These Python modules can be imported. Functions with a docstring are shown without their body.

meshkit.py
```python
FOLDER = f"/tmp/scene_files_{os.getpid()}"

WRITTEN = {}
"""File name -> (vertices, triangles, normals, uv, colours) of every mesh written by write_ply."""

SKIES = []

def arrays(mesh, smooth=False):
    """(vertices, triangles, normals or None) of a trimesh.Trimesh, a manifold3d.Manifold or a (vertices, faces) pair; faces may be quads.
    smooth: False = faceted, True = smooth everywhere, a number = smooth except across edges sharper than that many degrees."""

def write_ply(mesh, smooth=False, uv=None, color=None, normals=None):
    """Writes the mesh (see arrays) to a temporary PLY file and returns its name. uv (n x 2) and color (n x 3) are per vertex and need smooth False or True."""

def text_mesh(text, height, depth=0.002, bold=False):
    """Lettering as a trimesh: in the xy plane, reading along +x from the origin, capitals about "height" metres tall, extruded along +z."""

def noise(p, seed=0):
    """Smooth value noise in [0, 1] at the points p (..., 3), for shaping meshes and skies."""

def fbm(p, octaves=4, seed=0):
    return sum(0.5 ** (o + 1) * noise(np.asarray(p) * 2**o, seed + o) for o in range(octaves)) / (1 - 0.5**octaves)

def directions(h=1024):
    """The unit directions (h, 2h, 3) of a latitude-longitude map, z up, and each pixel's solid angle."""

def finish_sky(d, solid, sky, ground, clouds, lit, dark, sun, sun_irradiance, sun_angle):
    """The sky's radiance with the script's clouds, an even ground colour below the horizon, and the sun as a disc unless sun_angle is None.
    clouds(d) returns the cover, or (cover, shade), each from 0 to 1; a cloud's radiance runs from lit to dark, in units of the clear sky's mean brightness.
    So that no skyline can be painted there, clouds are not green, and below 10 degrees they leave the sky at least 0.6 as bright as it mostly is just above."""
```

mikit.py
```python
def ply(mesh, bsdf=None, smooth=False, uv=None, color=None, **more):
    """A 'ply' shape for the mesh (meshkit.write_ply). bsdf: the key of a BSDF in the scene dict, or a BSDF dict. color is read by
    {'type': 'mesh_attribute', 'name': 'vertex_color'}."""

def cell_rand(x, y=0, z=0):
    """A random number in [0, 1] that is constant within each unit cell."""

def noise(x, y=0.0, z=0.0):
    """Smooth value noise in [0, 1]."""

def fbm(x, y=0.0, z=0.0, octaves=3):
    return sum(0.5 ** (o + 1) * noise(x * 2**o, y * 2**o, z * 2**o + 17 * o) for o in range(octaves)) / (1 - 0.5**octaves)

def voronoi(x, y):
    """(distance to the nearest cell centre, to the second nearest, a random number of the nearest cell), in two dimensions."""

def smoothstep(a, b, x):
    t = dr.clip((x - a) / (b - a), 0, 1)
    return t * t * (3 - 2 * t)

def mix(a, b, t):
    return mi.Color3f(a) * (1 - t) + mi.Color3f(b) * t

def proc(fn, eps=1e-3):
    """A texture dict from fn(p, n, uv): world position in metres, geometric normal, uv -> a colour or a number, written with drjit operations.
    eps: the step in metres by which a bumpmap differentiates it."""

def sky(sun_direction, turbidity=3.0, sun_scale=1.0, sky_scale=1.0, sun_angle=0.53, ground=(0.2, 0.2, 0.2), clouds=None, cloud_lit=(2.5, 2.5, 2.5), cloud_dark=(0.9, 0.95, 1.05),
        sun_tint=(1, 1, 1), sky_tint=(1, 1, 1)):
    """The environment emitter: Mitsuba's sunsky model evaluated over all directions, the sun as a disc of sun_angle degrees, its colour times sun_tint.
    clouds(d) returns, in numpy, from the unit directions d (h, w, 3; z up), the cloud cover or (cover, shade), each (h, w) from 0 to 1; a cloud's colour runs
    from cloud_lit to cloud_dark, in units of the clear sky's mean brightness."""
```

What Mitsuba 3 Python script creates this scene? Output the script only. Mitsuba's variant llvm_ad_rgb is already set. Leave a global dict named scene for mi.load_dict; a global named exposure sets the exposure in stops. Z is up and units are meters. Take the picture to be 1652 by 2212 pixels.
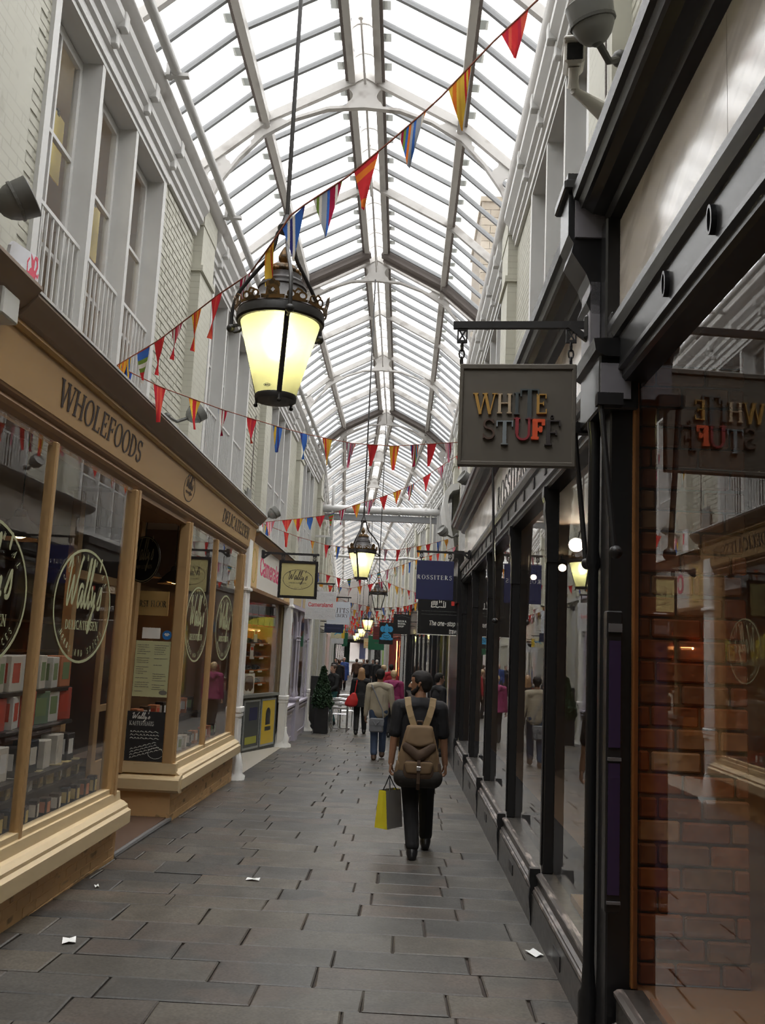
import math, random
import numpy as np
import trimesh
import mitsuba as mi
import drjit as dr
import mikit, meshkit
from mikit import proc, noise, fbm, voronoi, cell_rand, smoothstep, mix
from manifold3d import Manifold, OpType
from shapely.geometry import Polygon, LineString, Point, box as sbox
from shapely.ops import unary_union
from shapely import affinity

# ------------------------------------------------------------------ camera, sky, exposure
scene, labels = {}, {}
T = mi.ScalarTransform4f
EYE = np.array([0.0, 0.0, 1.75])                       # the arcade runs along +y, x is right
pitch, yaw, roll = math.radians(8.44), math.radians(1.573), math.radians(2.6)
fwd0 = np.array([-math.sin(yaw), math.cos(yaw), 0])
FWD = fwd0 * math.cos(pitch) + np.array([0, 0, math.sin(pitch)])
UP0 = -fwd0 * math.sin(pitch) + np.array([0, 0, math.cos(pitch)])
RT0 = np.array([math.cos(yaw), math.sin(yaw), 0])
UP = UP0 * math.cos(roll) - RT0 * math.sin(roll)
scene['camera'] = {'type': 'perspective', 'fov': math.degrees(2 * math.atan(826 / 2000)), 'fov_axis': 'x', 'near_clip': 0.05, 'far_clip': 500.0,
                   'to_world': T().look_at(origin=EYE.tolist(), target=(EYE + FWD).tolist(), up=UP.tolist())}
def overcast(d):                                       # the standard overcast sky: three times as bright overhead as at the horizon
    return np.ones(d.shape[:2]), 1 - np.clip(d[..., 2], 0, 1) + (meshkit.fbm(d * 2.5, 3, 4) - 0.5) * 0.15
scene['sky'] = mikit.sky([0.2, -0.3, 0.93], turbidity=5, sun_scale=0.0, sky_scale=1.0, ground=(0.15, 0.15, 0.15), clouds=overcast,
                         cloud_lit=(2.4, 2.4, 2.37), cloud_dark=(0.8, 0.8, 0.8))
exposure = 4.4

# ------------------------------------------------------------------ helpers
rnd = random.Random(11)
XC, BAY, R1 = -0.75, 5.47, 10.67                       # centre line, rib spacing, nearest rib
PIV, TH = np.array([-0.76, 27.08]), math.radians(3.66)  # the arcade bends left here

def fl(y):                                             # the floor falls gently away
    return -0.019 * min(max(y, -6), 22) - 0.006 * max(y - 22, 0)

def bend(v):
    v = np.array(v, float)
    d = v[..., :2] - PIV
    out = v.copy()
    out[..., 0] = PIV[0] + d[..., 0] * math.cos(TH) - d[..., 1] * math.sin(TH)
    out[..., 1] = PIV[1] + d[..., 0] * math.sin(TH) + d[..., 1] * math.cos(TH)
    return out

class MB:
    def __init__(s):
        s.v, s.f, s.n = [], [], 0
    def add(s, v, f):
        v = np.asarray(v, float); f = np.asarray(f, int)
        if f.shape[1] == 4:
            f = np.vstack([f[:, [0, 1, 2]], f[:, [0, 2, 3]]])
        s.v.append(v); s.f.append(f + s.n); s.n += len(v)
        return s
    def mesh(s, m):
        return s.add(m.vertices, m.faces)
    def man(s, m):
        q = m.to_mesh()
        return s.add(q.vert_properties[:, :3], q.tri_verts)
    def box(s, x0, x1, y0, y1, z0, z1, c=0):
        if c:
            p = []
            for ax in range(3):
                for sx in (0, 1):
                    for sy in (0, 1):
                        for sz in (0, 1):
                            q = [(x0, x1)[sx], (y0, y1)[sy], (z0, z1)[sz]]
                            for a, sg in enumerate((sx, sy, sz)):
                                if a != ax:
                                    q[a] += c if sg == 0 else -c
                            p.append(q)
            return s.man(Manifold.hull_points(np.array(p)))
        v = [(x, y, z) for x in (x0, x1) for y in (y0, y1) for z in (z0, z1)]
        return s.add(v, [[0, 1, 3, 2], [4, 6, 7, 5], [0, 4, 5, 1], [2, 3, 7, 6], [0, 2, 6, 4], [1, 5, 7, 3]])
    def bar(s, a, b, w, h, up=(0, 0, 1)):              # a bar of section w (sideways) x h (along up)
        a, b = np.array(a, float), np.array(b, float)
        d = (b - a) / np.linalg.norm(b - a)
        u = np.array(up, float); u = u - d * (u @ d); u /= np.linalg.norm(u)
        r = np.cross(d, u)
        v = [p + r * (i * w / 2) + u * (j * h / 2) for p in (a, b) for i in (-1, 1) for j in (-1, 1)]
        return s.add(v, [[0, 1, 3, 2], [4, 6, 7, 5], [0, 4, 5, 1], [2, 3, 7, 6], [0, 2, 6, 4], [1, 5, 7, 3]])
    def tube(s, path, r, n=8, caps=True):
        p = np.asarray(path, float); k = len(p)
        r = np.broadcast_to(r, (k,))
        t = np.gradient(p, axis=0); t /= np.linalg.norm(t, axis=1, keepdims=True) + 1e-12
        ref = np.array([0, 0, 1.0]) if abs(t[0][2]) < 0.9 else np.array([1.0, 0, 0])
        u = np.cross(t[0], ref); u /= np.linalg.norm(u)
        vs = []
        for i in range(k):
            u = u - t[i] * (u @ t[i]); u /= np.linalg.norm(u)
            w = np.cross(t[i], u)
            a = np.arange(n) * 2 * np.pi / n
            vs.append(p[i] + r[i] * (np.cos(a)[:, None] * u + np.sin(a)[:, None] * w))
        v = np.vstack(vs); f = []
        for i in range(k - 1):
            for j in range(n):
                f.append([i * n + j, i * n + (j + 1) % n, (i + 1) * n + (j + 1) % n, (i + 1) * n + j])
        s.add(v, f)
        if caps:
            for base in (0, (k - 1) * n):
                s.add(v[base:base + n], [[0, j, j + 1] for j in range(1, n - 1)])
        return s
    def lathe(s, prof, c=(0, 0, 0), n=20, a0=0.0, sq=None):  # prof: (radius, z)
        p = np.array(prof, float); k = len(p)
        a = a0 + np.arange(n) * 2 * np.pi / n
        v = np.stack([np.outer(p[:, 0], np.cos(a)), np.outer(p[:, 0], np.sin(a)), np.repeat(p[:, 1:2], n, 1)], -1).reshape(-1, 3) + np.array(c)
        f = [[i * n + j, i * n + (j + 1) % n, (i + 1) * n + (j + 1) % n, (i + 1) * n + j] for i in range(k - 1) for j in range(n)]
        s.add(v, f)
        for base in (0, (k - 1) * n):
            if p[base // n, 0] > 1e-4:
                s.add(v[base:base + n], [[0, j, j + 1] for j in range(1, n - 1)])
        return s
    def prism(s, poly, depth, M=None):                 # a shapely polygon in the local xy plane, extruded along z, then through M
        for g in getattr(poly, 'geoms', [poly]):
            if g.is_empty or g.area < 1e-8 or g.geom_type != 'Polygon':
                continue
            m = trimesh.creation.extrude_polygon(g, depth, engine='earcut')
            v = np.array(m.vertices)
            s.add(v if M is None else M(v), m.faces)
        return s
    def ext_y(s, prof, y0, y1):                        # a closed (x, z) profile swept along y
        P = Polygon(prof)
        return s.prism(P, y1 - y0, lambda v: np.stack([v[:, 0], y0 + v[:, 2], v[:, 1]], -1))
    def ext_x(s, prof, x0, x1):                        # a closed (y, z) profile swept along x
        return s.prism(Polygon(prof), x1 - x0, lambda v: np.stack([x0 + v[:, 2], v[:, 0], v[:, 1]], -1))
    def sphere(s, c, r, n=10):
        k = np.linspace(-np.pi / 2, np.pi / 2, n)
        r = np.broadcast_to(r, (3,))
        m = MB().lathe([(max(math.cos(a), 1e-5), math.sin(a)) for a in k], n=n + 4)
        v, f = m.get()
        return s.add(v * r + np.array(c), f)
    def get(s):
        return np.vstack(s.v), np.vstack(s.f)

def frame(o, ux, uy, uz):
    o, A = np.array(o, float), np.array([ux, uy, uz], float)
    return lambda v: o + np.asarray(v, float) @ A
LEFT = lambda x, y, z: frame((x, y, z), (0, 1, 0), (0, 0, 1), (1, 0, 0))      # facing +x, read towards +y
RIGHT = lambda x, y, z: frame((x, y, z), (0, -1, 0), (0, 0, 1), (-1, 0, 0))   # facing -x
FRONT = lambda x, y, z: frame((x, y, z), (1, 0, 0), (0, 0, 1), (0, -1, 0))    # facing the camera

def numbered(name):
    if name not in used:
        used[name] = 0
        return name
    used[name] += 1
    return f'{name}_{used[name]:03d}'
used = {}
TURN = [None]
def ent(key, mesh, mat, smooth=False, bent=False, **kw):
    if isinstance(mesh, MB):
        mesh = mesh.get()
    if bent:
        mesh = (bend(mesh[0]), mesh[1])
    if TURN[0]:
        v = np.array(mesh[0], float); a = math.atan(TURN[0][1]); d = v[:, :2] - (TURN[0][0], 4.8)
        v[:, 0] = TURN[0][0] + d[:, 0] * math.cos(a) + d[:, 1] * math.sin(a); v[:, 1] = 4.8 - d[:, 0] * math.sin(a) + d[:, 1] * math.cos(a)
        mesh = (v, mesh[1])
    scene[key] = mikit.ply(mesh, mat, smooth=smooth, **kw)
    return key
def thing(name, label, cat, group=None):
    k = numbered(name)
    labels[k] = {'label': label, 'category': cat}
    if group:
        labels[k]['group'] = group
    return k
def part(parent, name, mesh, mat, smooth=False, bent=False, label=None, kind=None, **kw):
    k = ent(numbered(parent + '__' + name), mesh, mat, smooth, bent, **kw)
    if label or kind:
        labels[k] = {}
        if label: labels[k]['label'] = label
        if kind: labels[k]['kind'] = kind
    return k
def single(name, label, cat, mesh, mat, smooth=False, bent=False, group=None, **kw):
    k = thing(name, label, cat, group)
    return ent(k, mesh, mat, smooth, bent, **kw)
def structure(key, label=None):
    labels[key] = {'kind': 'structure'}
    if label: labels[key]['label'] = label
    return key
def share(parent, name, like):                         # the same ply dict under a new key
    k = numbered(parent + '__' + name)
    scene[k] = like
    return k

# ------------------------------------------------------------------ materials
def two(d):
    return {'type': 'twosided', 'bsdf': d}
def tex(c):
    return {'type': 'rgb', 'value': list(c)} if not isinstance(c, dict) else c
def pri(c, rough=0.5, **k):
    return two({'type': 'principled', 'base_color': tex(c), 'roughness': rough, **k})
def bump(d, fn, eps=1e-3):
    return two({'type': 'bumpmap', 'arbitrary': proc(fn, eps), 'scale': 1.0, 'bsdf': d['bsdf']})
def mat(name, d):
    scene['mat_' + name] = d
    return 'mat_' + name
def flat(name, c, rough=0.6, **k):
    return mat(name, pri(c, rough, **k))

WHITE = flat('white_paint', (0.47, 0.465, 0.45), 0.45)
IRONW = flat('column_white', (0.80, 0.79, 0.76), 0.45)
ROOFW = mat('roof_paint', pri(proc(lambda p, n, uv: mix((0.42, 0.405, 0.385), (0.29, 0.27, 0.25), smoothstep(0.55, 0.8, fbm(p.x * 5, p.y * 3, p.z * 5)))), 0.5))
ALU = flat('glazing_bar', (0.19, 0.195, 0.20), 0.45)
DARKBEAM = flat('dark_beam', (0.13, 0.11, 0.10), 0.6)
CLIP = flat('glass_clip', (0.55, 0.60, 0.60), 0.4)
def brick_h(p):
    r = dr.floor(p.z / 0.075)
    fz = p.z / 0.075 - r
    u = p.y / 0.225 + 0.5 * r
    fu = u - dr.floor(u)
    jz = smoothstep(0.02, 0.12, fz) * smoothstep(0.02, 0.12, 1 - fz)
    ju = smoothstep(0.01, 0.05, fu) * smoothstep(0.01, 0.05, 1 - fu)
    return jz * ju
def brick_col(p, n, uv):
    j = 1 - brick_h(p)
    c = mix((0.42, 0.41, 0.345), (0.37, 0.36, 0.30), fbm(p.y * 2, p.z * 2, 3.0))
    c = mix(c, (0.29, 0.28, 0.22), smoothstep(0.66, 0.85, fbm(p.y * 9, p.z * 5, p.x * 9)) * 0.6)
    return mix(c, (0.26, 0.25, 0.20), j * 0.45 * smoothstep(0.3, 0.6, noise(p.y * 3, p.z * 6, p.x)))
CREAM = mat('cream_brick', bump(pri(proc(brick_col), 0.6), lambda p, n, uv: brick_h(p) * 0.010 + 0.002 * noise(p.y * 40, p.z * 40, p.x * 40)))
CREAMP = mat('cream_paint', pri(proc(brick_col), 0.55))
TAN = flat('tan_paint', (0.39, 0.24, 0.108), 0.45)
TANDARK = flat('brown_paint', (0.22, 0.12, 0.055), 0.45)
TANCREAM = flat('cream_sill', (0.56, 0.43, 0.25), 0.4)
TANGOLD = flat('gold_bead', (0.30, 0.17, 0.055), 0.4)
COVE = flat('cornice_brown', (0.23, 0.165, 0.125), 0.5)
def riser_col(p, n, uv):
    c = mix((0.62, 0.39, 0.185), (0.52, 0.32, 0.15), fbm(p.x * 6, p.y * 6, p.z * 6))
    return mix(c, (0.16, 0.10, 0.05), smoothstep(0.62, 0.75, fbm(p.x * 14, p.y * 5, p.z * 14 + 9)) * 0.6)
RISER = mat('tan_brick', pri(proc(riser_col), 0.6))
BLACK = flat('black_gloss', (0.016, 0.016, 0.017), 0.28)
BLACKSTONE = mat('black_stone', pri(proc(lambda p, n, uv: mix((0.030, 0.028, 0.026), (0.060, 0.055, 0.050), fbm(p.x * 20, p.y * 20, p.z * 20))), 0.3))
WORNSILL = mat('worn_sill', pri(proc(lambda p, n, uv: mix((0.08, 0.07, 0.065), (0.26, 0.22, 0.20), smoothstep(0.5, 0.75, fbm(p.x * 30, p.y * 6, p.z * 30)))), 0.3))
MARBLE = mat('marble_board', pri(proc(lambda p, n, uv: mix((0.50, 0.45, 0.40), (0.40, 0.355, 0.31), smoothstep(0.45, 0.62, fbm(p.y * 3 + p.z * 5, p.z * 4, 2.0, 4)))), 0.12, specular=0.5))
GREYPILL = flat('grey_pilaster', (0.22, 0.21, 0.23), 0.4)
GLASS = mat('pane_glass', {'type': 'thindielectric', 'int_ior': 1.5})
IRON = flat('iron', (0.02, 0.019, 0.02), 0.4)
INTERIOR = flat('interior_wood', (0.22, 0.15, 0.10), 0.7)
INTFLOOR = flat('interior_floor', (0.16, 0.105, 0.065), 0.6)
ROOMWALL = flat('room_wall', (0.45, 0.40, 0.33), 0.7)
MORTAR = flat('mortar', (0.045, 0.035, 0.03), 0.9)
def stone_mat(i, a, b):
    def col(p, n, uv):
        t = fbm(p.x * 3 + i * 7, p.y * 3, 1.0, 4)
        c = mix(a, b, smoothstep(0.3, 0.7, t))
        c = mix(c, (0.17, 0.12, 0.10), smoothstep(0.60, 0.72, fbm(p.x * 2.2, p.y * 2.2 + i, 7.0)) * 0.35)
        return c * mi.Color3f(1.0, 0.985, 0.93) * (0.52 + 0.18 * noise(p.x * 90, p.y * 90))
    return mat(f'flagstone_{i}', bump(pri(proc(col), 0.42, specular=0.5), lambda p, n, uv: 0.004 * fbm(p.x * 9, p.y * 9, i * 1.0, 4) + 0.0006 * noise(p.x * 120, p.y * 120)))
STONES = [stone_mat(0, (0.092, 0.086, 0.079), (0.126, 0.117, 0.107)), stone_mat(1, (0.080, 0.077, 0.075), (0.108, 0.103, 0.099)),
          stone_mat(2, (0.108, 0.096, 0.082), (0.146, 0.130, 0.111)), stone_mat(3, (0.073, 0.072, 0.072), (0.098, 0.096, 0.095)),
          stone_mat(4, (0.102, 0.088, 0.080), (0.123, 0.108, 0.098))]
# striped bunting cloth; the stripes are the print of the cloth
def stripes(name, cols, n, base=0, across=False, odd=0.5):
    def col(p, n_, uv):
        s = (uv.y if across else uv.x) * n
        r = cell_rand(dr.floor(s), base + 3)
        c = mi.Color3f(cols[0])
        for i, q in enumerate(cols[1:], 1):
            c = dr.select(r > i / len(cols), mi.Color3f(q), c)
        return c
    return mat('flag_' + name, two({'type': 'diffuse', 'reflectance': proc(col)}))
RED, ORG, YEL, BLU, NAV, GRN, PNK, GRY, WHT, MAR = (0.50, 0.035, 0.04), (0.62, 0.16, 0.03), (0.66, 0.42, 0.06), (0.05, 0.13, 0.42), (0.04, 0.04, 0.16), (0.16, 0.24, 0.05), (0.62, 0.20, 0.28), (0.30, 0.32, 0.36), (0.62, 0.58, 0.52), (0.28, 0.02, 0.05)
FLAGS = [stripes('red', [RED, RED, (0.58, 0.09, 0.06), RED, (0.42, 0.03, 0.05)], 9, 1), stripes('yellow', [YEL, (0.60, 0.33, 0.05), RED, YEL, ORG], 12, 2),
         stripes('multi', [BLU, ORG, MAR, GRY, GRN, WHT], 11, 3), stripes('pink', [PNK, WHT, RED, GRY, MAR], 12, 4), stripes('blue', [BLU, NAV, BLU, YEL, WHT, BLU], 9, 5),
         stripes('red_band', [RED, ORG, RED, (0.52, 0.06, 0.07)], 6, 6, True), stripes('multi_band', [ORG, GRN, BLU, RED, WHT], 8, 8, True)]
CORD = flat('bunting_cord', (0.22, 0.07, 0.04), 0.8)

# ------------------------------------------------------------------ lettering
def L(a, b, w):
    return LineString([a, b]).buffer(w / 2, cap_style=2)
def C(pts, w):
    return LineString(pts).buffer(w / 2, quad_segs=4)
def arc(cx, cy, rx, ry, a0, a1, n=12):
    return [(cx + rx * math.cos(math.radians(a)), cy + ry * math.sin(math.radians(a))) for a in np.linspace(a0, a1, n)]
def ell(cx, cy, rx, ry):
    return affinity.scale(Point(cx, cy).buffer(1, quad_segs=12), rx, ry)
TK, TN = 0.13, 0.05
def sf(*xy):
    return [sbox(x - 0.12, min(y, 0.955), x + 0.12, min(y, 0.955) + 0.045) for x, y in xy]
GLY = {
    'W': ([L((0.05, 1), (0.27, 0), TK), L((0.27, 0), (0.47, 1), TN), L((0.47, 1), (0.69, 0), TK), L((0.69, 0), (0.9, 1), TN)] + sf((0.05, 1), (0.47, 1), (0.9, 1)), 0.95),
    'H': ([L((0.12, 0), (0.12, 1), TK), L((0.58, 0), (0.58, 1), TK), L((0.12, 0.52), (0.58, 0.52), TN)] + sf((0.12, 0), (0.12, 1), (0.58, 0), (0.58, 1)), 0.72),
    'O': ([ell(0.36, 0.5, 0.35, 0.52).difference(ell(0.36, 0.5, 0.23, 0.47))], 0.72),
    'L': ([L((0.12, 0), (0.12, 1), TK), L((0.12, 0.03), (0.5, 0.03), TN), L((0.49, 0), (0.49, 0.24), TN)] + sf((0.12, 0), (0.12, 1)), 0.55),
    'E': ([L((0.12, 0), (0.12, 1), TK), L((0.05, 0.03), (0.52, 0.03), TN), L((0.05, 0.975), (0.5, 0.975), TN), L((0.12, 0.52), (0.38, 0.52), TN), L((0.5, 0), (0.5, 0.24), TN), L((0.48, 1), (0.48, 0.78), TN), L((0.37, 0.42), (0.37, 0.62), TN)], 0.57),
    'F': ([L((0.12, 0), (0.12, 1), TK), L((0.05, 0.975), (0.5, 0.975), TN), L((0.12, 0.5), (0.38, 0.5), TN), L((0.48, 1), (0.48, 0.76), TN), L((0.37, 0.4), (0.37, 0.6), TN)] + sf((0.12, 0)), 0.53),
    'D': ([L((0.12, 0), (0.12, 1), TK), ell(0.2, 0.5, 0.45, 0.5).difference(ell(0.2, 0.5, 0.33, 0.45)).intersection(sbox(0.12, 0, 1, 1))] + sf((0.12, 0), (0.12, 1)), 0.68),
    'S': ([C(arc(0.27, 0.74, 0.19, 0.22, 30, 270) + arc(0.27, 0.26, 0.20, 0.25, 88, -150), 0.085), L((0.45, 0.98), (0.45, 0.76), TN), L((0.06, 0.02), (0.06, 0.26), TN)], 0.54),
    'I': ([L((0.14, 0), (0.14, 1), TK)] + sf((0.14, 0), (0.14, 1)), 0.3),
    'C': ([C(arc(0.38, 0.5, 0.31, 0.46, 55, 305), 0.085), L((0.56, 1), (0.56, 0.72), TN)], 0.66),
    'A': ([L((0.08, 0), (0.33, 1), TN), L((0.33, 1), (0.6, 0), TK), L((0.16, 0.33), (0.5, 0.33), TN)] + sf((0.08, 0), (0.6, 0)), 0.7),
    'T': ([L((0.3, 0), (0.3, 1), TK), L((0.02, 0.975), (0.58, 0.975), TN), L((0.04, 1), (0.04, 0.75), TN), L((0.56, 1), (0.56, 0.75), TN)] + sf((0.3, 0)), 0.6),
    'N': ([L((0.1, 0), (0.1, 1), TN), L((0.1, 1), (0.56, 0), TK), L((0.56, 0), (0.56, 1), TN)] + sf((0.1, 0), (0.1, 1), (0.56, 1)), 0.68),
    'R': ([L((0.12, 0), (0.12, 1), TK), ell(0.22, 0.75, 0.28, 0.25).difference(ell(0.22, 0.75, 0.17, 0.2)).intersection(sbox(0.12, 0.4, 1, 1)), L((0.25, 0.52), (0.56, 0), 0.12)] + sf((0.12, 0), (0.12, 1), (0.57, 0)), 0.66),
    'B': ([L((0.12, 0), (0.12, 1), TK), ell(0.2, 0.76, 0.27, 0.24).difference(ell(0.2, 0.76, 0.16, 0.19)).intersection(sbox(0.12, 0.4, 1, 1)), ell(0.2, 0.27, 0.33, 0.27).difference(ell(0.2, 0.27, 0.21, 0.22)).intersection(sbox(0.12, -0.1, 1, 1))] + sf((0.1, 0), (0.1, 1)), 0.6),
    'K': ([L((0.12, 0), (0.12, 1), TK), L((0.14, 0.42), (0.55, 1), TN), L((0.25, 0.55), (0.6, 0), TK)] + sf((0.12, 0), (0.12, 1), (0.55, 1), (0.6, 0)), 0.7),
    'Y': ([L((0.05, 1), (0.32, 0.48), TK), L((0.32, 0.48), (0.58, 1), TN), L((0.32, 0), (0.32, 0.5), TK)] + sf((0.05, 1), (0.58, 1), (0.32, 0)), 0.64),
    'U': ([C([(0.12, 1), (0.12, 0.32)] + arc(0.34, 0.3, 0.22, 0.27, 180, 360) + [(0.56, 1)], 0.09), L((0.12, 0.3), (0.12, 1), TK)] + sf((0.12, 1), (0.56, 1)), 0.68),
    ' ': ([], 0.4),
}
GLY['P'] = ([L((0.12, 0), (0.12, 1), TK), ell(0.22, 0.72, 0.28, 0.28).difference(ell(0.22, 0.72, 0.17, 0.23)).intersection(sbox(0.12, 0.3, 1, 1))] + sf((0.12, 0), (0.12, 1)), 0.56)
GLY = {k: (unary_union(v[0]) if v[0] else Polygon(), v[1]) for k, v in GLY.items()}
SCR = {  # brush script
    'W': ([[(-0.05, 0.75), (0.08, 0.98), (0.16, 0.9), (0.10, 0.35), (0.16, 0.02), (0.26, 0.12), (0.42, 0.75), (0.42, 0.3), (0.48, 0.03), (0.62, 0.25), (0.78, 0.92), (0.9, 1.0)]], 0.82),
    'a': ([[(0.36, 0.42), (0.2, 0.5), (0.06, 0.3), (0.08, 0.05), (0.2, 0.03), (0.36, 0.45), (0.33, 0.08), (0.42, 0.03), (0.52, 0.18)]], 0.46),
    'l': ([[(0.0, 0.16), (0.2, 0.62), (0.26, 0.98), (0.16, 1.0), (0.09, 0.5), (0.12, 0.05), (0.22, 0.04), (0.3, 0.16)]], 0.27),
    'y': ([[(0.02, 0.4), (0.08, 0.48), (0.09, 0.15), (0.18, 0.05), (0.34, 0.45), (0.3, 0.0), (0.2, -0.42), (0.08, -0.45), (0.1, -0.28), (0.45, 0.15)]], 0.43),
    "'": ([[(0.06, 1.05), (0.02, 0.8)]], 0.12),
    's': ([[(0.02, 0.08), (0.22, 0.5), (0.24, 0.4), (0.3, 0.2), (0.24, 0.03), (0.08, 0.05)]], 0.35),
}
def serif(text, h, wide=1.0, gap=0.05):
    out, x = [], 0
    for ch in text:
        g, w = GLY[ch]
        if not g.is_empty:
            out.append(affinity.translate(affinity.scale(g, wide, 1, origin=(0, 0)), x, 0))
        x += (w + gap) * wide
    return affinity.scale(unary_union(out), h, h, origin=(0, 0)), x * h
def script(text, h, w=0.075):
    out, x = [], 0
    for ch in text:
        for pl in SCR[ch][0]:
            q = np.array(pl); t = np.linspace(0, 1, len(q)); tt = np.linspace(0, 1, len(q) * 4)
            k = np.ones(5) / 5
            qq = np.stack([np.interp(tt, t, q[:, i]) for i in (0, 1)], 1)
            q2 = np.stack([np.convolve(np.pad(qq[:, i], 2, mode='edge'), k, 'valid') for i in (0, 1)], 1)
            out.append(LineString([(a + x + 0.25 * b, b) for a, b in q2]).buffer(w / 2, quad_segs=3))
        x += SCR[ch][1]
    return affinity.scale(unary_union(out), h, h, origin=(0, 0)), x * h
def ring(cx, cy, rx, ry, t):
    return ell(cx, cy, rx, ry).difference(ell(cx, cy, rx - t, ry - t))
def sans(text, h, depth, M, bold=False, shear=0.0):
    m = meshkit.text_mesh(text, h, depth, bold)
    v = np.array(m.vertices); v[:, 0] += shear * v[:, 1]
    return M(v), np.array(m.faces)
def sans_w(text, h):
    return float(meshkit.text_mesh(text, h).bounds[1][0])

# ------------------------------------------------------------------ roof of iron ribs and glass
ceil = structure('ceiling', 'arched glass roof on white iron ribs over the arcade')
P0, P1, P2 = (0.13, 8.86), (1.21, 8.30), (2.15, 7.50)
ARCH = [(0, 8.42), (0.45, 8.385), (0.85, 8.24), (1.24, 8.0), (1.52, 7.69), (1.73, 7.38), (1.86, 7.10), (1.90, 6.95)]
XZ = lambda y: (lambda v: np.stack([XC + v[:, 0], y + v[:, 2], v[:, 1]], -1))
_plates = []
for s in (-1, 1):
    a = Polygon([(s * 0.0, 8.42), (s * 0.24, 8.42), (s * 0.20, 8.5), (s * 0.2, 8.72), (s * 0.3, 8.74), (0, 8.88)]).difference(ell(s * 0.25, 8.58, 0.10, 0.10))
    b = Polygon([(s * 0.95, 8.19), (s * 1.0, 8.36), (s * 1.42, 8.10), (s * 1.38, 7.86)]).difference(ell(s * 1.21, 8.14, 0.055, 0.055)).difference(ell(s * 0.97, 8.28, 0.06, 0.06)).difference(ell(s * 1.41, 7.99, 0.06, 0.06))
    c = Polygon([(s * 1.60, 7.58), (s * 1.72, 7.82), (s * 2.05, 7.52), (s * 2.0, 7.12), (s * 1.86, 7.08), (s * 1.74, 7.36)]).difference(ell(s * 1.82, 7.46, 0.075, 0.075)).difference(ell(s * 1.62, 7.72, 0.07, 0.07)).difference(ell(s * 1.98, 7.2, 0.07, 0.07))
    _plates += [a, b, c]
PLATES = unary_union([p.buffer(0) for p in _plates])

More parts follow.
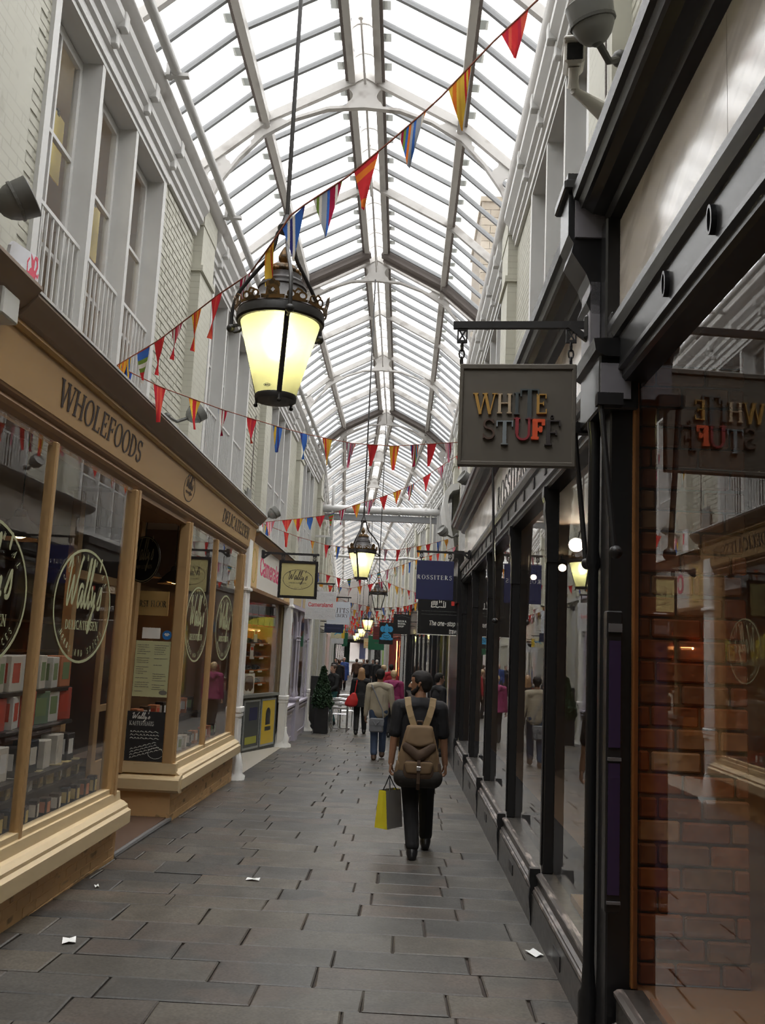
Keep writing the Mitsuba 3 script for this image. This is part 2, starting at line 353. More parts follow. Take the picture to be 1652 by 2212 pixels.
def rib_mesh(y, deco):
    m = MB()
    for s in (-1, 1):
        p = [(XC, y, 8.93)] + [(XC + s * d, y, z - 0.07) for d, z in (P0, P1, P2)]
        for a, b in zip(p[1:], p[2:]):
            m.bar(a, b, 0.07, 0.11)
        m.bar((XC, y, 8.86), p[1], 0.07, 0.10)
        if deco:
            q = [(XC + s * d, y, z) for d, z in ARCH]
            for a, b in zip(q, q[1:]):
                m.bar(a, b, 0.075, 0.035, (0.01, 0, 1))
            m.box(XC + s * 1.90 - 0.05, XC + s * 1.90 + 0.05, y - 0.06, y + 0.06, 6.84, 6.97)
    if deco:
        m.prism(PLATES, 0.022, XZ(y - 0.011))
    return m

def roof(n0, n1, bent, single_parts):
    ya, yb = R1 + BAY * n0, R1 + BAY * n1
    B = dict(bent=bent)
    for n in range(n0, n1 + 1):
        y = R1 + BAY * n
        part(ceil, 'rib', rib_mesh(y, True), ROOFW, **B)
        if n < n1:
            part(ceil, 'rafter', rib_mesh(y + BAY / 2, False), ROOFW, **B)
    for s in (-1, 1):
        for d, z, w in ((0.165, 8.80, 0.085), (P1[0], P1[1] - 0.075, 0.085), (2.10, 7.47, 0.08)):
            part(ceil, 'purlin', MB().box(XC + s * d - w / 2, XC + s * d + w / 2, ya, yb, z - 0.075, z + 0.05), ROOFW, **B)
            x = XC + s * (d + w / 2 + 0.02)
            part(ceil, 'purlin_side', MB().box(x - 0.018, x + 0.018, ya, yb, z - 0.05, z + 0.06), DARKBEAM, **B)
        # upstand and half-round gutter along the eaves
        part(ceil, 'gutter', MB().ext_y([(XC + s * 1.85 + 0.145 * math.cos(a), 7.0 + 0.13 * math.sin(a)) for a in np.linspace(0, 2 * math.pi, 15)[:-1]], ya, yb), ROOFW, 40, **B)
        part(ceil, 'eaves_board', MB().box(XC + s * 2.12, XC + s * 2.2, ya, yb, 6.85, 7.56), WHITE, **B)
    st = BAY / 10
    k0, k1 = 0, round((yb - ya) / st)
    bars, panes, clips, hoops = MB(), MB(), MB(), MB()
    for k in range(k0, k1):
        y = ya + st * k
        for s in (-1, 1):
            for (a, b) in ((P0, P1), (P1, P2)):
                A, Bq = (XC + s * a[0], y, a[1] - 0.02), (XC + s * b[0], y, b[1] - 0.02)
                q = MB().bar(A, Bq, 0.044, 0.06) if k % 5 else None
                z = 0.012
                pm = MB().add([(A[0], y + 0.02, A[2] + z + 0.01), (Bq[0], y + 0.02, Bq[2] + z + 0.01), (Bq[0], y + st - 0.02, Bq[2] + z), (A[0], y + st - 0.02, A[2] + z)], [[0, 1, 2, 3]])
                if single_parts:
                    if q: part(ceil, 'glazing_bar', q, ALU, **B)
                    part(ceil, 'pane', pm, GLASS, **B)
                else:
                    if q: bars.add(*q.get())
                    panes.add(*pm.get())
            for d, z in ((0.29, 8.80), (1.33, 8.19)):
                x = XC + s * d
                cl = MB().box(x - 0.045, x + 0.045, y + st * 0.35, y + st * 0.62, z - 0.012, z + 0.012)
                if single_parts: part(ceil, 'glass_clip', cl, CLIP, **B)
                else: clips.add(*cl.get())
        hp = MB().tube([(XC + 0.14 * math.cos(a), y + st / 2, 8.87 + 0.10 * math.sin(a)) for a in np.linspace(0, math.pi, 7)], 0.012, 5)
        if single_parts: part(ceil, 'ridge_hoop', hp, ROOFW, **B)
        else: hoops.add(*hp.get())
    if bars.n:
        part(ceil, 'glazing_bars', bars, ALU, kind='stuff', **B)
        part(ceil, 'panes', panes, GLASS, kind='stuff', **B)
    if clips.n:
        part(ceil, 'glass_clips', clips, CLIP, kind='stuff', **B)
        part(ceil, 'ridge_hoops', hoops, ROOFW, kind='stuff', **B)
    part(ceil, 'ridge_pane', MB().add([(XC - 0.16, ya, 9.0), (XC + 0.16, ya, 9.0), (XC + 0.16, yb, 9.0), (XC - 0.16, yb, 9.0)], [[0, 1, 2, 3]]), GLASS, **B)
roof(-1, 3, False, True)
roof(3, 15, True, False)
# behind the viewer the arcade is a covered entrance
part(ceil, 'entrance_ceiling', MB().box(-2.95, 1.45, -5.7, -1.4, 6.88, 7.0), WHITE)
part(ceil, 'entrance_gable', MB().box(-2.95, 1.45, -1.5, -1.4, 6.9, 9.1), WHITE)
bk = MB(); pn = MB()
for s in (-1, 1):
    for a, b in ((P0, P1), (P1, P2)):
        for k in range(13):
            y = 5.2 - 0.547 * k
            bk.bar((XC + s * a[0], y, a[1] - .02), (XC + s * b[0], y, b[1] - .02), .045, .06)
        pn.add([(XC + s * a[0], -1.4, a[1]), (XC + s * b[0], -1.4, b[1]), (XC + s * b[0], 5.2, b[1]), (XC + s * a[0], 5.2, a[1])], [[0, 1, 2, 3]])
    for d, z in ((0.165, 8.78), (P1[0], P1[1] - .08), (2.1, 7.45)):
        bk.box(XC + s * d - .05, XC + s * d + .05, -1.4, 5.2, z - .07, z + .05)
    part(ceil, 'eaves_board', MB().box(XC + s * 2.12, XC + s * 2.2, -5.7, 5.2, 6.85, 7.56), WHITE)
part(ceil, 'rear_bars', bk, ALU, kind='stuff'); part(ceil, 'rear_panes', pn, GLASS, kind='stuff')
part(ceil, 'ridge_pane', MB().add([(XC - 0.16, -1.4, 9.0), (XC + 0.16, -1.4, 9.0), (XC + 0.16, 5.2, 9.0), (XC - 0.16, 5.2, 9.0)], [[0, 1, 2, 3]]), GLASS)
for y in (R1 + BAY - 0.38, R1 + 3 * BAY - 0.38):
    m = MB()
    for s in (-1, 1):
        for a, b in ((P0, P1), (P1, P2)):
            m.bar((XC + s * a[0], y, a[1] - 0.06), (XC + s * b[0], y, b[1] - 0.06), 0.20, 0.16)
            m.bar((XC + s * a[0], y + 0.1, a[1] - 0.16), (XC + s * b[0], y + 0.1, b[1] - 0.16), 0.05, 0.05)
    part(ceil, 'expansion_beam', m, DARKBEAM)
for k in range(7):                                     # sash-opening rods under the ridge, each with a small finial
    y = R1 - 0.9 + BAY / 2 * k
    m = MB().tube([(XC - 0.03, y, 9.0), (XC + 0.01, y + 1.3, 8.62), (XC + 0.03, y + 2.9, 8.28)], 0.016, 6)
    m.lathe([(0.03, 0), (0.032, 0.05), (0.012, 0.06), (0.02, 0.1), (0.001, 0.12)], (XC - 0.03, y, 8.97), 8)
    part(ceil, 'opening_rod', m, ROOFW, 40)
# white service pipe with clamps along the left eaves, cross pipes and the steel beam at the bend
m = MB().tube([(-2.35, y, 7.05) for y in np.linspace(4.5, 27.0, 12)], 0.047, 10)
pipe = single('eaves_pipe', 'white round service pipe running along the left eaves under the glass roof', 'pipe', m, WHITE, 40)
for y in (5.6, 8.0, 10.9, 13.5, 16.4, 19, 21.9, 24.4):
    part(pipe, 'clamp', MB().box(-2.47, -2.23, y - 0.03, y + 0.03, 7.0, 7.035).box(-2.44, -2.40, y - 0.05, y + 0.05, 7.0, 7.12), WHITE)
cb = thing('cross_beam', 'grey steel beam with a fat white pipe on top spanning the arcade', 'beam')
part(cb, 'steel_beam', MB().box(-2.72, 1.16, 29.9, 30.06, 5.88, 6.0).box(-2.72, 1.16, 29.94, 30.02, 6.0, 6.08), ALU)
part(cb, 'pipe', MB().tube([(-2.75, 29.95, 6.24), (1.1, 29.95, 6.24)], 0.13, 14), WHITE, 40)
part(cb, 'flange', MB().tube([(-0.3, 29.95, 6.24), (-0.24, 29.95, 6.24)], 0.16, 12).tube([(0.55, 29.95, 6.24), (0.61, 29.95, 6.24)], 0.16, 12), WHITE)
part(cb, 'bracket_pipe', MB().tube([(0.2, 29.9, 6.3), (0.2, 29.9, 6.5), (0.75, 29.9, 6.52), (0.78, 29.9, 5.2)], 0.03, 8), WHITE, 40)
part(cb, 'down_pipe', MB().tube([(-2.45, 29.9, 7.0), (-2.45, 29.9, 5.2)], 0.05, 10), WHITE, 40)
cp = single('cross_pipe', 'thin white pipe spanning the arcade high behind the second lantern', 'pipe', MB().tube([(-2.6, 33.5, 5.05), (-0.4, 33.5, 5.0), (0.0, 33.5, 5.06), (0.6, 33.5, 5.0)], 0.05, 8), WHITE, 40)

# ------------------------------------------------------------------ upper walls
structure('wall_left', 'cream painted brick upper wall on the left')
structure('wall_right', 'cream painted brick upper wall on the right')
nwin = [0]
def mirror(s):
    return lambda d: XC + s * d
def bx(m, X, d0, d1, *r, c=0):
    a, b = sorted((X(d0), X(d1)))
    return m.box(a, b, *r, c)
def upper_wall(s, n0, n1, bent):
    W = 'wall_left' if s < 0 else 'wall_right'
    X = mirror(s); K = dict(bent=bent)
    for n in range(n0, n1):
        ya, yb = R1 + BAY * n, R1 + BAY * (n + 1)
        glazed = n >= -1
        o0 = ya + 0.80
        o1 = o0 + 2.84
        m = MB()
        if glazed:
            bx(m, X, 1.91, 2.10, ya, o0 - 0.1, 3.5, 6.9); bx(m, X, 1.91, 2.10, o1 + 0.1, yb, 3.5, 6.9); bx(m, X, 1.91, 2.10, o0 - 0.1, o1 + 0.1, 6.47, 6.9); bx(m, X, 1.91, 2.10, o0 - 0.1, o1 + 0.1, 3.3, 3.72)
        else:
            bx(m, X, 1.91, 2.10, ya, yb, 3.3, 6.9)
        part(W, 'brick_face', m, CREAM, **K)
        m = MB()
        bx(m, X, 1.80, 1.92, yb - 0.36, yb + 0.30, 3.3, 6.62); bx(m, X, 1.77, 1.92, yb - 0.39, yb + 0.33, 6.05, 6.12); bx(m, X, 1.79, 1.92, yb - 0.38, yb + 0.32, 6.62, 6.92)
        part(W, 'pilaster', m, CREAMP, **K)
        # moulded cornice, broken forward at blocks
        pr = [(1.915, 6.47), (1.87, 6.47), (1.87, 6.53), (1.84, 6.55), (1.84, 6.61), (1.80, 6.64), (1.80, 6.70), (1.74, 6.77), (1.74, 6.84), (1.78, 6.88), (1.78, 6.92), (1.915, 6.92)]
        part(W, 'cornice', MB().ext_y([(X(d), z) for d, z in pr], ya + 0.34, yb - 0.40), WHITE, **K)
        m = MB()
        for yy in (o0 - 0.05, o0 + 0.93, o0 + 1.90, o1 + 0.05):
            bx(m, X, 1.725, 1.91, yy - 0.05, yy + 0.05, 6.70, 6.85, c=0.008); bx(m, X, 1.79, 1.91, yy - 0.04, yy + 0.04, 6.56, 6.70, c=0.008)
        part(W, 'cornice_block', m, WHITE, **K)
        if not glazed:
            continue
        nwin[0] += 1
        w = structure(f'window_{nwin[0]}')
        m = MB()
        for yy in (o0 - 0.1, o1):
            bx(m, X, 1.88, 2.12, yy, yy + 0.1, 3.72, 6.47)
        bx(m, X, 1.88, 2.12, o0 - 0.1, o1 + 0.1, 6.38, 6.47); bx(m, X, 1.86, 1.91, o0 - 0.14, o1 + 0.14, 6.43, 6.49); bx(m, X, 1.86, 2.12, o0 - 0.1, o1 + 0.1, 3.66, 3.74)
        part(w, 'frame', m, WHITE, **K)
        for i in (1, 2):
            yy = o0 + 0.97 * i - 0.07
            part(w, 'pier', bx(MB(), X, 1.885, 2.12, yy, yy + 0.07, 3.74, 6.38), WHITE, **K)
        for i in range(3):
            y0 = o0 + 0.97 * i; y1 = y0 + 0.90
            m = MB(); d0, d1 = 2.05, 2.085
            for a, b in ((y0, y0 + 0.05), (y1 - 0.05, y1), ((y0 + y1) / 2 - 0.014, (y0 + y1) / 2 + 0.014)):
                bx(m, X, d0, d1, a, b, 3.74, 6.38)
            for z in (3.76, 4.62, 5.5, 6.32):
                bx(m, X, d0, d1, y0, y1, z - (0.03 if z in (3.76, 6.32) else 0.016), z + (0.05 if z == 6.32 else 0.016))
            if not bent or i == 0:
                sa = part(w, 'sash', m, WHITE, **K)
            else:
                part(w, 'sash', m, WHITE, **K)
            x = X(2.07)
            part(w, 'pane', MB().add([(x, y0, 3.74), (x, y1, 3.74), (x, y1, 6.38), (x, y0, 6.38)], [[0, 1, 2, 3]]), GLASS, **K)
            if not bent:
                rl = part(w, 'railing', bx(MB(), X, 1.93, 1.955, y0, y1, 4.77, 4.80), WHITE, **K)
                for yy in np.arange(y0 + 0.05, y1, 0.105):
                    part(rl, 'bar', bx(MB(), X, 1.935, 1.951, yy - 0.008, yy + 0.008, 3.70, 4.78), WHITE, **K)
    ya, yb = R1 + BAY * n0, R1 + BAY * n1
    part(W, 'upper_slab', bx(MB(), X, 1.95, 6.0, ya, yb, 6.62, 6.88), ROOMWALL, **K)
    part(W, 'floor_slab', bx(MB(), X, 1.93, 6.0, ya, yb, 3.42, 3.66), ROOMWALL, **K)
    part(W, 'room_back', bx(MB(), X, 4.6, 4.7, ya, yb, 3.6, 6.7), ROOMWALL, **K)
    part(W, 'shop_back', bx(MB(), X, 5.2, 5.4, ya, yb, -1.6, 3.5), INTERIOR, **K)
    for yy in (ya + 0.1, yb - 0.1) if bent else [R1 + BAY * n for n in range(n0, n1 + 1)]:
        part(W, 'room_divider', bx(MB(), X, 2.1, 4.65, yy - 0.06, yy + 0.06, 3.6, 6.7), ROOMWALL, **K)
upper_wall(-1, -3, 3, False); upper_wall(1, -3, 3, False)
upper_wall(-1, 3, 15, True); upper_wall(1, 3, 15, True)
# single bricks of the left wall, nearest first
bricks = []
for ya, yb in ((4.9, 5.88), (8.96, 10.30), (10.98, 11.35), (14.45, 15.75)):
    for r_ in range(50, 87):
        k = math.ceil(ya / 0.225 + 0.5 * r_)
        while (k + 1 - 0.5 * r_) * 0.225 <= yb:
            y0 = (k - 0.5 * r_) * 0.225
            bricks.append((y0, r_ * 0.075)); k += 1
bricks.sort()
rest = MB()
for i, (y0, z0) in enumerate(bricks):
    q = rnd.uniform(0.002, 0.006)
    m = MB().box(-2.67, -2.66 + q, y0 + 0.005, y0 + 0.22, z0 + 0.005, z0 + 0.07, 0.002) if i < 300 else MB().box(-2.67, -2.66 + q, y0 + 0.005, y0 + 0.22, z0 + 0.005, z0 + 0.07)
    if i < 300: part('wall_left', 'brick', m, CREAM)
    else: rest.add(*m.get())
part('wall_left', 'far_bricks', rest, CREAM, kind='stuff')
structure('wall_rear', 'wall closing the arcade behind the viewer')
ent('wall_rear', MB().box(-8, 7, -6.2, -5.7, -1, 7.2), CREAMP)
# outside, the ground the buildings stand on
structure('trim_1'); ent('trim_1', MB().box(-60, 60, -40, 160, -2.2, -2.0), INTFLOOR)

# ------------------------------------------------------------------ floor of flagstones
floor = structure('floor', 'worn grey stone flags laid in courses across the arcade')
def slab(y0, y1, x0, x1, bent=False):
    ys = np.linspace(y0, y1, max(2, int((y1 - y0) / 2) + 1))
    m = MB()
    for a, b in zip(ys, ys[1:]):
        m.add([(x0, a, fl(a) - 0.02), (x1, a, fl(a) - 0.02), (x1, b, fl(b) - 0.02), (x0, b, fl(b) - 0.02)], [[0, 1, 2, 3]])
    return m
part(floor, 'bed', slab(-6, 27.2, -6, 5), MORTAR)
part(floor, 'bed', slab(27.0, 112, -6, 5), MORTAR, bent=True)
def flag_mesh(x0, x1, y0, y1, r):
    g, e = 0.0045, 0.009
    j = lambda q: r.uniform(-q, q)
    c = [(x0 + g + j(.006), y0 + g + j(.008)), (x1 - g + j(.006), y0 + g + j(.008)), (x1 - g + j(.006), y1 - g + j(.008)), (x0 + g + j(.006), y1 - g + j(.008))]
    cx, cy = (x0 + x1) / 2, (y0 + y1) / 2
    t = j(.0025); tx, ty = j(.003), j(.003)
    lo = [(x, y, fl(y) - 0.03) for x, y in c]
    mid = [(x, y, fl(y) - 0.006 + t + tx * (x - cx) + ty * (y - cy)) for x, y in c]
    top = [(x - e * np.sign(x - cx), y - e * np.sign(y - cy), fl(y) + t + tx * (x - cx) + ty * (y - cy)) for x, y in c]
    f = [[8, 9, 10, 11]]
    for a in (0, 4):
        f += [[a + i, a + (i + 1) % 4, a + 4 + (i + 1) % 4, a + 4 + i] for i in range(4)]
    return np.array(lo + mid + top), np.array(f)
r = random.Random(5)
y = 3.4
far = [MB() for _ in STONES]
while y < 27.0:
    h = r.choice([0.36, 0.40, 0.44, 0.50, 0.33])
    x = -3.4 + r.uniform(0, 0.6)
    xs = [-3.6, x]
    while x < 1.0:
        x += r.choice([0.45, 0.58, 0.7, 0.82, 0.95])
        xs.append(x)
    if 1.1 - xs[-2] < 0.25: xs.pop(-2)
    xs[-1] = 1.1
    for a, b in zip(xs, xs[1:]):
        i = r.choices(range(5), [5, 4, 3, 4, 2])[0]
        m = flag_mesh(a, b, y, y + h, r)
        if y < 13.5:
            part(floor, 'flagstone', m, STONES[i])
        else:
            far[i].add(*m)
    y += h
yb = 27.0
while yb < 60:
    h = r.choice([0.4, 0.5, 0.6]); x = -2.6
    while x < 1.1:
        w = r.choice([0.6, 0.8, 1.0]); i = r.randrange(5)
        v, f = flag_mesh(x, min(x + w, 1.2), yb, yb + h, r)
        far[i].add(bend(v), f); x += w
    yb += h
for i, m in enumerate(far):
    part(floor, 'far_flagstones', m, STONES[i], kind='stuff')
part(floor, 'far_paving', slab(60, 112, -2.6, 1.2), STONES[0], bent=True)
part(floor, 'near_paving', slab(-5.6, 3.4, -3.6, 1.1), STONES[1])

# ------------------------------------------------------------------ delicatessen shopfront (left)
GOLD = flat('gilt_glass_paint', (0.36, 0.37, 0.22), 0.5)
LETTER = flat('brown_lettering', (0.05, 0.035, 0.03), 0.6)
def quad(a, b, c, d):
    return MB().add([a, b, c, d], [[0, 1, 2, 3]])
def yz_pane(x, y0, y1, z0, z1):
    return quad((x, y0, z0), (x, y1, z0), (x, y1, z1), (x, y0, z1))
def emblem(M, w, hh, words=('DELICATESSEN',), t=0.02, depth=0.002, lines=True):
    """the oval house mark: script name over a line of capitals, in an oval ring"""
    m = MB()
    m.prism(ring(0, 0, w, hh, t), depth, M)
    g, gw = script("Wally's", w * 0.62, 0.085)
    m.prism(affinity.translate(affinity.scale(g, 1.28 * w / gw, 1, origin=(0, 0)), -0.68 * w, -0.06 * hh), depth, M)
    g, gw = serif(words[0], hh * 0.16, 0.8)
    m.prism(affinity.translate(affinity.scale(g, 1.15 * w / gw, 1, origin=(0, 0)), -0.575 * w, -0.42 * hh), depth, M)
    if lines:                                          # lettering that follows the oval
        for txt, a0, a1, sg in (('CONTINENTAL', 150, 30, 1), ('HERBS AND SPICES', 215, 325, -1)):
            for i, ch in enumerate(txt):
                if ch == ' ': continue
                a = math.radians(a0 + (a1 - a0) * i / (len(txt) - 1))
                g, gw = serif(ch, hh * 0.11, 0.8)
                g = affinity.translate(g, -gw / 2, 0)
                g = affinity.rotate(g, math.degrees(a) - 90 if sg > 0 else math.degrees(a) + 90, origin=(0, 0))
                rr = 0.80 if sg > 0 else 0.88
                m.prism(affinity.translate(g, rr * w * math.cos(a), rr * hh * math.sin(a)), depth, M)
    return m
deli = thing('shopfront', 'tan painted delicatessen shopfront with cream sills and a long lettered fascia', 'shopfront')
YA, YB = 1.0, 14.55
fa = part(deli, 'fascia', MB().ext_y([(-2.5, 3.22), (-2.42, 3.22), (-2.38, 3.57), (-2.5, 3.57)], YA, YB), TAN)
part(deli, 'bead', MB().ext_y([(-2.5, 3.55), (-2.365, 3.55), (-2.35, 3.575), (-2.36, 3.61), (-2.5, 3.62)], YA, YB), TANGOLD)
part(deli, 'cornice', MB().ext_y([(-2.66, 3.6), (-2.37, 3.6), (-2.33, 3.62), (-2.27, 3.69), (-2.24, 3.73), (-2.24, 3.745), (-2.66, 3.75)], 5.2, YB + 0.05), COVE)
part(deli, 'cornice', MB().ext_y([(-2.66, 3.64), (-2.37, 3.62), (-2.30, 3.68), (-2.22, 3.765), (-2.22, 3.785), (-2.66, 3.79)], YA, 5.2), COVE)
part(deli, 'flashing', MB().box(-2.66, -2.232, 5.2, YB + 0.06, 3.75, 3.768), WHITE)
part(deli, 'end_block', MB().box(-2.40, -2.29, 4.86, 5.08, 3.50, 3.66, 0.01), WHITE)
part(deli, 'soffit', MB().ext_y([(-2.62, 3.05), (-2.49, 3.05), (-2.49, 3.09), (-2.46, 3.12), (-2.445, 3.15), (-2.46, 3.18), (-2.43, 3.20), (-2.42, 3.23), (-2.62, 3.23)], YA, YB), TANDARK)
Mf = lambda y, z: (lambda v: np.stack([-2.42 + (z + v[:, 1] - 3.22) * 0.1143 + 0.002 + v[:, 2], y + v[:, 0], z + v[:, 1]], -1))
g, gw = serif('WHOLEFOODS', 0.185, 1.0)
part(fa, 'lettering', MB().prism(affinity.scale(g, 2.0 / gw, 1, origin=(0, 0)), 0.003, Mf(6.08, 3.30)), LETTER)
g, gw = serif('DELICATESSEN', 0.17, 1.0)
part(fa, 'lettering', MB().prism(affinity.scale(g, 2.05 / gw, 1, origin=(0, 0)), 0.003, Mf(11.9, 3.31)), LETTER)
part(fa, 'emblem', emblem(Mf(9.95, 3.40), 0.24, 0.145, t=0.008, lines=False), LETTER)
SILL = [(-2.55, 0.43), (-2.44, 0.41), (-2.43, 0.34), (-2.40, 0.33), (-2.36, 0.30), (-2.36, 0.275), (-2.33, 0.255), (-2.33, 0.15), (-2.37, 0.12), (-2.45, 0.105), (-2.55, 0.105)]
part(deli, 'sill', MB().ext_y(SILL, YA, 8.42), TANCREAM)
part(deli, 'sill', MB().ext_y(SILL, 10.33, 14.06), TANCREAM)
part(deli, 'sill', MB().box(-3.02, -2.40, 10.30, 10.40, 0.31, 0.42).ext_x([(10.40, 0.105), (10.26, 0.12), (10.22, 0.15), (10.22, 0.255), (10.25, 0.275), (10.40, 0.31)], -3.02, -2.34), TANCREAM)
part(deli, 'stall_riser', MB().box(-2.55, -2.44, YA, 8.36, -0.35, 0.11), RISER)
part(deli, 'stall_riser', MB().box(-2.55, -2.44, 10.36, 14.06, -0.45, 0.11), RISER)
part(deli, 'stall_riser', MB().box(-3.02, -2.44, 10.32, 10.42, -0.45, 0.11), RISER)
for yy in (3.9, 6.29, 12.02):
    part(deli, 'mullion', MB().box(-2.53, -2.455, yy - 0.028, yy + 0.028, 0.41, 3.08, 0.008), TAN)
for yy, w in ((8.26, 0.075), (10.38, 0.075), (13.96, 0.10)):
    part(deli, 'post', MB().box(-2.56, -2.44, yy - w, yy + w, 0.40, 3.08, 0.012).box(-2.57, -2.43, yy - w * 0.4, yy + w * 0.4, 0.40, 3.08), TAN)
part(deli, 'post', MB().box(-3.06, -2.98, 10.28, 10.42, 0.3, 3.08), TAN)
part(deli, 'bottom_rail', MB().box(-2.54, -2.46, YA, 8.3, 0.40, 0.455).box(-2.54, -2.46, 10.4, 14.0, 0.40, 0.455).box(-3.0, -2.5, 10.33, 10.37, 0.40, 0.45), TANCREAM)
panes = {}
for i, (a, b) in enumerate(((YA, 3.87), (3.93, 6.26), (6.32, 8.2), (10.44, 11.99), (12.05, 13.88))):
    panes[i] = part(deli, 'pane', yz_pane(-2.49, a, b, 0.43, 3.08), GLASS)
part(deli, 'pane', quad((-2.98, 10.35, 0.43), (-2.5, 10.35, 0.43), (-2.5, 10.35, 3.08), (-2.98, 10.35, 3.08)), GLASS)
for i, (yy, zz, w, hh) in {1: (5.42, 1.98, 0.64, 0.46), 2: (7.18, 1.98, 0.64, 0.44), 3: (11.2, 1.95, 0.60, 0.45), 4: (12.95, 1.95, 0.60, 0.45)}.items():
    part(panes[i], 'emblem', emblem(LEFT(-2.484, yy, zz), w, hh, t=0.02), GOLD)
for st_, (ya, yb) in enumerate(((4.6, 8.36), (10.36, 14.06))):
    for k in range(5):
        z0 = 0.105 - 0.075 * (k + 1); y = ya - (0.11 if k % 2 else 0)
        while y < yb:
            a, b = max(y, ya), min(y + 0.225, yb)
            if b - a > 0.04 and z0 + 0.07 > fl(b):
                q = -2.437 + rnd.uniform(-0.002, 0.002)
                part(deli, 'brick', MB().box(-2.46, q, a + 0.004, b - 0.004, z0 + 0.004, z0 + 0.071, 0.003), RISER)
            y += 0.225
# the recessed doorway
dr_ = part(deli, 'door', MB().box(-3.08, -3.03, 9.42, 10.24, 1.0, 1.06).box(-3.08, -3.03, 9.42, 10.24, 2.2, 2.28).box(-3.08, -3.03, 10.10, 10.28, -0.18, 2.28, 0.006).box(-3.08, -3.03, 9.38, 9.5, -0.18, 2.28, 0.006).box(-3.075, -3.035, 9.5, 10.1, -0.18, 0.5), TAN)
part(deli, 'pane', quad((-2.98, 8.36, 0.43), (-2.5, 8.36, 0.43), (-2.5, 8.36, 3.08), (-2.98, 8.36, 3.08)), GLASS)
part(deli, 'post', MB().box(-3.06, -2.98, 8.30, 8.42, -0.15, 3.08), TAN)
part(deli, 'stall_riser', MB().box(-3.02, -2.44, 8.32, 8.40, -0.35, 0.33), RISER)
for zz in (0.25, 0.8, 1.75):
    part(dr_, 'bolt', MB().sphere((-3.025, 10.18, zz), 0.018, 8), IRON, True)
part(deli, 'door_head', MB().box(-3.10, -3.02, 8.4, 10.3, 2.28, 2.36), TAN)
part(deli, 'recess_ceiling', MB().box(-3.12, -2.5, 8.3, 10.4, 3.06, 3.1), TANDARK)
part(deli, 'threshold', MB().box(-3.2, -2.47, 8.40, 10.35, -0.4, -0.145), flat('threshold_wood', (0.10, 0.06, 0.04), 0.6))
part(deli, 'step_edge', MB().tube([(-2.46, 8.4, -0.15), (-2.455, 9.4, -0.16), (-2.45, 10.4, -0.178)], 0.028, 8), flat('lead_edge', (0.14, 0.14, 0.14), 0.35), 40)
part(deli, 'ledge', MB().box(-3.6, -2.5, YA, 8.25, 0.33, 0.42).box(-3.6, -2.5, 10.42, 14.1, 0.33, 0.42), INTERIOR)
part(deli, 'ledge_face', MB().box(-3.64, -3.6, YA, 8.3, -0.5, 0.42).box(-3.64, -3.6, 10.5, 14.1, -0.5, 0.42), INTERIOR)
part(deli, 'inner_floor', MB().box(-6.0, -3.0, YA, 14.1, -0.5, -0.1), INTFLOOR)
part(deli, 'party_wall', MB().box(-6.1, -2.55, 14.06, 14.2, -1, 3.5).box(-6.1, -2.5, 0.9, 1.0, -1, 3.5), INTERIOR)
WOODS = flat('shelf_wood', (0.14, 0.075, 0.035), 0.6)
bs = part(deli, 'back_shelving', MB().box(-5.5, -5.45, 5.0, 14.0, 0, 2.7), WOODS)
for z in (0.3, 0.7, 1.1, 1.5, 1.9, 2.3, 2.68):
    part(bs, 'shelf', MB().box(-5.46, -5.1, 5.0, 14.0, z, z + 0.03), WOODS)
for y in np.arange(5.0, 14.1, 1.0):
    part(bs, 'upright', MB().box(-5.46, -5.1, y - 0.02, y + 0.02, 0.0, 2.7), WOODS)
sgn = thing('oval_sign', 'black oval sign with gold script above the delicatessen doorway', 'sign')
part(sgn, 'board', MB().prism(ell(0, 0, 0.42, 0.26), 0.03, lambda v: np.stack([-2.9 + v[:, 0] * 0.55 + 0.0, 10.2 - v[:, 0] * 0.45 - v[:, 2], 2.62 + v[:, 1]], -1)), BLACK)
part(sgn, 'lettering', emblem(lambda v: np.stack([-2.9 + v[:, 0] * 0.55, 10.16 - v[:, 0] * 0.45 - v[:, 2], 2.62 + v[:, 1]], -1), 0.41, 0.25, ('KAFFEEHAUS',), 0.012, lines=False), flat('dull_gold', (0.30, 0.27, 0.18), 0.5))
ff = thing('floor_notice', 'yellow board lettered first floor hanging in the delicatessen doorway', 'sign')
YELP = flat('yellow_board', (0.55, 0.36, 0.13), 0.6)
part(ff, 'board', MB().box(-3.12, -2.72, 10.70, 10.72, 2.02, 2.30), YELP)
g, gw = serif('FIRST FLOOR', 0.07)
part(ff, 'lettering', MB().prism(affinity.scale(g, 0.36 / gw, 1, origin=(0, 0)), 0.002, FRONT(-3.10, 10.698, 2.12)), LETTER)
# things shown in the side pane of the doorway
PAPER = flat('menu_paper', (0.50, 0.50, 0.28), 0.7)
WPAPER = flat('white_paper', (0.72, 0.70, 0.66), 0.7)
INK = flat('grey_ink', (0.16, 0.15, 0.12), 0.7)
CHALKB = flat('chalkboard', (0.018, 0.018, 0.02), 0.7)
CHALK = flat('chalk', (0.55, 0.55, 0.52), 0.8)
mn = thing('menu', 'tall pale yellow printed menu in the side window of the doorway', 'menu')
part(mn, 'sheet', MB().box(-2.95, -2.555, 10.325, 10.332, 1.12, 1.73), PAPER)
m = MB(); rr = random.Random(3)
for c in (-2.93, -2.74):
    for k in range(22):
        if rr.random() < 0.8: m.box(c, c + rr.uniform(0.08, 0.16), 10.322, 10.325, 1.68 - k * 0.024, 1.685 - k * 0.024)
m.prism(ell(0, 0, 0.045, 0.025), 0.003, FRONT(-2.61, 10.325, 1.17))
part(mn, 'print', m, INK)
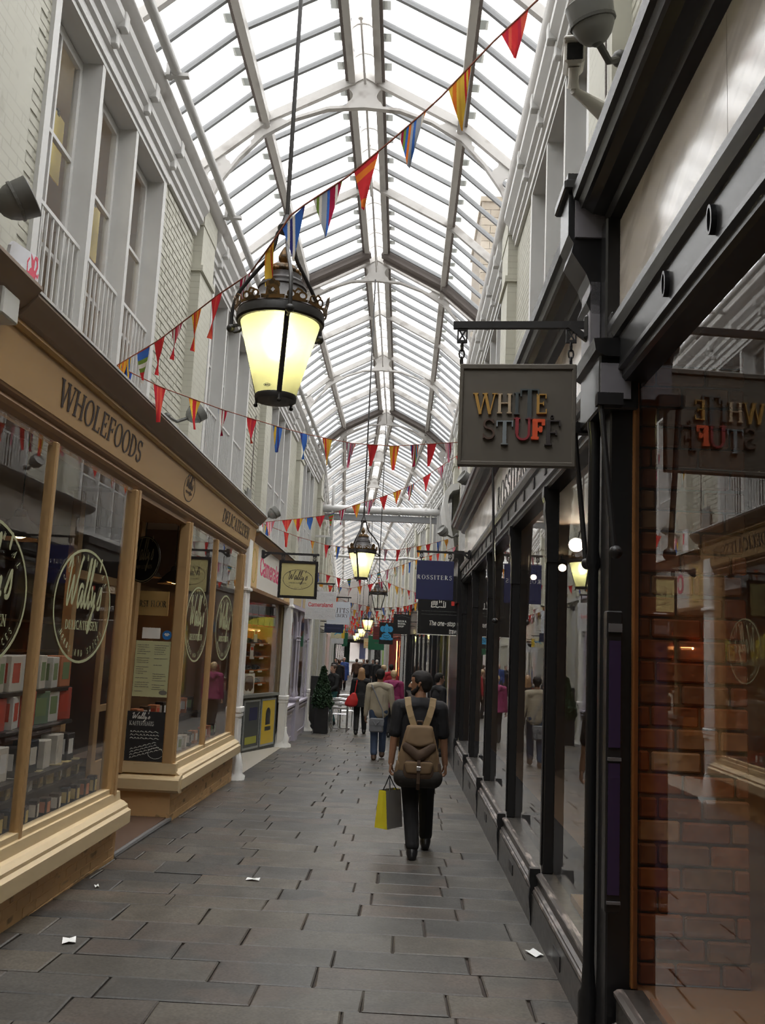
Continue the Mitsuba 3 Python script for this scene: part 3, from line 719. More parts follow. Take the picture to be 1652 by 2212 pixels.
wc = single('notice_card', 'small white notice card above the yellow menu', 'card', MB().box(-2.89, -2.69, 10.32, 10.328, 1.755, 1.875), WPAPER)
st = thing('round_sticker', 'round blue sticker with white wireless arcs beside the white card', 'sticker')
part(st, 'disc', MB().prism(Point(0, 0).buffer(0.052), 0.003, FRONT(-2.615, 10.33, 1.80)), flat('sticker_blue', (0.03, 0.16, 0.42), 0.4))
part(st, 'arcs', MB().prism(unary_union([C(arc(0, -0.02, q, q, 45, 135), 0.007) for q in (0.014, 0.026, 0.038)]), 0.002, FRONT(-2.615, 10.326, 1.80)), WPAPER)
cb_ = thing('chalkboard', 'black chalkboard with chalk writing standing low in the doorway window', 'chalkboard')
part(cb_, 'board', MB().box(-2.985, -2.545, 10.322, 10.334, 0.43, 0.96), CHALKB)
m = MB()
g, gw = script("Wally's", 0.07, 0.11); m.prism(affinity.scale(g, 0.2 / gw, 1, origin=(0, 0)), 0.002, FRONT(-2.93, 10.32, 0.88))
g, gw = serif('KAFFEEHAUS', 0.045); m.prism(affinity.scale(g, 0.27 / gw, 1, origin=(0, 0)), 0.002, FRONT(-2.95, 10.32, 0.81))
for k in range(3):
    xx = -2.93
    while xx < -2.62:
        w = rr.uniform(0.015, 0.05)
        m.prism(LineString([(xx, 0.74 - k * 0.035), (xx + w / 3, 0.752 - k * 0.035), (xx + w, 0.738 - k * 0.035)]).buffer(0.003), 0.002, FRONT(0, 10.32, 0)); xx += w + 0.012
for k in range(4):
    xx = -2.92
    while xx < -2.68 + 0.03 * k:
        w = rr.uniform(0.02, 0.05); zz = 0.55 - k * 0.03 + 0.3 * (xx + 2.92)
        m.prism(LineString([(xx, zz), (xx + w / 3, zz + 0.014), (xx + w, zz + 0.3 * w)]).buffer(0.003), 0.002, FRONT(0, 10.32, 0)); xx += w + 0.012
m.prism(C(arc(-2.64, 0.52, 0.085, 0.06, 0, 330), 0.004), 0.002, FRONT(0, 10.32, 0))
part(cb_, 'writing', m, CHALK, kind='stuff')
# pendant lamps inside the delicatessen
SHADE = flat('lamp_shade', (0.05, 0.04, 0.03), 0.4)
for i, (x, yy, zz, lab) in enumerate(((-3.3, 7.77, 2.54, 'dark domed pendant lamp glowing orange behind the nearest delicatessen pane'), (-3.3, 11.6, 2.52, 'dark domed pendant lamp seen through the delicatessen doorway'), (-3.3, 13.2, 2.54, 'dark domed pendant lamp in the far delicatessen window'))):
    p = thing('pendant_lamp', lab, 'lamp', None)
    part(p, 'shade', MB().lathe([(0.03, 0.26), (0.05, 0.24), (0.06, 0.19), (0.12, 0.14), (0.20, 0.05), (0.235, 0.0), (0.225, 0.0), (0.10, 0.13)], (x, yy, zz), 24), SHADE, 30)
    part(p, 'cable', MB().tube([(x, yy, zz + 0.25), (x, yy, 3.45)], 0.006, 5), IRON)
    k = part(p, 'bulb', MB().sphere((x, yy, zz + 0.055), (0.075, 0.075, 0.05), 10), SHADE, True)
    scene[k]['emitter'] = {'type': 'area', 'radiance': {'type': 'rgb', 'value': [1.0, 0.46, 0.13]}}
# goods in the windows
PRINTS = [flat(f'carton_{i}', c, 0.5) for i, c in enumerate([(0.62, 0.58, 0.50), (0.55, 0.50, 0.42), (0.50, 0.20, 0.10), (0.16, 0.24, 0.16), (0.60, 0.60, 0.56), (0.30, 0.24, 0.12), (0.45, 0.09, 0.06)])]
DARKGOODS = [flat(f'dark_pack_{i}', c, 0.35) for i, c in enumerate([(0.03, 0.025, 0.022), (0.05, 0.035, 0.025), (0.02, 0.025, 0.03)])]
YLAB = flat('yellow_label', (0.52, 0.40, 0.16), 0.5)
ORD = ['first', 'second', 'third', 'fourth', 'fifth', 'sixth', 'seventh', 'eighth', 'ninth', 'tenth', 'eleventh', 'twelfth', 'thirteenth', 'fourteenth', 'fifteenth', 'sixteenth']
def goods(n, y0, y1, x, z, size, body, labm, name, label, cat, group, dots=False, sx=0.0):
    for i in range(n):
        yy = y0 + (y1 - y0) * i / max(n - 1, 1)
        w, h = size[0] * rr.uniform(0.9, 1.1), size[1] * rr.uniform(0.92, 1.08)
        t = thing(name, label % ORD[i], cat, group)
        b = rr.choice(body)
        a = rr.uniform(-0.25, 0.25)
        rot = lambda v: np.stack([x + v[:, 0] * math.cos(a) - v[:, 1] * math.sin(a), yy + v[:, 0] * math.sin(a) + v[:, 1] * math.cos(a), z + v[:, 2]], -1)
        v, f = MB().box(-w / 2, w / 2, -w * 0.65, w * 0.65, 0, h, 0.004).get()
        part(t, 'carton' if not dots else 'packet', (rot(v), f), b)
        v, f = MB().box(w / 2, w / 2 + 0.002, -w * 0.4, w * 0.4, h * 0.25, h * 0.8).box(-w * 0.35, w * 0.35, -w * 0.65 - 0.002, -w * 0.65, h * 0.25, h * 0.8).get()
        part(t, 'label', (rot(v), f), rr.choice(labm))
REDL = [flat('red_print', (0.50, 0.08, 0.05), 0.5), flat('green_print', (0.20, 0.28, 0.14), 0.5), WPAPER]
for k, (z, x) in enumerate(((1.32, -2.95), (1.05, -2.92), (0.72, -2.80))):
    part(deli, 'display_shelf', MB().box(x - 0.35, x + 0.14, 3.0, 8.0, z - 0.03, z), DARKGOODS[0])
goods(14, 4.6, 7.9, -2.92, 1.32, (0.17, 0.25), PRINTS, REDL, 'printed_carton', 'printed food carton, %s from left, top row of the nearest delicatessen window', 'carton', 'top row of cartons in the delicatessen window')
goods(14, 4.6, 7.9, -2.90, 1.05, (0.17, 0.25), PRINTS, REDL, 'printed_carton', 'printed food carton, %s from left, second row of the nearest delicatessen window', 'carton', 'second row of cartons in the delicatessen window')
goods(13, 4.7, 7.9, -2.80, 0.72, (0.13, 0.22), DARKGOODS + PRINTS[:1], [WPAPER, PRINTS[2], PRINTS[0]], 'tea_tin', 'pale labelled packet, %s from the left on the middle shelf of the delicatessen window', 'packet', 'packets on the middle shelf of the delicatessen window', True)
part(deli, 'display_step', MB().box(-3.3, -2.66, 3.0, 8.1, 0.42, 0.60), DARKGOODS[0])
goods(14, 5.4, 8.0, -2.74, 0.60, (0.09, 0.12), [YLAB, PRINTS[0], PRINTS[5]], [WPAPER, YLAB], 'small_jar_pack', 'small yellow pack, %s from the left in the low row of the delicatessen window', 'packet', 'low row of yellow packs in the delicatessen window', True)
goods(16, 4.9, 8.05, -2.58, 0.425, (0.07, 0.15), DARKGOODS, [YLAB, PRINTS[0], PRINTS[2]], 'dark_bottle_pack', 'black pack with a gold label, %s from the left along the delicatessen sill', 'packet', 'black bottle packs along the delicatessen sill', True)
part(deli, 'display_step', MB().box(-3.3, -2.9, 10.6, 13.8, 0.42, 0.75), DARKGOODS[0])
goods(10, 10.9, 13.6, -2.70, 0.425, (0.10, 0.16), PRINTS + DARKGOODS, REDL, 'sill_pack', 'small food pack, %s from the left on the sill of the far delicatessen window', 'packet', 'food packs in the far delicatessen window', True)
goods(8, 10.9, 13.6, -3.05, 0.75, (0.12, 0.20), DARKGOODS + PRINTS[2:4], REDL, 'shelf_pack', 'food pack, %s from the left on the step of the far delicatessen window', 'packet', 'food packs on the step of the far delicatessen window', True)

# ------------------------------------------------------------------ white iron columns, camera shop, lilac shop (left)
def column(y, label, lab=True, x=-2.42, w=0.15, top=3.35, bent=False):
    t = thing('iron_column', label, 'column')
    z0 = fl(y)
    part(t, 'shaft', MB().box(x - 0.14, x + 0.02, y - w, y + w, z0, top, 0.012), IRONW, bent=bent)
    part(t, 'collar', MB().box(x - 0.15, x + 0.045, y - w - 0.02, y + w + 0.02, 0.98 + z0, 1.07 + z0, 0.012).box(x - 0.15, x + 0.035, y - w - 0.01, y + w + 0.01, 0.92 + z0, 0.97 + z0, 0.008), IRONW, bent=bent)
    part(t, 'cap', MB().box(x - 0.15, x + 0.05, y - w - 0.03, y + w + 0.03, 2.55, 2.6, 0.01), IRONW, bent=bent)
    v, f = MB().lathe([(0.20, 0), (0.19, 0.05), (0.15, 0.12), (0.16, 0.18), (0.12, 0.32), (0.10, 0.42)], (x - 0.05, y, z0 - 0.01), 14).get()
    v = v + (meshkit.noise(v * 14)[:, None] - 0.5) * 0.05
    part(t, 'foot', (v, f), IRONW, 40, bent=bent)
    return t
column(14.28, 'white painted iron column between the delicatessen and the camera shop')
column(20.05, 'white painted iron column between the camera shop and the lilac shop')
column(24.75, 'white painted iron column beyond the lilac shop')
cam = thing('shopfront', 'camera shop with a lit orange display window set back at an angle', 'shopfront')
CW = (np.array([-3.02, 18.2]), np.array([-2.60, 19.95]))
cdir = (CW[1] - CW[0]) / np.linalg.norm(CW[1] - CW[0]); cn = np.array([cdir[1], -cdir[0]]); clen = float(np.linalg.norm(CW[1] - CW[0]))
CF = lambda v: np.stack([CW[0][0] + cdir[0] * v[:, 0] + cn[0] * v[:, 1], CW[0][1] + cdir[1] * v[:, 0] + cn[1] * v[:, 1], v[:, 2]], -1)
def cbx(*b, c=0):
    v, f = MB().box(*b, c).get(); return CF(v), f
POSTER = flat('poster_yellow', (0.62, 0.42, 0.03), 0.4)
DGREY = flat('dark_grey_paint', (0.07, 0.075, 0.07), 0.5)
part(cam, 'stall_riser', cbx(-0.2, clen + 0.02, -0.08, 0.0, -0.45, 0.72), DGREY)
part(cam, 'sill', cbx(-0.2, clen + 0.02, -0.1, 0.05, 0.70, 0.76), flat('grey_sill', (0.18, 0.18, 0.16), 0.4))
for i, (a, b, mm, lab) in enumerate(((0.06, 0.8, DGREY, 'dark poster with a yellow band'), (0.95, 1.66, POSTER, 'yellow poster with a black arch'))):
    p = part(cam, 'poster', cbx(a, b, 0.002, 0.014, -0.26, 0.62), mm, label=lab)
    part(cam, 'poster_frame', (lambda q: (CF(q[0]), q[1]))(MB().box(a - 0.03, b + 0.03, 0, 0.02, 0.61, 0.65).box(a - 0.03, b + 0.03, 0, 0.02, -0.30, -0.26).box(a - 0.03, a, 0, 0.02, -0.26, 0.62).box(b, b + 0.03, 0, 0.02, -0.26, 0.62).get()), flat('frame_grey', (0.25, 0.26, 0.25), 0.4))
    if i:
        part(p, 'print', MB().prism(unary_union([sbox(1.17, 0.12, 1.42, 0.33), ell(1.295, 0.33, 0.125, 0.13), sbox(1.15, 0.0, 1.46, 0.08)]), 0.003, lambda v: CF(np.stack([v[:, 0], 0.015 + v[:, 2], v[:, 1]], -1))), BLACK)
    else:
        part(p, 'print', cbx(0.14, 0.72, 0.015, 0.017, -0.2, -0.06), flat('olive_print', (0.35, 0.34, 0.06), 0.5))
        part(p, 'print', cbx(0.3, 0.7, 0.015, 0.017, 0.25, 0.5), flat('navy_print', (0.03, 0.03, 0.08), 0.5))
part(cam, 'frame', cbx(clen - 0.12, clen, -0.05, 0.03, 0.74, 2.6), flat('bronze_frame', (0.20, 0.15, 0.08), 0.4))
part(cam, 'frame', cbx(-0.2, -0.1, -0.05, 0.03, 0.74, 2.6), 'mat_bronze_frame')
part(cam, 'pane', (CF(np.array([(-0.1, 0, 0.76), (clen - 0.12, 0, 0.76), (clen - 0.12, 0, 2.6), (-0.1, 0, 2.6)])), np.array([[0, 1, 2, 3]])), GLASS)
part(cam, 'window_bed', cbx(-0.2, clen, -0.6, -0.09, 0.4, 0.72), flat('orange_bed', (0.50, 0.16, 0.03), 0.6))
ORB = flat('orange_back', (0.40, 0.09, 0.02), 0.6)
part(cam, 'display_back', cbx(-0.5, clen + 0.1, -0.62, -0.58, 0.7, 2.65), ORB)
part(cam, 'display_side', MB().box(-3.6, -2.68, 19.92, 19.98, 0.4, 2.65), flat('yellow_side', (0.34, 0.13, 0.025), 0.6))
part(cam, 'threshold', MB().add([(-2.44, 14.5, fl(14.5) + 0.004), (-2.44, 20.0, fl(20) + 0.004), (-3.3, 20.0, fl(20) + 0.004), (-3.3, 14.5, fl(14.5) + 0.004)], [[0, 1, 2, 3]]), flat('pale_threshold', (0.36, 0.33, 0.28), 0.5))
part(cam, 'inner_wall', MB().box(-3.6, -3.3, 14.2, 16.8, -0.6, 3.4), INTERIOR)
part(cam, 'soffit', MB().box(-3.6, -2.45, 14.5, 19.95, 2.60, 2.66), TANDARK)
fa2 = part(cam, 'fascia', MB().box(-2.60, -2.46, 14.5, 19.9, 2.62, 3.38), flat('fascia_white', (0.66, 0.62, 0.58), 0.5))
for a, b in ((14.55, 15.3), (18.9, 19.85)):
    q = part(cam, 'fascia_panel', MB().box(-2.465, -2.45, a, b, 2.64, 3.36), flat('peach_panel', (0.62, 0.42, 0.20), 0.5))
    part(q, 'oval', MB().prism(ring(0, 0, 0.22, 0.28, 0.02), 0.003, LEFT(-2.45, (a + b) / 2, 3.0)), flat('olive_line', (0.40, 0.32, 0.06), 0.5))
v, f = sans('Cameraland', 0.30, 0.004, LEFT(-2.46, 15.6, 2.92), True)
v[:, 1] = 15.6 + (v[:, 1] - 15.6) * 3.0 / (v[:, 1].max() - 15.6)
part(fa2, 'lettering', (v, f), flat('pink_lettering', (0.60, 0.05, 0.16), 0.4))
part(cam, 'cornice', MB().ext_y([(-2.66, 3.38), (-2.46, 3.38), (-2.36, 3.46), (-2.33, 3.50), (-2.66, 3.52)], 14.6, 20.0), TANDARK)
part(cam, 'flashing', MB().box(-2.66, -2.32, 14.6, 20.0, 3.52, 3.535), WHITE)
# a lit tube over the camera display
sl = thing('display_light', 'warm strip light above the camera shop display', 'light')
k = part(sl, 'tube', (lambda q: (CF(q[0]), q[1]))(MB().tube([(0.0, -0.42, 2.04), (clen - 0.2, -0.42, 2.04)], 0.022, 8).get()), WHITE, True)
scene[k]['emitter'] = {'type': 'area', 'radiance': {'type': 'rgb', 'value': [3.2, 1.35, 0.5]}}
TAG = flat('price_tag', (0.75, 0.70, 0.60), 0.5)
for r_ in range(2):
    for i in range(5):
        t = thing('camera_box', ('black box with red edge, %s from left, %s row high in the camera shop' % (ORD[i], ('lower', 'upper')[r_])), 'box', 'boxes in the %s row of the camera shop window' % ('lower', 'upper')[r_])
        a = 0.05 + i * 0.32
        part(t, 'carton', cbx(a, a + 0.27, -0.3, -0.08, 2.12 + r_ * 0.22, 2.30 + r_ * 0.22), BLACK)
        part(t, 'edge', cbx(a, a + 0.27, -0.078, -0.07, 2.10 + r_ * 0.22, 2.13 + r_ * 0.22), flat('box_red', (0.55, 0.04, 0.03), 0.5) if i == 0 and r_ == 0 else 'mat_box_red')
for i in range(12):
    a, z = (0.15 + (i % 3) * 0.5 + rr.uniform(-.05, .05), 0.95 + (i // 3) * 0.27)
    t = thing('camera', 'small black camera, %s from left on the %s orange shelf from below' % (ORD[i % 3], ORD[i // 3]), 'camera', 'cameras on the orange shelves')
    part(t, 'body', cbx(a, a + 0.15, -0.35, -0.27, z, z + 0.10, c=0.01), BLACK)
    part(t, 'lens', (lambda q: (CF(q[0]), q[1]))(MB().tube([(a + 0.08, -0.28, z + 0.045), (a + 0.08, -0.21, z + 0.045)], 0.033, 10).get()), BLACK)
    part(t, 'price_tag', cbx(a - 0.03, a + 0.19, -0.20, -0.195, z - 0.05, z - 0.01), TAG)
for k_ in range(4):
    part(cam, 'display_shelf', cbx(0.0, clen - 0.15, -0.55, -0.2, 0.93 + k_ * 0.27, 0.945 + k_ * 0.27), ORB)
for i in range(2):
    t = thing('price_list', ('white printed price list hung in the camera shop window, %s of two' % ('upper', 'lower')[i]), 'paper')
    part(t, 'sheet', cbx(0.45 + i * -0.15, 0.62 + i * -0.15, -0.06, -0.055, 1.78 - i * 0.32, 2.02 - i * 0.32), TAG)
    part(t, 'print', cbx(0.47 + i * -0.15, 0.60 + i * -0.15, -0.054, -0.052, 1.94 - i * 0.32, 2.0 - i * 0.32), 'mat_box_red')
t = thing('card_stand', 'white scalloped show card at the bottom of the camera shop window', 'card')
part(t, 'card', cbx(0.2, 0.75, -0.12, -0.11, 0.76, 1.16), TAG)
part(t, 'print', MB().prism(unary_union([sbox(0.27, 0.86, 0.68, 1.08), ell(0.36, 0.87, 0.08, 0.05), ell(0.55, 0.87, 0.09, 0.06), ell(0.47, 1.08, 0.2, 0.03)]), 0.003, lambda v: CF(np.stack([v[:, 0], -0.108 + v[:, 2], v[:, 1]], -1))), flat('brown_print', (0.08, 0.03, 0.02), 0.5))
# lilac shop
LILAC = flat('lilac_paint', (0.42, 0.39, 0.46), 0.45)
lil = thing('shopfront', 'pale lilac shopfront with arched windows, turned colonettes and panelled risers', 'shopfront')
Y0, Y1 = 20.2, 24.6
part(lil, 'stall_riser', MB().box(-2.56, -2.46, Y0, Y1, -0.55, 0.40), LILAC)
part(lil, 'sill', MB().box(-2.58, -2.40, Y0, Y1, 0.38, 0.44, 0.01).box(-2.58, -2.42, Y0, Y1, 0.30, 0.34), LILAC)
for a, b in ((20.35, 21.6), (22.4, 24.4)):
    part(lil, 'riser_panel', MB().box(-2.465, -2.445, a, b, 0.18, 0.21).box(-2.465, -2.445, a, b, -0.32, -0.29).box(-2.465, -2.445, a, a + .03, -0.3, 0.2).box(-2.465, -2.445, b - .03, b, -0.3, 0.2), LILAC)
part(lil, 'pier', MB().box(-2.56, -2.38, 21.7, 22.3, -0.55, 0.52, 0.01).box(-2.58, -2.36, 21.65, 22.35, 0.50, 0.56, 0.01), LILAC)
for yy in (20.4, 21.75, 22.25, 24.3):
    prof = [(0.035, 0.45), (0.05, 0.5), (0.03, 0.56), (0.055, 0.62), (0.03, 0.70), (0.028, 0.8), (0.028, 1.85), (0.045, 1.87), (0.028, 1.9), (0.05, 1.95), (0.03, 1.98), (0.03, 2.3)]
    part(lil, 'colonette', MB().lathe(prof, (-2.46, yy, 0), 10), LILAC, 40)
for a, b in ((20.4, 21.75), (22.25, 24.3)):
    pl = sbox(a, 1.9, b, 2.62).difference(unary_union([sbox(a + 0.06, 1.8, b - 0.06, 2.0), ell((a + b) / 2, 2.0, (b - a) / 2 - 0.06, 0.5)]))
    part(lil, 'arched_head', MB().prism(pl, 0.05, lambda v: np.stack([-2.51 + v[:, 2], v[:, 0], v[:, 1]], -1)), LILAC)
    part(lil, 'pane', yz_pane(-2.5, a, b, 0.44, 2.6), GLASS)
    part(lil, 'back_panel', MB().box(-2.9, -2.86, a, b, 0.4, 2.6), flat('fawn_panel', (0.36, 0.27, 0.17), 0.6))
part(lil, 'fascia', MB().box(-2.58, -2.44, Y0, Y1, 2.6, 3.30).box(-2.6, -2.36, Y0, Y1, 3.28, 3.36).box(-2.6, -2.38, Y0, Y1, 2.56, 2.62), LILAC)
for a, b in ((20.4, 22.0), (22.4, 24.3)):
    part(lil, 'fascia_arch', MB().prism(unary_union([sbox(a, 2.66, b, 3.0), ell((a + b) / 2, 3.0, (b - a) / 2, 0.2)]), 0.01, LEFT(-2.44, 0, 0)), flat('fawn_arch', (0.45, 0.36, 0.22), 0.6))
part(lil, 'cover', MB().box(-2.70, -2.4, Y0, 27.1, 3.30, 3.38), WHITE)
lw = thing('shopfront', 'plain white shopfront behind the café chairs before the arcade bends', 'shopfront')
part(lw, 'wall', MB().box(-2.62, -2.52, 24.6, 27.2, -0.6, 3.35), WHITE)
part(lw, 'pilaster', MB().box(-2.62, -2.44, 26.6, 27.0, -0.6, 3.4).box(-2.62, -2.46, 25.4, 25.6, -0.6, 3.3), CREAMP)

# what shows through the first floor windows on the left
YSH = flat('yellow_sheet', (0.62, 0.50, 0.16), 0.7)
for i, (y, x, z, w, h) in enumerate(((6.7, -2.95, 5.35, 0.28, 0.55), (7.0, -3.3, 5.0, 0.35, 0.4), (7.75, -2.98, 5.15, 0.3, 0.5), (8.6, -3.0, 5.2, 0.22, 0.45), (6.5, -3.1, 4.4, 0.3, 0.35))):
    t = thing('hanging_sheet', ('yellow sheet hanging inside the first upstairs window, upper', 'yellow sheet hanging deeper in the first upstairs window', 'yellow sheet hanging inside the second upstairs window', 'yellow sheet hanging inside the third upstairs window', 'yellow sheet low inside the first upstairs window')[i], 'sheet')
    part(t, 'sheet', MB().box(x, x + 0.01, y, y + w, z, z + h), YSH)
    part(t, 'peg', MB().box(x - 0.005, x + 0.015, y + w / 2 - 0.02, y + w / 2 + 0.02, z + h - 0.02, z + h + 0.03), IRON)
for i, (y, z) in enumerate(((7.3, 4.72), (8.9, 4.72), (6.9, 6.2))):
    t = thing('strip_lamp', ('orange glowing strip lamp low behind the first upstairs window', 'orange glowing strip lamp low behind the second upstairs window', 'pale strip lamp near the ceiling behind the upstairs windows')[i], 'lamp')
    part(t, 'housing', MB().box(-3.62, -3.55, y, y + 0.9, z + 0.02, z + 0.08), SHADE)
    k = part(t, 'tube', MB().box(-3.61, -3.56, y + 0.02, y + 0.88, z - 0.01, z + 0.02), WHITE)
    scene[k]['emitter'] = {'type': 'area', 'radiance': {'type': 'rgb', 'value': [0.9, 0.38, 0.08] if i < 2 else [1.6, 1.5, 1.2]}}
for i, (y, x) in enumerate(((6.6, -3.25), (7.9, -3.2), (8.8, -3.3))):
    t = thing('shop_rail', ('dark clothes rail behind the first upstairs window', 'dark clothes rail behind the second upstairs window', 'dark clothes rail behind the third upstairs window')[i], 'rail')
    part(t, 'rail', MB().tube([(x, y - 0.3, 4.55), (x, y + 0.6, 4.55)], 0.015, 6).tube([(x, y - .3, 3.66), (x, y - .3, 4.55)], 0.015, 6).tube([(x, y + .6, 3.66), (x, y + .6, 4.55)], 0.015, 6), IRON)
    for k in range(5):
        part(t, 'garment', MB().box(x - 0.14, x + 0.14, y - 0.2 + 0.15 * k, y - 0.12 + 0.15 * k, 3.85, 4.5, 0.02), [DARKGOODS[0], PRINTS[5], DARKGOODS[1], PRINTS[1], DARKGOODS[2]][k])

# ------------------------------------------------------------------ black shopfronts (right)
def black_shop(t, y0, y1, zb, zl, zt, mull, slots, ring_slots=False):
    """zl lintel bottom, zb board bottom, zt board top"""
    part(t, 'cornice', MB().ext_y([(1.2, zt), (1.05, zt), (1.0, zt + .02), (0.985, zt + .06), (0.92, zt + .07), (0.88, zt + .10), (0.86, zt + .10), (0.845, zt + .14), (0.82, zt + .15), (0.81, zt + .20), (0.83, zt + .22), (1.2, zt + .25)], y0, y1), BLACK)
    part(t, 'beam', MB().ext_y([(1.16, zl), (1.05, zl), (1.035, zl + .02), (1.035, zl + .05), (1.015, zl + .06), (1.02, zl + .09), (1.02, zb - .10), (1.0, zb - .09), (0.985, zb - .04), (0.985, zb), (1.14, zb)], y0, y1), BLACK)
    for yy in slots:
        if ring_slots:
            part(t, 'vent_ring', MB().prism(ring(0, 0, 0.03, 0.055, 0.012), 0.02, RIGHT(1.02, yy, (zl + zb) / 2 - 0.01)), BLACK)
        else:
            part(t, 'vent_slot', MB().box(1.012, 1.03, yy - 0.035, yy + 0.035, zl + 0.10, zb - 0.11), IRON)
def board(t, y0, y1, zb, zt, step):
    n = max(1, round((y1 - y0) / step)); q = []
    for i in range(n):
        a, b = y0 + (y1 - y0) * i / n, y0 + (y1 - y0) * (i + 1) / n
        q.append(part(t, 'fascia_panel', MB().box(1.05, 1.10, a + 0.002, b - 0.002, zb, zt), MARBLE))
    return q
def base(t, y0, y1, zs):
    ys = np.linspace(y0, y1, max(2, int((y1 - y0) / 1.2) + 1)); m = MB()
    for a, b in zip(ys, ys[1:]):
        m.box(0.99, 1.10, a, b, -0.5, 0.085)
    part(t, 'plinth', m, BLACKSTONE)
    part(t, 'base_moulding', MB().ext_y([(1.1, 0.08), (1.005, 0.08), (0.995, 0.095), (1.0, 0.11), (1.01, 0.115), (1.008, 0.13), (1.03, 0.14), (1.1, 0.14)], y0, y1), WORNSILL)
    part(t, 'stall_riser', MB().box(1.03, 1.10, y0, y1, 0.13, zs - 0.02), BLACKSTONE)
    part(t, 'sill', MB().ext_y([(1.06, zs - .03), (1.02, zs - .03), (1.018, zs - .012), (1.035, zs), (1.06, zs + .002)], y0, y1), WORNSILL)
    part(t, 'ledge', MB().box(1.058, 1.15, y0, y1, zs - .05, zs), BLACKSTONE)
def mullion(t, y, w, zs, zl, x0=1.062):
    part(t, 'mullion', MB().box(x0, 1.14, y - w / 2, y + w / 2, zs, zl, 0.008).box(x0 - 0.012, 1.06, y - w * 0.3, y + w * 0.3, zs + .05, zl - 0.35, 0.004), BLACK)
    part(t, 'bracket', MB().ext_y([(1.13, zl + 0.02), (1.02, zl + 0.02), (1.018, zl - 0.06), (1.033, zl - 0.10), (1.03, zl - 0.16), (1.045, zl - 0.30), (1.05, zl - 0.55), (1.13, zl - 0.55)], y - w * 0.6, y + w * 0.6), BLACK)
    part(t, 'foot', MB().ext_y([(1.05, zs + .03), (0.975, zs + .03), (0.97, zs - .05), (0.985, zs - .12), (0.975, 0.12), (0.97, 0.05), (0.98, -0.05), (0.985, fl(y) + 0.003), (1.05, fl(y) + 0.003)], y - w * 0.35, y + w * 0.35), BLACK)

ws = thing('shopfront', 'nearest black shopfront on the right, with a pale fascia and brick pier behind glass', 'shopfront')
black_shop(ws, -2, 4.68, 3.45, 3.12, 4.03, (), [3.62, 3.05, 2.5, 1.9], True)
board(ws, -2, 4.66, 3.45, 4.03, 1.55)
base(ws, -2, 4.48, 0.28)
part(ws, 'pane', yz_pane(1.105, -2, 4.52, 0.28, 3.12), GLASS)
WARMWOOD = flat('warm_frame', (0.28, 0.12, 0.035), 0.45)
part(ws, 'inner_stile', MB().box(1.10, 1.128, 4.495, 4.52, 0.28, 3.12), WARMWOOD)
part(ws, 'window_bed', MB().box(1.135, 3.2, -2, 6.2, 0.18, 0.27), flat('display_boards', (0.30, 0.17, 0.075), 0.5))
part(ws, 'inner_sill', MB().box(1.135, 1.17, -2, 4.3, 0.27, 0.31), WARMWOOD)
part(ws, 'inner_back', MB().box(3.2, 3.3, -2, 6.3, -0.5, 3.4), INTERIOR)
part(ws, 'inner_side', MB().box(1.70, 3.3, 5.0, 5.08, -0.5, 3.4).box(1.1, 3.3, -2.1, -2, -0.5, 3.4), INTERIOR)
part(ws, 'inner_ceiling', MB().box(1.1, 3.3, -2, 5.0, 3.30, 3.36), INTERIOR)
bp = thing('brick_pier', 'rough red brick pier with pale bricks, lit warm inside the nearest right hand window', 'pier')
part(bp, 'core', MB().box(1.16, 1.66, 4.595, 4.98, 0.27, 3.3), flat('brick_mortar', (0.16, 0.12, 0.085), 0.9))
def brick_mat(i, a, b):
    return mat(f'brick_{i}', bump(pri(proc(lambda p, n, uv: mix(a, b, fbm(p.x * 14, p.z * 14, i * 3.0))), 0.95, specular=0.1), lambda p, n, uv: 0.016 * fbm(p.x * 24, p.z * 24, i * 1.0, 4)))
BRK = [brick_mat(0, (0.26, 0.10, 0.045), (0.38, 0.18, 0.08)), brick_mat(1, (0.20, 0.085, 0.045), (0.31, 0.135, 0.07)), brick_mat(2, (0.30, 0.17, 0.09), (0.38, 0.24, 0.13)), brick_mat(3, (0.17, 0.09, 0.055), (0.27, 0.15, 0.085)), brick_mat(4, (0.56, 0.42, 0.24), (0.34, 0.20, 0.12))]
rr = random.Random(8)
for k in range(29):
    z = 0.275 + k * 0.106
    x = 1.12 - (0.12 if k % 2 else 0.0)
    while x < 1.67:
        x1 = min(x + rr.choice([0.21, 0.235, 0.245]), 1.68)
        a = max(x, 1.15)
        if x1 - a > 0.03:
            i = 4 if (k in (6, 9) and 1.25 < x1 < 1.5) else rr.choices([0, 1, 2, 3], [4, 4, 2, 3])[0]
            y = 4.575 + rr.uniform(-0.008, 0.008)
            v, f = MB().box(a + 0.006, x1 - 0.006, y, 4.62, z + rr.uniform(0, .006), z + 0.093 + rr.uniform(0, .006), 0.008).get()
            part(bp, 'brick', (v, f), BRK[i])
        x = x1
scene['window_spot'] = {'type': 'spot', 'to_world': T().look_at(origin=[1.75, 2.6, 3.2], target=[1.4, 4.6, 0.55], up=[0, 0, 1]), 'intensity': {'type': 'rgb', 'value': [0.15, 0.066, 0.024]}, 'cutoff_angle': 31, 'beam_width': 10}

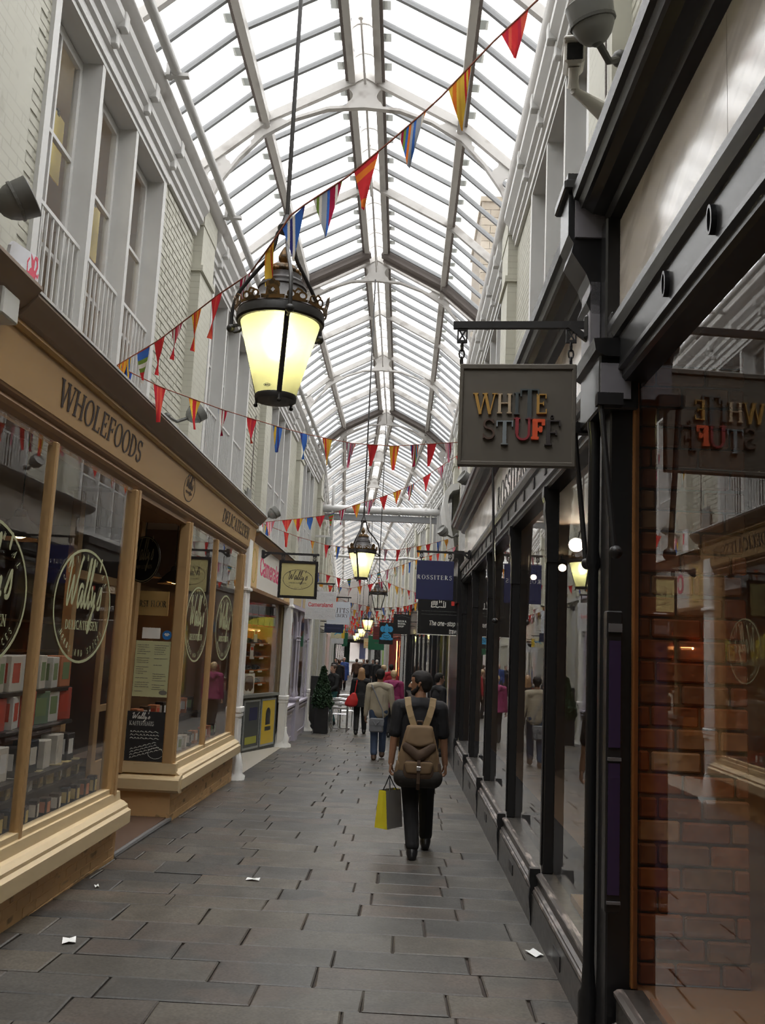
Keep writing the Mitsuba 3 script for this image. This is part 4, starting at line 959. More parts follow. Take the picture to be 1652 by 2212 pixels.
# the pilaster between the two black shops
pl_ = thing('pilaster', 'tall black pilaster with console, poster case and grey cap between the two black shopfronts', 'pilaster')
part(pl_, 'post', MB().box(0.99, 1.128, 4.52, 4.72, -0.4, 3.5, 0.008), BLACK)
part(pl_, 'column', MB().lathe([(0.05, -0.1), (0.05, 0.15), (0.035, 0.18), (0.028, 0.3), (0.028, 2.2), (0.04, 2.23), (0.03, 2.3), (0.03, 2.9), (0.038, 2.95), (0.038, 3.05)], (0.965, 4.78, 0), 14), BLACK, 40)
part(pl_, 'shaft', MB().box(0.92, 0.978, 4.72, 4.95, 3.27, 3.74, 0.004), GREYPILL)
part(pl_, 'upper_post', MB().box(0.978, 1.12, 4.60, 4.95, 3.2, 4.05, 0.01), BLACK)
part(pl_, 'console', MB().ext_y([(1.14, 4.24), (0.80, 4.24), (0.80, 4.0), (0.83, 3.95), (0.82, 3.90), (0.90, 3.78), (0.93, 3.70), (0.90, 3.62), (0.93, 3.56), (1.14, 3.56)], 4.72, 4.98), BLACK)
part(pl_, 'console_panel', MB().box(0.835, 1.05, 4.705, 4.72, 3.98, 4.20), GREYPILL)
part(pl_, 'cap', MB().box(0.77, 1.18, 4.68, 5.02, 4.24, 4.30, 0.01).box(0.79, 1.18, 4.70, 5.0, 4.30, 4.34), BLACK)
part(pl_, 'block', MB().box(0.925, 1.12, 4.48, 4.98, 2.98, 3.26, 0.01).ext_y([(1.1, 3.24), (0.95, 3.24), (0.90, 3.27), (0.89, 3.33), (1.1, 3.34)], 4.45, 5.0), BLACK)
part(pl_, 'block_panel', MB().box(0.93, 1.08, 4.47, 4.48, 3.03, 3.21), GREYPILL)
part(pl_, 'side_post', MB().box(1.0, 1.10, 4.72, 4.90, 0.0, 3.0, 0.01), BLACKSTONE)
pc = thing('poster_case', 'slim black poster case with dark purple panels on the black pilaster', 'poster case')
CASE = flat('case_purple', (0.035, 0.022, 0.06), 0.25)
part(pc, 'case', MB().box(0.962, 1.035, 4.42, 4.50, 0.62, 1.98, 0.006), BLACK)
part(pc, 'panel', MB().box(0.972, 1.025, 4.412, 4.42, 1.35, 1.84), CASE)
part(pc, 'panel', MB().box(0.972, 1.025, 4.412, 4.42, 0.70, 1.28), CASE)
flat('case_metal', (0.12, 0.12, 0.125), 0.3)
for a_, b_ in ((1.29, 1.305), (0.66, 0.672), (1.88, 1.92)):
    part(pc, 'strip', MB().box(0.968, 1.03, 4.406, 4.42, a_, b_), 'mat_case_metal')

ro = thing('shopfront', 'long black shopfront with a lettered marble fascia, tall reflecting panes and black fins', 'shopfront')
black_shop(ro, 4.98, 16.9, 3.30, 3.0, 3.91, (), list(np.arange(5.6, 16.6, 0.62)))
bd = board(ro, 5.0, 16.6, 3.30, 3.91, 1.45)
g, gw = serif('ROSSITERS', 0.30)
part(bd[3], 'lettering', MB().prism(affinity.scale(g, 2.75 / gw, 1, origin=(0, 0)), 0.004, RIGHT(1.05, 10.75, 3.38)), flat('black_lettering', (0.02, 0.02, 0.02), 0.5))
base(ro, 4.74, 16.9, 0.225)
FINS = [6.95, 9.2, 11.72, 14.25, 16.8]
for i, y in enumerate(FINS):
    mullion(ro, y, 0.085, 0.225, 3.0)
ed = [4.9] + FINS
for a, b in zip(ed, ed[1:]):
    part(ro, 'pane', yz_pane(1.13, a + 0.05, b - 0.05, 0.225, 3.0), GLASS)
for y in (5.83, 8.15, 10.55, 13.0, 15.5):
    part(ro, 'air_vent', MB().box(0.984, 0.995, y - 0.12, y + 0.12, -0.05, 0.035), IRON)
part(ro, 'window_bed', MB().box(1.14, 1.55, 5.1, 17, 0.1, 0.21), flat('charcoal_felt', (0.03, 0.03, 0.032), 0.9))
part(ro, 'inner_step', MB().box(1.55, 2.3, 5.1, 17, -0.1, 0.06), INTFLOOR)
part(ro, 'inner_back', MB().box(4.2, 4.3, 5.1, 17.2, -1, 3.42), INTERIOR)
part(ro, 'inner_floor', MB().box(2.3, 4.3, 5.1, 17.2, -0.6, -0.2), INTFLOOR)
part(ro, 'party_wall', MB().box(1.08, 4.3, 16.95, 17.1, -1, 3.42).box(1.68, 4.3, 5.09, 5.15, -1, 3.42), INTERIOR)
part(ro, 'inner_ceiling', MB().box(1.08, 4.3, 5.1, 17.1, 3.30, 3.40), INTERIOR)
# blind arms folded against the pilasters
for y, x0, lab in ((5.0, 0.90, 'long black folded blind arm hanging beside the black pilaster'), (4.40, 0.915, 'short black folded blind arm in front of the nearest post'), (9.9, 0.90, 'long thin black blind arm in front of the lettered fascia')):
    hi, lo = (3.0, 2.25) if y < 9 else (3.9, 2.1)
    single('blind_arm', lab, 'blind arm', MB().tube([(x0, y, hi), (x0 + 0.06, y - 0.06, lo)], 0.014, 8).sphere((x0 + 0.065, y - 0.065, lo), 0.032, 8).box(x0 - 0.02, 1.02, y - 0.03, y + 0.03, hi - 0.03, hi + 0.03), IRON, 40)
# a few lit spot lamps in the shop ceiling
for i, (x, y, z, r_, lab) in enumerate(((2.0, 10.9, 3.08, 0.085, 'large glaring spot lamp inside the long black shop above the reflected lantern'), (2.4, 14.2, 3.12, 0.06, 'small spot lamp deep inside the long black shop'), (2.2, 15.9, 3.1, 0.05, 'farthest small spot lamp inside the long black shop'))):
    t = thing('spot_lamp', lab, 'lamp')
    d = np.array([-0.15, -0.85, -0.5]); d /= np.linalg.norm(d)
    c = np.array([x, y, z])
    part(t, 'can', MB().tube([c - d * 0.16, c + d * 0.02], r_ * 1.1, 14), IRON)
    part(t, 'stem', MB().tube([c - d * 0.1, (x, y + 0.1, 3.32)], 0.012, 6), IRON)
    k = part(t, 'face', MB().tube([c + d * 0.022, c + d * 0.03], r_, 16), WHITE)
    scene[k]['emitter'] = {'type': 'area', 'radiance': {'type': 'rgb', 'value': [9.0, 7.5, 5.5] if i == 0 else [1.5, 1.1, 0.6]}}
# pale carved horse ornament in the window, beside the pilaster
v = [Manifold.sphere(0.13, 20).scale((0.62, 1.3, 0.75)).translate((1.55, 7.0, 0.98))]
def hull2(a, ra, b, rb, n=12):
    return Manifold.batch_hull([Manifold.sphere(ra, n).translate(tuple(map(float, a))), Manifold.sphere(rb, n).translate(tuple(map(float, b)))])
for sx in (-0.05, 0.05):
    for yy, k in ((6.89, -0.03), (7.11, 0.03)):
        v += [hull2((1.55 + sx, yy, 0.92), 0.04, (1.55 + sx, yy + k, 0.58), 0.024), hull2((1.55 + sx, yy + k, 0.58), 0.024, (1.55 + sx, yy + 2 * k, 0.30), 0.02), hull2((1.55 + sx, yy + 2 * k, 0.28), 0.032, (1.55 + sx, yy + 2 * k - .02, 0.25), 0.034)]
v += [hull2((1.55, 6.88, 1.02), 0.075, (1.55, 6.74, 1.26), 0.05), hull2((1.55, 6.74, 1.28), 0.055, (1.55, 6.62, 1.20), 0.03), hull2((1.53, 6.76, 1.32), 0.015, (1.53, 6.77, 1.37), 0.006), hull2((1.57, 6.76, 1.32), 0.015, (1.57, 6.77, 1.37), 0.006), hull2((1.55, 7.15, 1.02), 0.03, (1.55, 7.24, 0.75), 0.02)]
hm = Manifold.batch_boolean(v, OpType.Add)
ho = thing('horse_ornament', 'pale green carved horse ornament behind the glass next to the black pilaster', 'ornament')
part(ho, 'body', (lambda q: (q.vert_properties[:, :3], q.tri_verts))(hm.to_mesh()), flat('pale_green_paint', (0.36, 0.42, 0.36), 0.5), 50)
part(ho, 'stand', MB().box(1.42, 1.68, 6.68, 7.24, 0.21, 0.25, 0.01), 'mat_pale_green_paint')
# black shop beyond, with a yellow lit arched window
os_ = thing('shopfront', 'black shopfront with a yellow lit arched window beyond the long black shop', 'shopfront')
part(os_, 'fascia', MB().box(0.96, 1.12, 16.9, 27.3, 2.65, 3.5).box(0.88, 1.14, 16.9, 27.3, 3.46, 3.6), BLACK)
part(os_, 'riser', MB().box(1.0, 1.10, 16.9, 27.3, -0.8, 0.2), BLACK)
arch = sbox(16.9, 0.2, 27.3, 2.7).difference(unary_union([sbox(19.6, 0.25, 22.4, 2.0), ell(21.0, 2.0, 1.4, 0.5), sbox(23.2, 0.25, 26.2, 2.0), ell(24.7, 2.0, 1.5, 0.5)]))
part(os_, 'front', MB().prism(arch, 0.06, lambda v: np.stack([1.0 + v[:, 2], v[:, 0], v[:, 1]], -1)), BLACK)
part(os_, 'pane', yz_pane(1.04, 19.6, 26.3, 0.25, 2.5), GLASS)
part(os_, 'inner_back', MB().box(1.6, 1.66, 17.2, 27.2, -0.8, 3.3), flat('lime_wall', (0.50, 0.46, 0.10), 0.7))
part(os_, 'inner_end', MB().box(1.1, 1.7, 27.1, 27.2, -0.8, 3.3).box(1.1, 1.7, 17.15, 17.25, -0.8, 3.3), 'mat_lime_wall')
part(os_, 'inner_ceiling', MB().box(1.05, 1.7, 17.2, 27.2, 2.62, 2.66), 'mat_lime_wall')
k = part(os_, 'strip_light', MB().box(1.2, 1.3, 18, 26.5, 2.58, 2.60), WHITE)
scene[k]['emitter'] = {'type': 'area', 'radiance': {'type': 'rgb', 'value': [0.55, 0.5, 0.25]}}
for z in (0.7, 1.05, 1.4, 1.75):
    part(os_, 'shelf', MB().box(1.35, 1.6, 19.4, 26.6, z, z + 0.02), WHITE)
for i in range(24):
    z = (0.72, 1.07, 1.42, 1.77)[i % 4]; y = 19.8 + (i // 4) * 1.1
    t = thing('folded_stack', 'folded goods, %s from the near end, %s shelf of the yellow lit window' % (ORD[i // 4], ('lowest', 'second', 'third', 'top')[i % 4]), 'stack', 'folded goods on the white shelves')
    part(t, 'pile', MB().box(1.36, 1.56, y, y + 0.8, z, z + rr.uniform(.1, .18), 0.01), [DGREY, 'mat_brown_print', WPAPER, DGREY][rr.randrange(4)])

# ------------------------------------------------------------------ the far arm of the arcade, beyond the bend
def far_shop(name_label, s, y0, y1, front, extra=()):
    X = mirror(s)
    t = thing('far_shopfront', name_label, 'shopfront')
    m = bx(MB(), X, 1.76, 1.95, y0, y1, fl(y0) - 0.3, fl(y0) + 0.62); bx(m, X, 1.76, 1.95, y0, y1, 2.4, 3.5)
    part(t, 'wall', m, front, bent=True)
    part(t, 'cornice', bx(MB(), X, 1.64, 1.95, y0, y1, 3.36, 3.5), BLACK if s > 0 else WHITE, bent=True)
    part(t, 'sill', bx(MB(), X, 1.70, 1.8, y0 + 0.2, y1 - 0.2, fl(y0) + 0.55, fl(y0) + 0.62), front, bent=True)
    m = MB()
    n = max(1, int((y1 - y0) / 1.6))
    for i in range(n):
        a = y0 + 0.25 + (y1 - y0 - 0.5) * i / n; b = y0 + 0.25 + (y1 - y0 - 0.5) * (i + 1) / n - 0.12
        x = X(1.80)
        part(t, 'pane', quad((x, a, fl(y0) + 0.62), (x, b, fl(y0) + 0.62), (x, b, 2.4), (x, a, 2.4)), GLASS, bent=True)
        part(t, 'mullion', bx(MB(), X, 1.76, 1.9, b, b + 0.12, fl(y0) + 0.6, 2.42), front, bent=True)
    part(t, 'party_wall', bx(MB(), X, 1.9, 5.2, y1 - 0.1, y1 + 0.1, -1.6, 3.45), INTERIOR, bent=True)
    part(t, 'window_bed', bx(MB(), X, 1.9, 3.2, y0, y1, fl(y0), fl(y0) + 0.55), INTFLOOR, bent=True)
    for yy in (y0, y1):
        part(t, 'pilaster', bx(MB(), X, 1.66, 1.95, yy - 0.16, yy + 0.16, fl(y0) - 0.3, 3.4), extra[0] if extra else front, bent=True)
    return t
DRED = flat('dark_red_paint', (0.16, 0.025, 0.018), 0.45)
LIMEP = flat('lime_paint', (0.30, 0.48, 0.10), 0.5)
far_shop('dark glazed shop just past the bend on the right', 1, 27.5, 38.5, BLACK)
far_shop('shop between pairs of white pilasters on the right past the bend', 1, 39.3, 42.0, BLACK, (WHITE,))
dr2 = far_shop('dark red shopfront with an orange neon strip on the right past the bend', 1, 42.8, 52.5, DRED)
k = part(dr2, 'neon_strip', bx(MB(), mirror(1), 1.73, 1.76, 46.4, 46.8, 0.0, 2.2), 'mat_orange_bed', bent=True)
scene[k]['emitter'] = {'type': 'area', 'radiance': {'type': 'rgb', 'value': [0.7, 0.11, 0.03]}}
far_shop('cream fronted shop on the right beyond the dark red one', 1, 53.2, 58.5, CREAMP, (WHITE,))
far_shop('lime green shop on the right near the far end', 1, 59.2, 63.5, LIMEP, (WHITE,))
far_shop('black shop on the right near the far exit', 1, 64.2, 76.0, BLACK)
far_shop('white pilastered shop beside the far exit', 1, 77.0, 92.4, WHITE)
for i, (a, b) in enumerate(((27.4, 38.0), (38.6, 49.0), (49.6, 60.0), (60.6, 75.0), (75.6, 92.4))):
    far_shop(['cream shopfront first past the bend on the left', 'cream shopfront second past the bend on the left', 'cream shopfront third past the bend on the left', 'cream shopfront fourth past the bend on the left', 'cream shopfront beside the iron gates at the far end'][i], -1, a, b, CREAMP, (WHITE,))
# the end wall, gates and the street outside
structure('wall_end', 'wall with the open exit at the far end of the arcade')
m = MB().box(-3.0, -2.45, 92.7, 93.0, -1.5, 2.3).box(0.85, 1.6, 92.7, 93.0, -1.5, 2.3).box(-3.0, 1.6, 92.7, 93.0, 2.3, 9.1)
ent('wall_end', m, flat('end_wall', (0.20, 0.18, 0.165), 0.7), bent=True)
part('wall_end', 'soffit', MB().box(-2.6, 1.0, 88.5, 92.7, 2.6, 2.8), DARKBEAM, bent=True)
gt = thing('iron_gate', 'black iron gate leaf with upright bars left of the far exit', 'gate')
m = MB()
for x in np.linspace(-2.35, -1.05, 15):
    m.box(x - 0.026, x + 0.026, 91.8, 91.84, -0.8, 2.1)
part(gt, 'bars', m, IRON, bent=True, kind='stuff')
part(gt, 'rail', MB().box(-2.4, -1.0, 91.78, 91.86, 2.05, 2.2).box(-2.4, -1.0, 91.78, 91.86, -0.8, -0.65).box(-2.4, -1.0, 91.78, 91.86, 0.5, 0.6), IRON, bent=True)
part(gt, 'post', MB().box(-1.5, -0.98, 91.7, 91.9, -0.85, 2.3).box(-2.45, -2.38, 91.7, 91.9, -0.85, 2.3), flat('gate_green', (0.01, 0.06, 0.04), 0.4), bent=True)
stb = thing('street_building', 'pale stone building across the street seen through the far exit', 'building')
part(stb, 'wall', MB().box(-9, 9, 106, 107, -1.6, 9), flat('pale_stone', (0.30, 0.275, 0.26), 0.7), bent=True)
part(stb, 'window', MB().box(0.25, 0.9, 105.9, 106, 0.6, 2.4), flat('navy_front', (0.008, 0.01, 0.03), 0.4), bent=True)
part(stb, 'awning', MB().box(-0.1, 1.4, 105.2, 106, 2.4, 2.9), 'mat_box_red', bent=True)
part(stb, 'ledge', MB().box(-1.2, 1.2, 105.7, 106, 0.25, 0.4), 'mat_frame_grey', bent=True)
# pale block built tower beyond the roof on the right
tw = thing('block_tower', 'pale concrete block tower beyond the glass roof on the right', 'building')
BLK = [flat(f'tower_block_{i}', c, 0.8) for i, c in enumerate([(0.27, 0.235, 0.185), (0.25, 0.215, 0.17), (0.285, 0.25, 0.20)])]
part(tw, 'core', MB().box(1.72, 5.0, 24.02, 28, 6.9, 14.1), flat('tower_joint', (0.15, 0.13, 0.105), 0.9))
for k in range(31):
    z = 7.0 + k * 0.228; x = 1.70 - (0.24 if k % 2 else 0)
    while x < 3.2:
        a, b = max(x, 1.70), min(x + 0.47, 3.3)
        if b - a > 0.06:
            part(tw, 'block', MB().box(a, b, 24.0, 24.1, z, z + 0.215), BLK[rr.randrange(3)])
        x += 0.482
part(tw, 'coping', MB().box(1.66, 5.05, 23.95, 28.05, 14.06, 14.2), BLK[0])

# ------------------------------------------------------------------ hanging signs
def bracket(t, x0, x1, y, z, dirn, bent=False, plate=True, drops=(), r=0.016):
    """a wrought bar from the wall at x0 to x1 with a wall plate, and hangers at drops down to z values"""
    m = MB().box(min(x0, x1), max(x0, x1), y - 0.014, y + 0.014, z - r, z + r)
    part(t, 'bar', m, IRON, bent=bent)
    if plate:
        part(t, 'wall_plate', MB().box(min(x0, x0 + dirn * 0.05), max(x0, x0 + dirn * 0.05), y - 0.045, y + 0.045, z - 0.09, z + 0.05, 0.015).bar((x0 + dirn * 0.03, y, z - 0.08), (x0 + dirn * 0.13, y, z), 0.03, 0.03), IRON, bent=bent)
    for x, zz in drops:
        m = MB().box(x - 0.025, x + 0.025, y - 0.008, y + 0.008, z - 0.03, z - 0.015).box(x - 0.025, x + 0.025, y - 0.008, y + 0.008, z - 0.10, z - 0.085)
        m.bar((x - 0.022, y, z - 0.02), (x + 0.022, y, z - 0.095), 0.008, 0.008).bar((x + 0.022, y, z - 0.02), (x - 0.022, y, z - 0.095), 0.008, 0.008)
        m.box(x - 0.028, x - 0.02, y - 0.008, y + 0.008, z - 0.10, z - 0.015).box(x + 0.02, x + 0.028, y - 0.008, y + 0.008, z - 0.10, z - 0.015)
        n = max(1, round((z - 0.10 - zz) / 0.04)); st = (z - 0.10 - zz) / n
        for i in range(n):
            zc = z - 0.10 - st * (i + 0.5)
            p = [(x + 0.014 * math.cos(a) * (1 if i % 2 else 0.3), y + 0.014 * math.cos(a) * (0.3 if i % 2 else 1), zc + (st * 0.62) * math.sin(a)) for a in np.linspace(0, 2 * math.pi, 9)]
            m.tube(p, 0.005, 5, False)
        part(t, 'hanger', m, IRON, bent=bent)

TURN[0] = (0.95, 0.11)                                  # the sign hangs a little askew
t = thing('hanging_sign', 'square grey brown hanging sign with raised mixed coloured letters, nearest on the right', 'sign')
GB = flat('sign_greybrown', (0.115, 0.10, 0.08), 0.6)
bracket(t, 0.955, 0.205, 4.8, 3.525, -1, drops=((0.255, 3.30), (0.84, 3.30)), r=0.019)
b = part(t, 'board', MB().box(0.262, 0.858, 4.785, 4.815, 2.755, 3.285, 0.006), GB)
part(t, 'frame', MB().box(0.25, 0.87, 4.775, 4.825, 3.27, 3.30, 0.004).box(0.25, 0.87, 4.775, 4.825, 2.74, 2.765, 0.004).box(0.25, 0.272, 4.775, 4.825, 2.745, 3.29, 0.004).box(0.848, 0.87, 4.775, 4.825, 2.745, 3.29, 0.004), GB)
LC = {k: flat('letter_' + k, c, 0.5) for k, c in dict(ochre=(0.48, 0.27, 0.06), buff=(0.55, 0.42, 0.28), slate=(0.07, 0.085, 0.09), steel=(0.22, 0.25, 0.27), brown=(0.10, 0.06, 0.045), maroon=(0.28, 0.03, 0.04), orange=(0.75, 0.10, 0.03), char=(0.05, 0.04, 0.04)).items()}
xs = 0.333
for ch, h, dz, cc in (('W', 0.115, -0.01, 'ochre'), ('H', 0.108, -0.005, 'buff'), ('I', 0.12, -0.01, 'slate'), ('T', 0.165, -0.035, 'slate'), ('E', 0.108, -0.005, 'ochre')):
    g, gw = serif(ch, h, 1.05)
    part(b, 'letter', MB().prism(affinity.translate(g, xs, 3.03 + dz), 0.016, FRONT(0, 4.785, 0)), LC[cc])
    xs += gw * (0.74 if ch in 'IT' else 1.0)
xs = 0.378
for ch, h, dz, cc in (('S', 0.11, 0, 'brown'), ('T', 0.13, -0.03, 'steel'), ('U', 0.12, -0.005, 'maroon'), ('F', 0.10, 0.005, 'orange'), ('F', 0.135, -0.03, 'char')):
    g, gw = serif(ch, h, 1.2)
    if cc == 'orange': g = g.buffer(0.006)
    part(b, 'letter', MB().prism(affinity.translate(g, xs, 2.885 + dz), 0.016, FRONT(0, 4.785, 0)), LC[cc])
    xs += gw * 0.93
part(b, 'letter', MB().prism(ring(0.745, 3.01, 0.01, 0.01, 0.004), 0.01, FRONT(0, 4.785, 0)), LC['char'])
TURN[0] = None

t = thing('hanging_sign', 'cream hanging sign with a script name in an oval, left of the second lantern', 'sign')
bracket(t, -2.24, -1.34, 14.3, 3.155, 1, drops=((-1.90, 3.05), (-1.41, 3.05)))
b = part(t, 'board', MB().box(-1.93, -1.375, 14.288, 14.312, 2.49, 3.03), flat('sign_cream', (0.50, 0.44, 0.20), 0.5))
part(t, 'frame', MB().box(-1.955, -1.35, 14.275, 14.325, 3.01, 3.05).box(-1.955, -1.35, 14.275, 14.325, 2.47, 2.51).box(-1.955, -1.915, 14.275, 14.325, 2.48, 3.04).box(-1.39, -1.35, 14.275, 14.325, 2.48, 3.04), BLACK)
part(b, 'lettering', emblem(FRONT(-1.652, 14.288, 2.76), 0.235, 0.155, t=0.007), LETTER)

t = thing('hanging_sign', 'white hanging sign with a red shop name beyond the cream oval sign', 'sign')
bracket(t, -2.35, -1.50, 20.0, 3.10, 1)
WSG = flat('sign_white', (0.60, 0.60, 0.61), 0.5)
b = part(t, 'board', MB().box(-2.12, -1.46, 19.985, 20.015, 2.33, 2.93), WSG)
v, f = sans('Cameraland', 0.085, 0.003, FRONT(-2.06, 19.985, 2.60), True)
v[:, 0] = -2.06 + (v[:, 0] + 2.06) * 0.53 / (v[:, 0].max() + 2.06)
part(b, 'lettering', (v, f), flat('red_lettering', (0.52, 0.04, 0.06), 0.5))
part(b, 'ruling', (lambda m: [m.box(-2.11, -1.47, 19.983, 19.985, z, z + 0.004) for z in np.arange(2.36, 2.92, 0.028) if not 2.58 < z < 2.70] and m)(MB()), 'mat_frame_grey')
part(t, 'hanger', MB().box(-2.05, -2.03, 19.99, 20.01, 2.93, 3.1).box(-1.55, -1.53, 19.99, 20.01, 2.93, 3.1), IRON)

t = thing('hanging_sign', 'pale grey hanging sign with dark serif capitals overlapping the white sign', 'sign')
bracket(t, -2.35, -1.43, 25.2, 3.10, 1)
b = part(t, 'board', MB().box(-2.07, -1.45, 25.185, 25.215, 2.37, 2.98), flat('sign_paleblue', (0.52, 0.55, 0.60), 0.5))
g, gw = serif('KITTS', 0.13); part(b, 'lettering', MB().prism(affinity.scale(g, 0.46 / gw, 1, origin=(0, 0)), 0.003, FRONT(-1.93, 25.185, 2.68)), LETTER)
g, gw = serif('HERBERY', 0.09); part(b, 'lettering', MB().prism(affinity.scale(g, 0.54 / gw, 1, origin=(0, 0)), 0.003, FRONT(-2.03, 25.185, 2.56)), LETTER)
part(t, 'hanger', MB().box(-2.0, -1.98, 25.19, 25.21, 2.98, 3.1).box(-1.52, -1.5, 25.19, 25.21, 2.98, 3.1), IRON)

t = thing('hanging_sign', 'square navy hanging sign with widely spaced white capitals on the right', 'sign')
bracket(t, 1.0, 0.165, 14.2, 3.27, -1, drops=((0.24, 3.14), (0.68, 3.14)))
b = part(t, 'board', MB().box(0.175, 0.745, 14.19, 14.21, 2.535, 3.135, 0.004), flat('sign_navy', (0.022, 0.025, 0.085), 0.45))
g, gw = serif('ROSSITERS', 0.065, 1.3, 0.22)
part(b, 'lettering', MB().prism(affinity.scale(g, 0.545 / gw, 1, origin=(0, 0)), 0.003, FRONT(0.19, 14.19, 2.845)), WPAPER)

t = thing('hanging_sign', 'large black hanging sign with white brush lettering and a book device below the navy sign', 'sign')
b = part(t, 'board', MB().box(0.265, 1.02, 17.49, 17.52, 2.07, 3.15), BLACK)
part(t, 'edge', MB().box(0.265, 1.02, 17.48, 17.49, 2.06, 2.075).box(0.262, 0.27, 17.48, 17.49, 2.06, 2.5), WPAPER)
part(t, 'edge', MB().box(0.34, 1.02, 17.484, 17.49, 2.50, 2.51).box(0.34, 1.02, 17.484, 17.49, 2.44, 2.45), DGREY)
v, f = sans('The one-stop', 0.088, 0.003, FRONT(0.48, 17.49, 2.24), True, 0.2)
v[:, 0] = 0.48 + (v[:, 0] - 0.48) * 0.62; part(b, 'lettering', (v, f), WPAPER)
v, f = sans('travel', 0.088, 0.003, FRONT(0.86, 17.49, 2.10), True, 0.2)
v[:, 0] = 0.86 + (v[:, 0] - 0.86) * 0.55; part(b, 'lettering', (v, f), WPAPER)
dev = unary_union([LineString([(0.52, 2.68), (0.52, 2.58), (0.61, 2.59), (0.635, 2.575), (0.66, 2.59), (0.78, 2.585), (0.78, 2.68)]).buffer(0.008)] + [sbox(0.54 + 0.025 * i, 2.61 + 0.01 * (i % 2), 0.555 + 0.025 * i, 2.70) for i in range(4)] + [sbox(0.66, 2.66, 0.672, 2.72), sbox(0.70, 2.66, 0.712, 2.72), sbox(0.66, 2.68, 0.712, 2.69), sbox(0.74, 2.60, 0.755, 2.70)])
part(b, 'device', MB().prism(dev, 0.003, FRONT(0, 17.49, 0)), WPAPER)
part(b, 'device', MB().box(0.89, 0.95, 17.486, 17.49, 2.62, 2.70), 'mat_box_red')
part(t, 'bar', MB().box(0.25, 1.05, 17.49, 17.52, 3.15, 3.18), IRON)

def far_sign(lab, x0, x1, y, z0, z1, m, side, deco=None):
    t = thing('hanging_sign', lab, 'sign')
    b = part(t, 'board', MB().box(x0, x1, y - 0.015, y + 0.015, z0, z1), m)
    w = (1.2 - (y - 27.08) * 0.064) if side > 0 else (-2.62 - max(0, y - 27.08) * 0.064)
    part(t, 'bar', MB().box(min(w, x0), max(w, x1), y - 0.012, y + 0.012, z1 + 0.05, z1 + 0.075).box(x0 + .05, x0 + .07, y - .01, y + .01, z1, z1 + .06).box(x1 - .07, x1 - .05, y - .01, y + .01, z1, z1 + .06), IRON)
    if deco: deco(b, y - 0.015)
    return t
def d_boo(b, y):
    for i, s in enumerate(('BOOK &', 'MODEL', 'SHOP')):
        v, f = sans(s, 0.055, 0.003, FRONT(-0.18, y, 2.68 - i * 0.085), True); part(b, 'lettering', (v, f), WPAPER)
    part(b, 'curve', MB().prism(C([(-0.2, 2.84), (-0.05, 2.90), (0.1, 2.86), (0.25, 2.82)], 0.012), 0.003, FRONT(0, y, 0)), DGREY)
far_sign('black hanging sign with small white capitals, right of the unlit lantern', -0.32, 0.22, 31.0, 2.28, 2.94, BLACK, 1, d_boo)
BLUS = flat('bright_blue', (0.04, 0.30, 0.55), 0.5)
def d_ele(b, y):
    cx, cz = -0.58, 2.36
    g = unary_union([ell(0, 0.12, 0.13, 0.12), ell(-0.14, 0.12, 0.09, 0.11), ell(0.14, 0.12, 0.09, 0.11), C([(0.0, 0.1), (0.03, -0.08), (-0.06, -0.16), (-0.12, -0.10)], 0.07), ell(0.0, -0.14, 0.17, 0.13), ell(-0.14, -0.22, 0.1, 0.05), ell(0.14, -0.22, 0.1, 0.05), Polygon([(-0.07, 0.22), (0.07, 0.22), (0, 0.33)])])
    g = g.difference(unary_union([C(arc(0.0, -0.02, 0.14, 0.1, 200, 340), 0.014), C(arc(0, -0.12, 0.12, 0.08, 190, 350), 0.014), C([(-0.1, 0.05), (-0.07, 0.15)], 0.012), C([(0.1, 0.05), (0.07, 0.15)], 0.012)]))
    part(b, 'device', MB().prism(affinity.translate(g, cx, cz), 0.004, FRONT(0, y, 0)), BLUS)
far_sign('black hanging sign with a bright blue seated elephant device', -0.84, -0.34, 33.5, 1.94, 2.72, BLACK, 1, d_ele)
def d_txt(m, n, w, z):
    def d(b, y):
        x0 = None
        for k in range(n):
            part(b, 'print', MB().box(w[0] + 0.05, w[1] - 0.05 - 0.06 * (k % 2), y - 0.003, y, z + 0.1 * k, z + 0.1 * k + 0.03), m)
    return d
far_sign('dark red hanging sign left of the blue elephant sign', -1.14, -0.66, 36.0, 2.12, 2.62, flat('sign_darkred', (0.10, 0.015, 0.015), 0.5), 1, d_txt(DRED, 2, (-1.14, -0.66), 2.25))
far_sign('green hanging sign low on the right past the bend', -1.42, -0.75, 39.0, 1.72, 2.3, flat('sign_green', (0.01, 0.10, 0.05), 0.5), 1, d_txt(DGREY, 1, (-1.2, -0.75), 2.0))
far_sign('cream hanging sign beside the green one near the far exit', -1.75, -1.32, 42.5, 1.78, 2.22, flat('sign_buff', (0.58, 0.45, 0.24), 0.5), 1, d_txt('mat_orange_bed', 2, (-1.75, -1.32), 1.9))
far_sign('navy hanging sign below the pale grey sign on the left', -2.32, -1.76, 27.6, 2.18, 2.44, flat('sign_deepnavy', (0.012, 0.018, 0.05), 0.5), -1, d_txt('mat_navy_print', 1, (-2.3, -1.8), 2.3))
def d_sw(b, y):
    part(b, 'device', MB().prism(C([(-2.18, 2.16), (-2.1, 2.22), (-2.0, 2.20), (-1.95, 2.24)], 0.03), 0.004, FRONT(0, y, 0)), BLUS)
    part(b, 'device', MB().box(-1.96, -1.86, y - 0.004, y, 2.05, 2.3), POSTER)
far_sign('cream and yellow hanging sign with a blue brush mark on the left', -2.30, -1.86, 30.0, 2.04, 2.34, flat('sign_palecream', (0.60, 0.55, 0.36), 0.5), -1, d_sw)
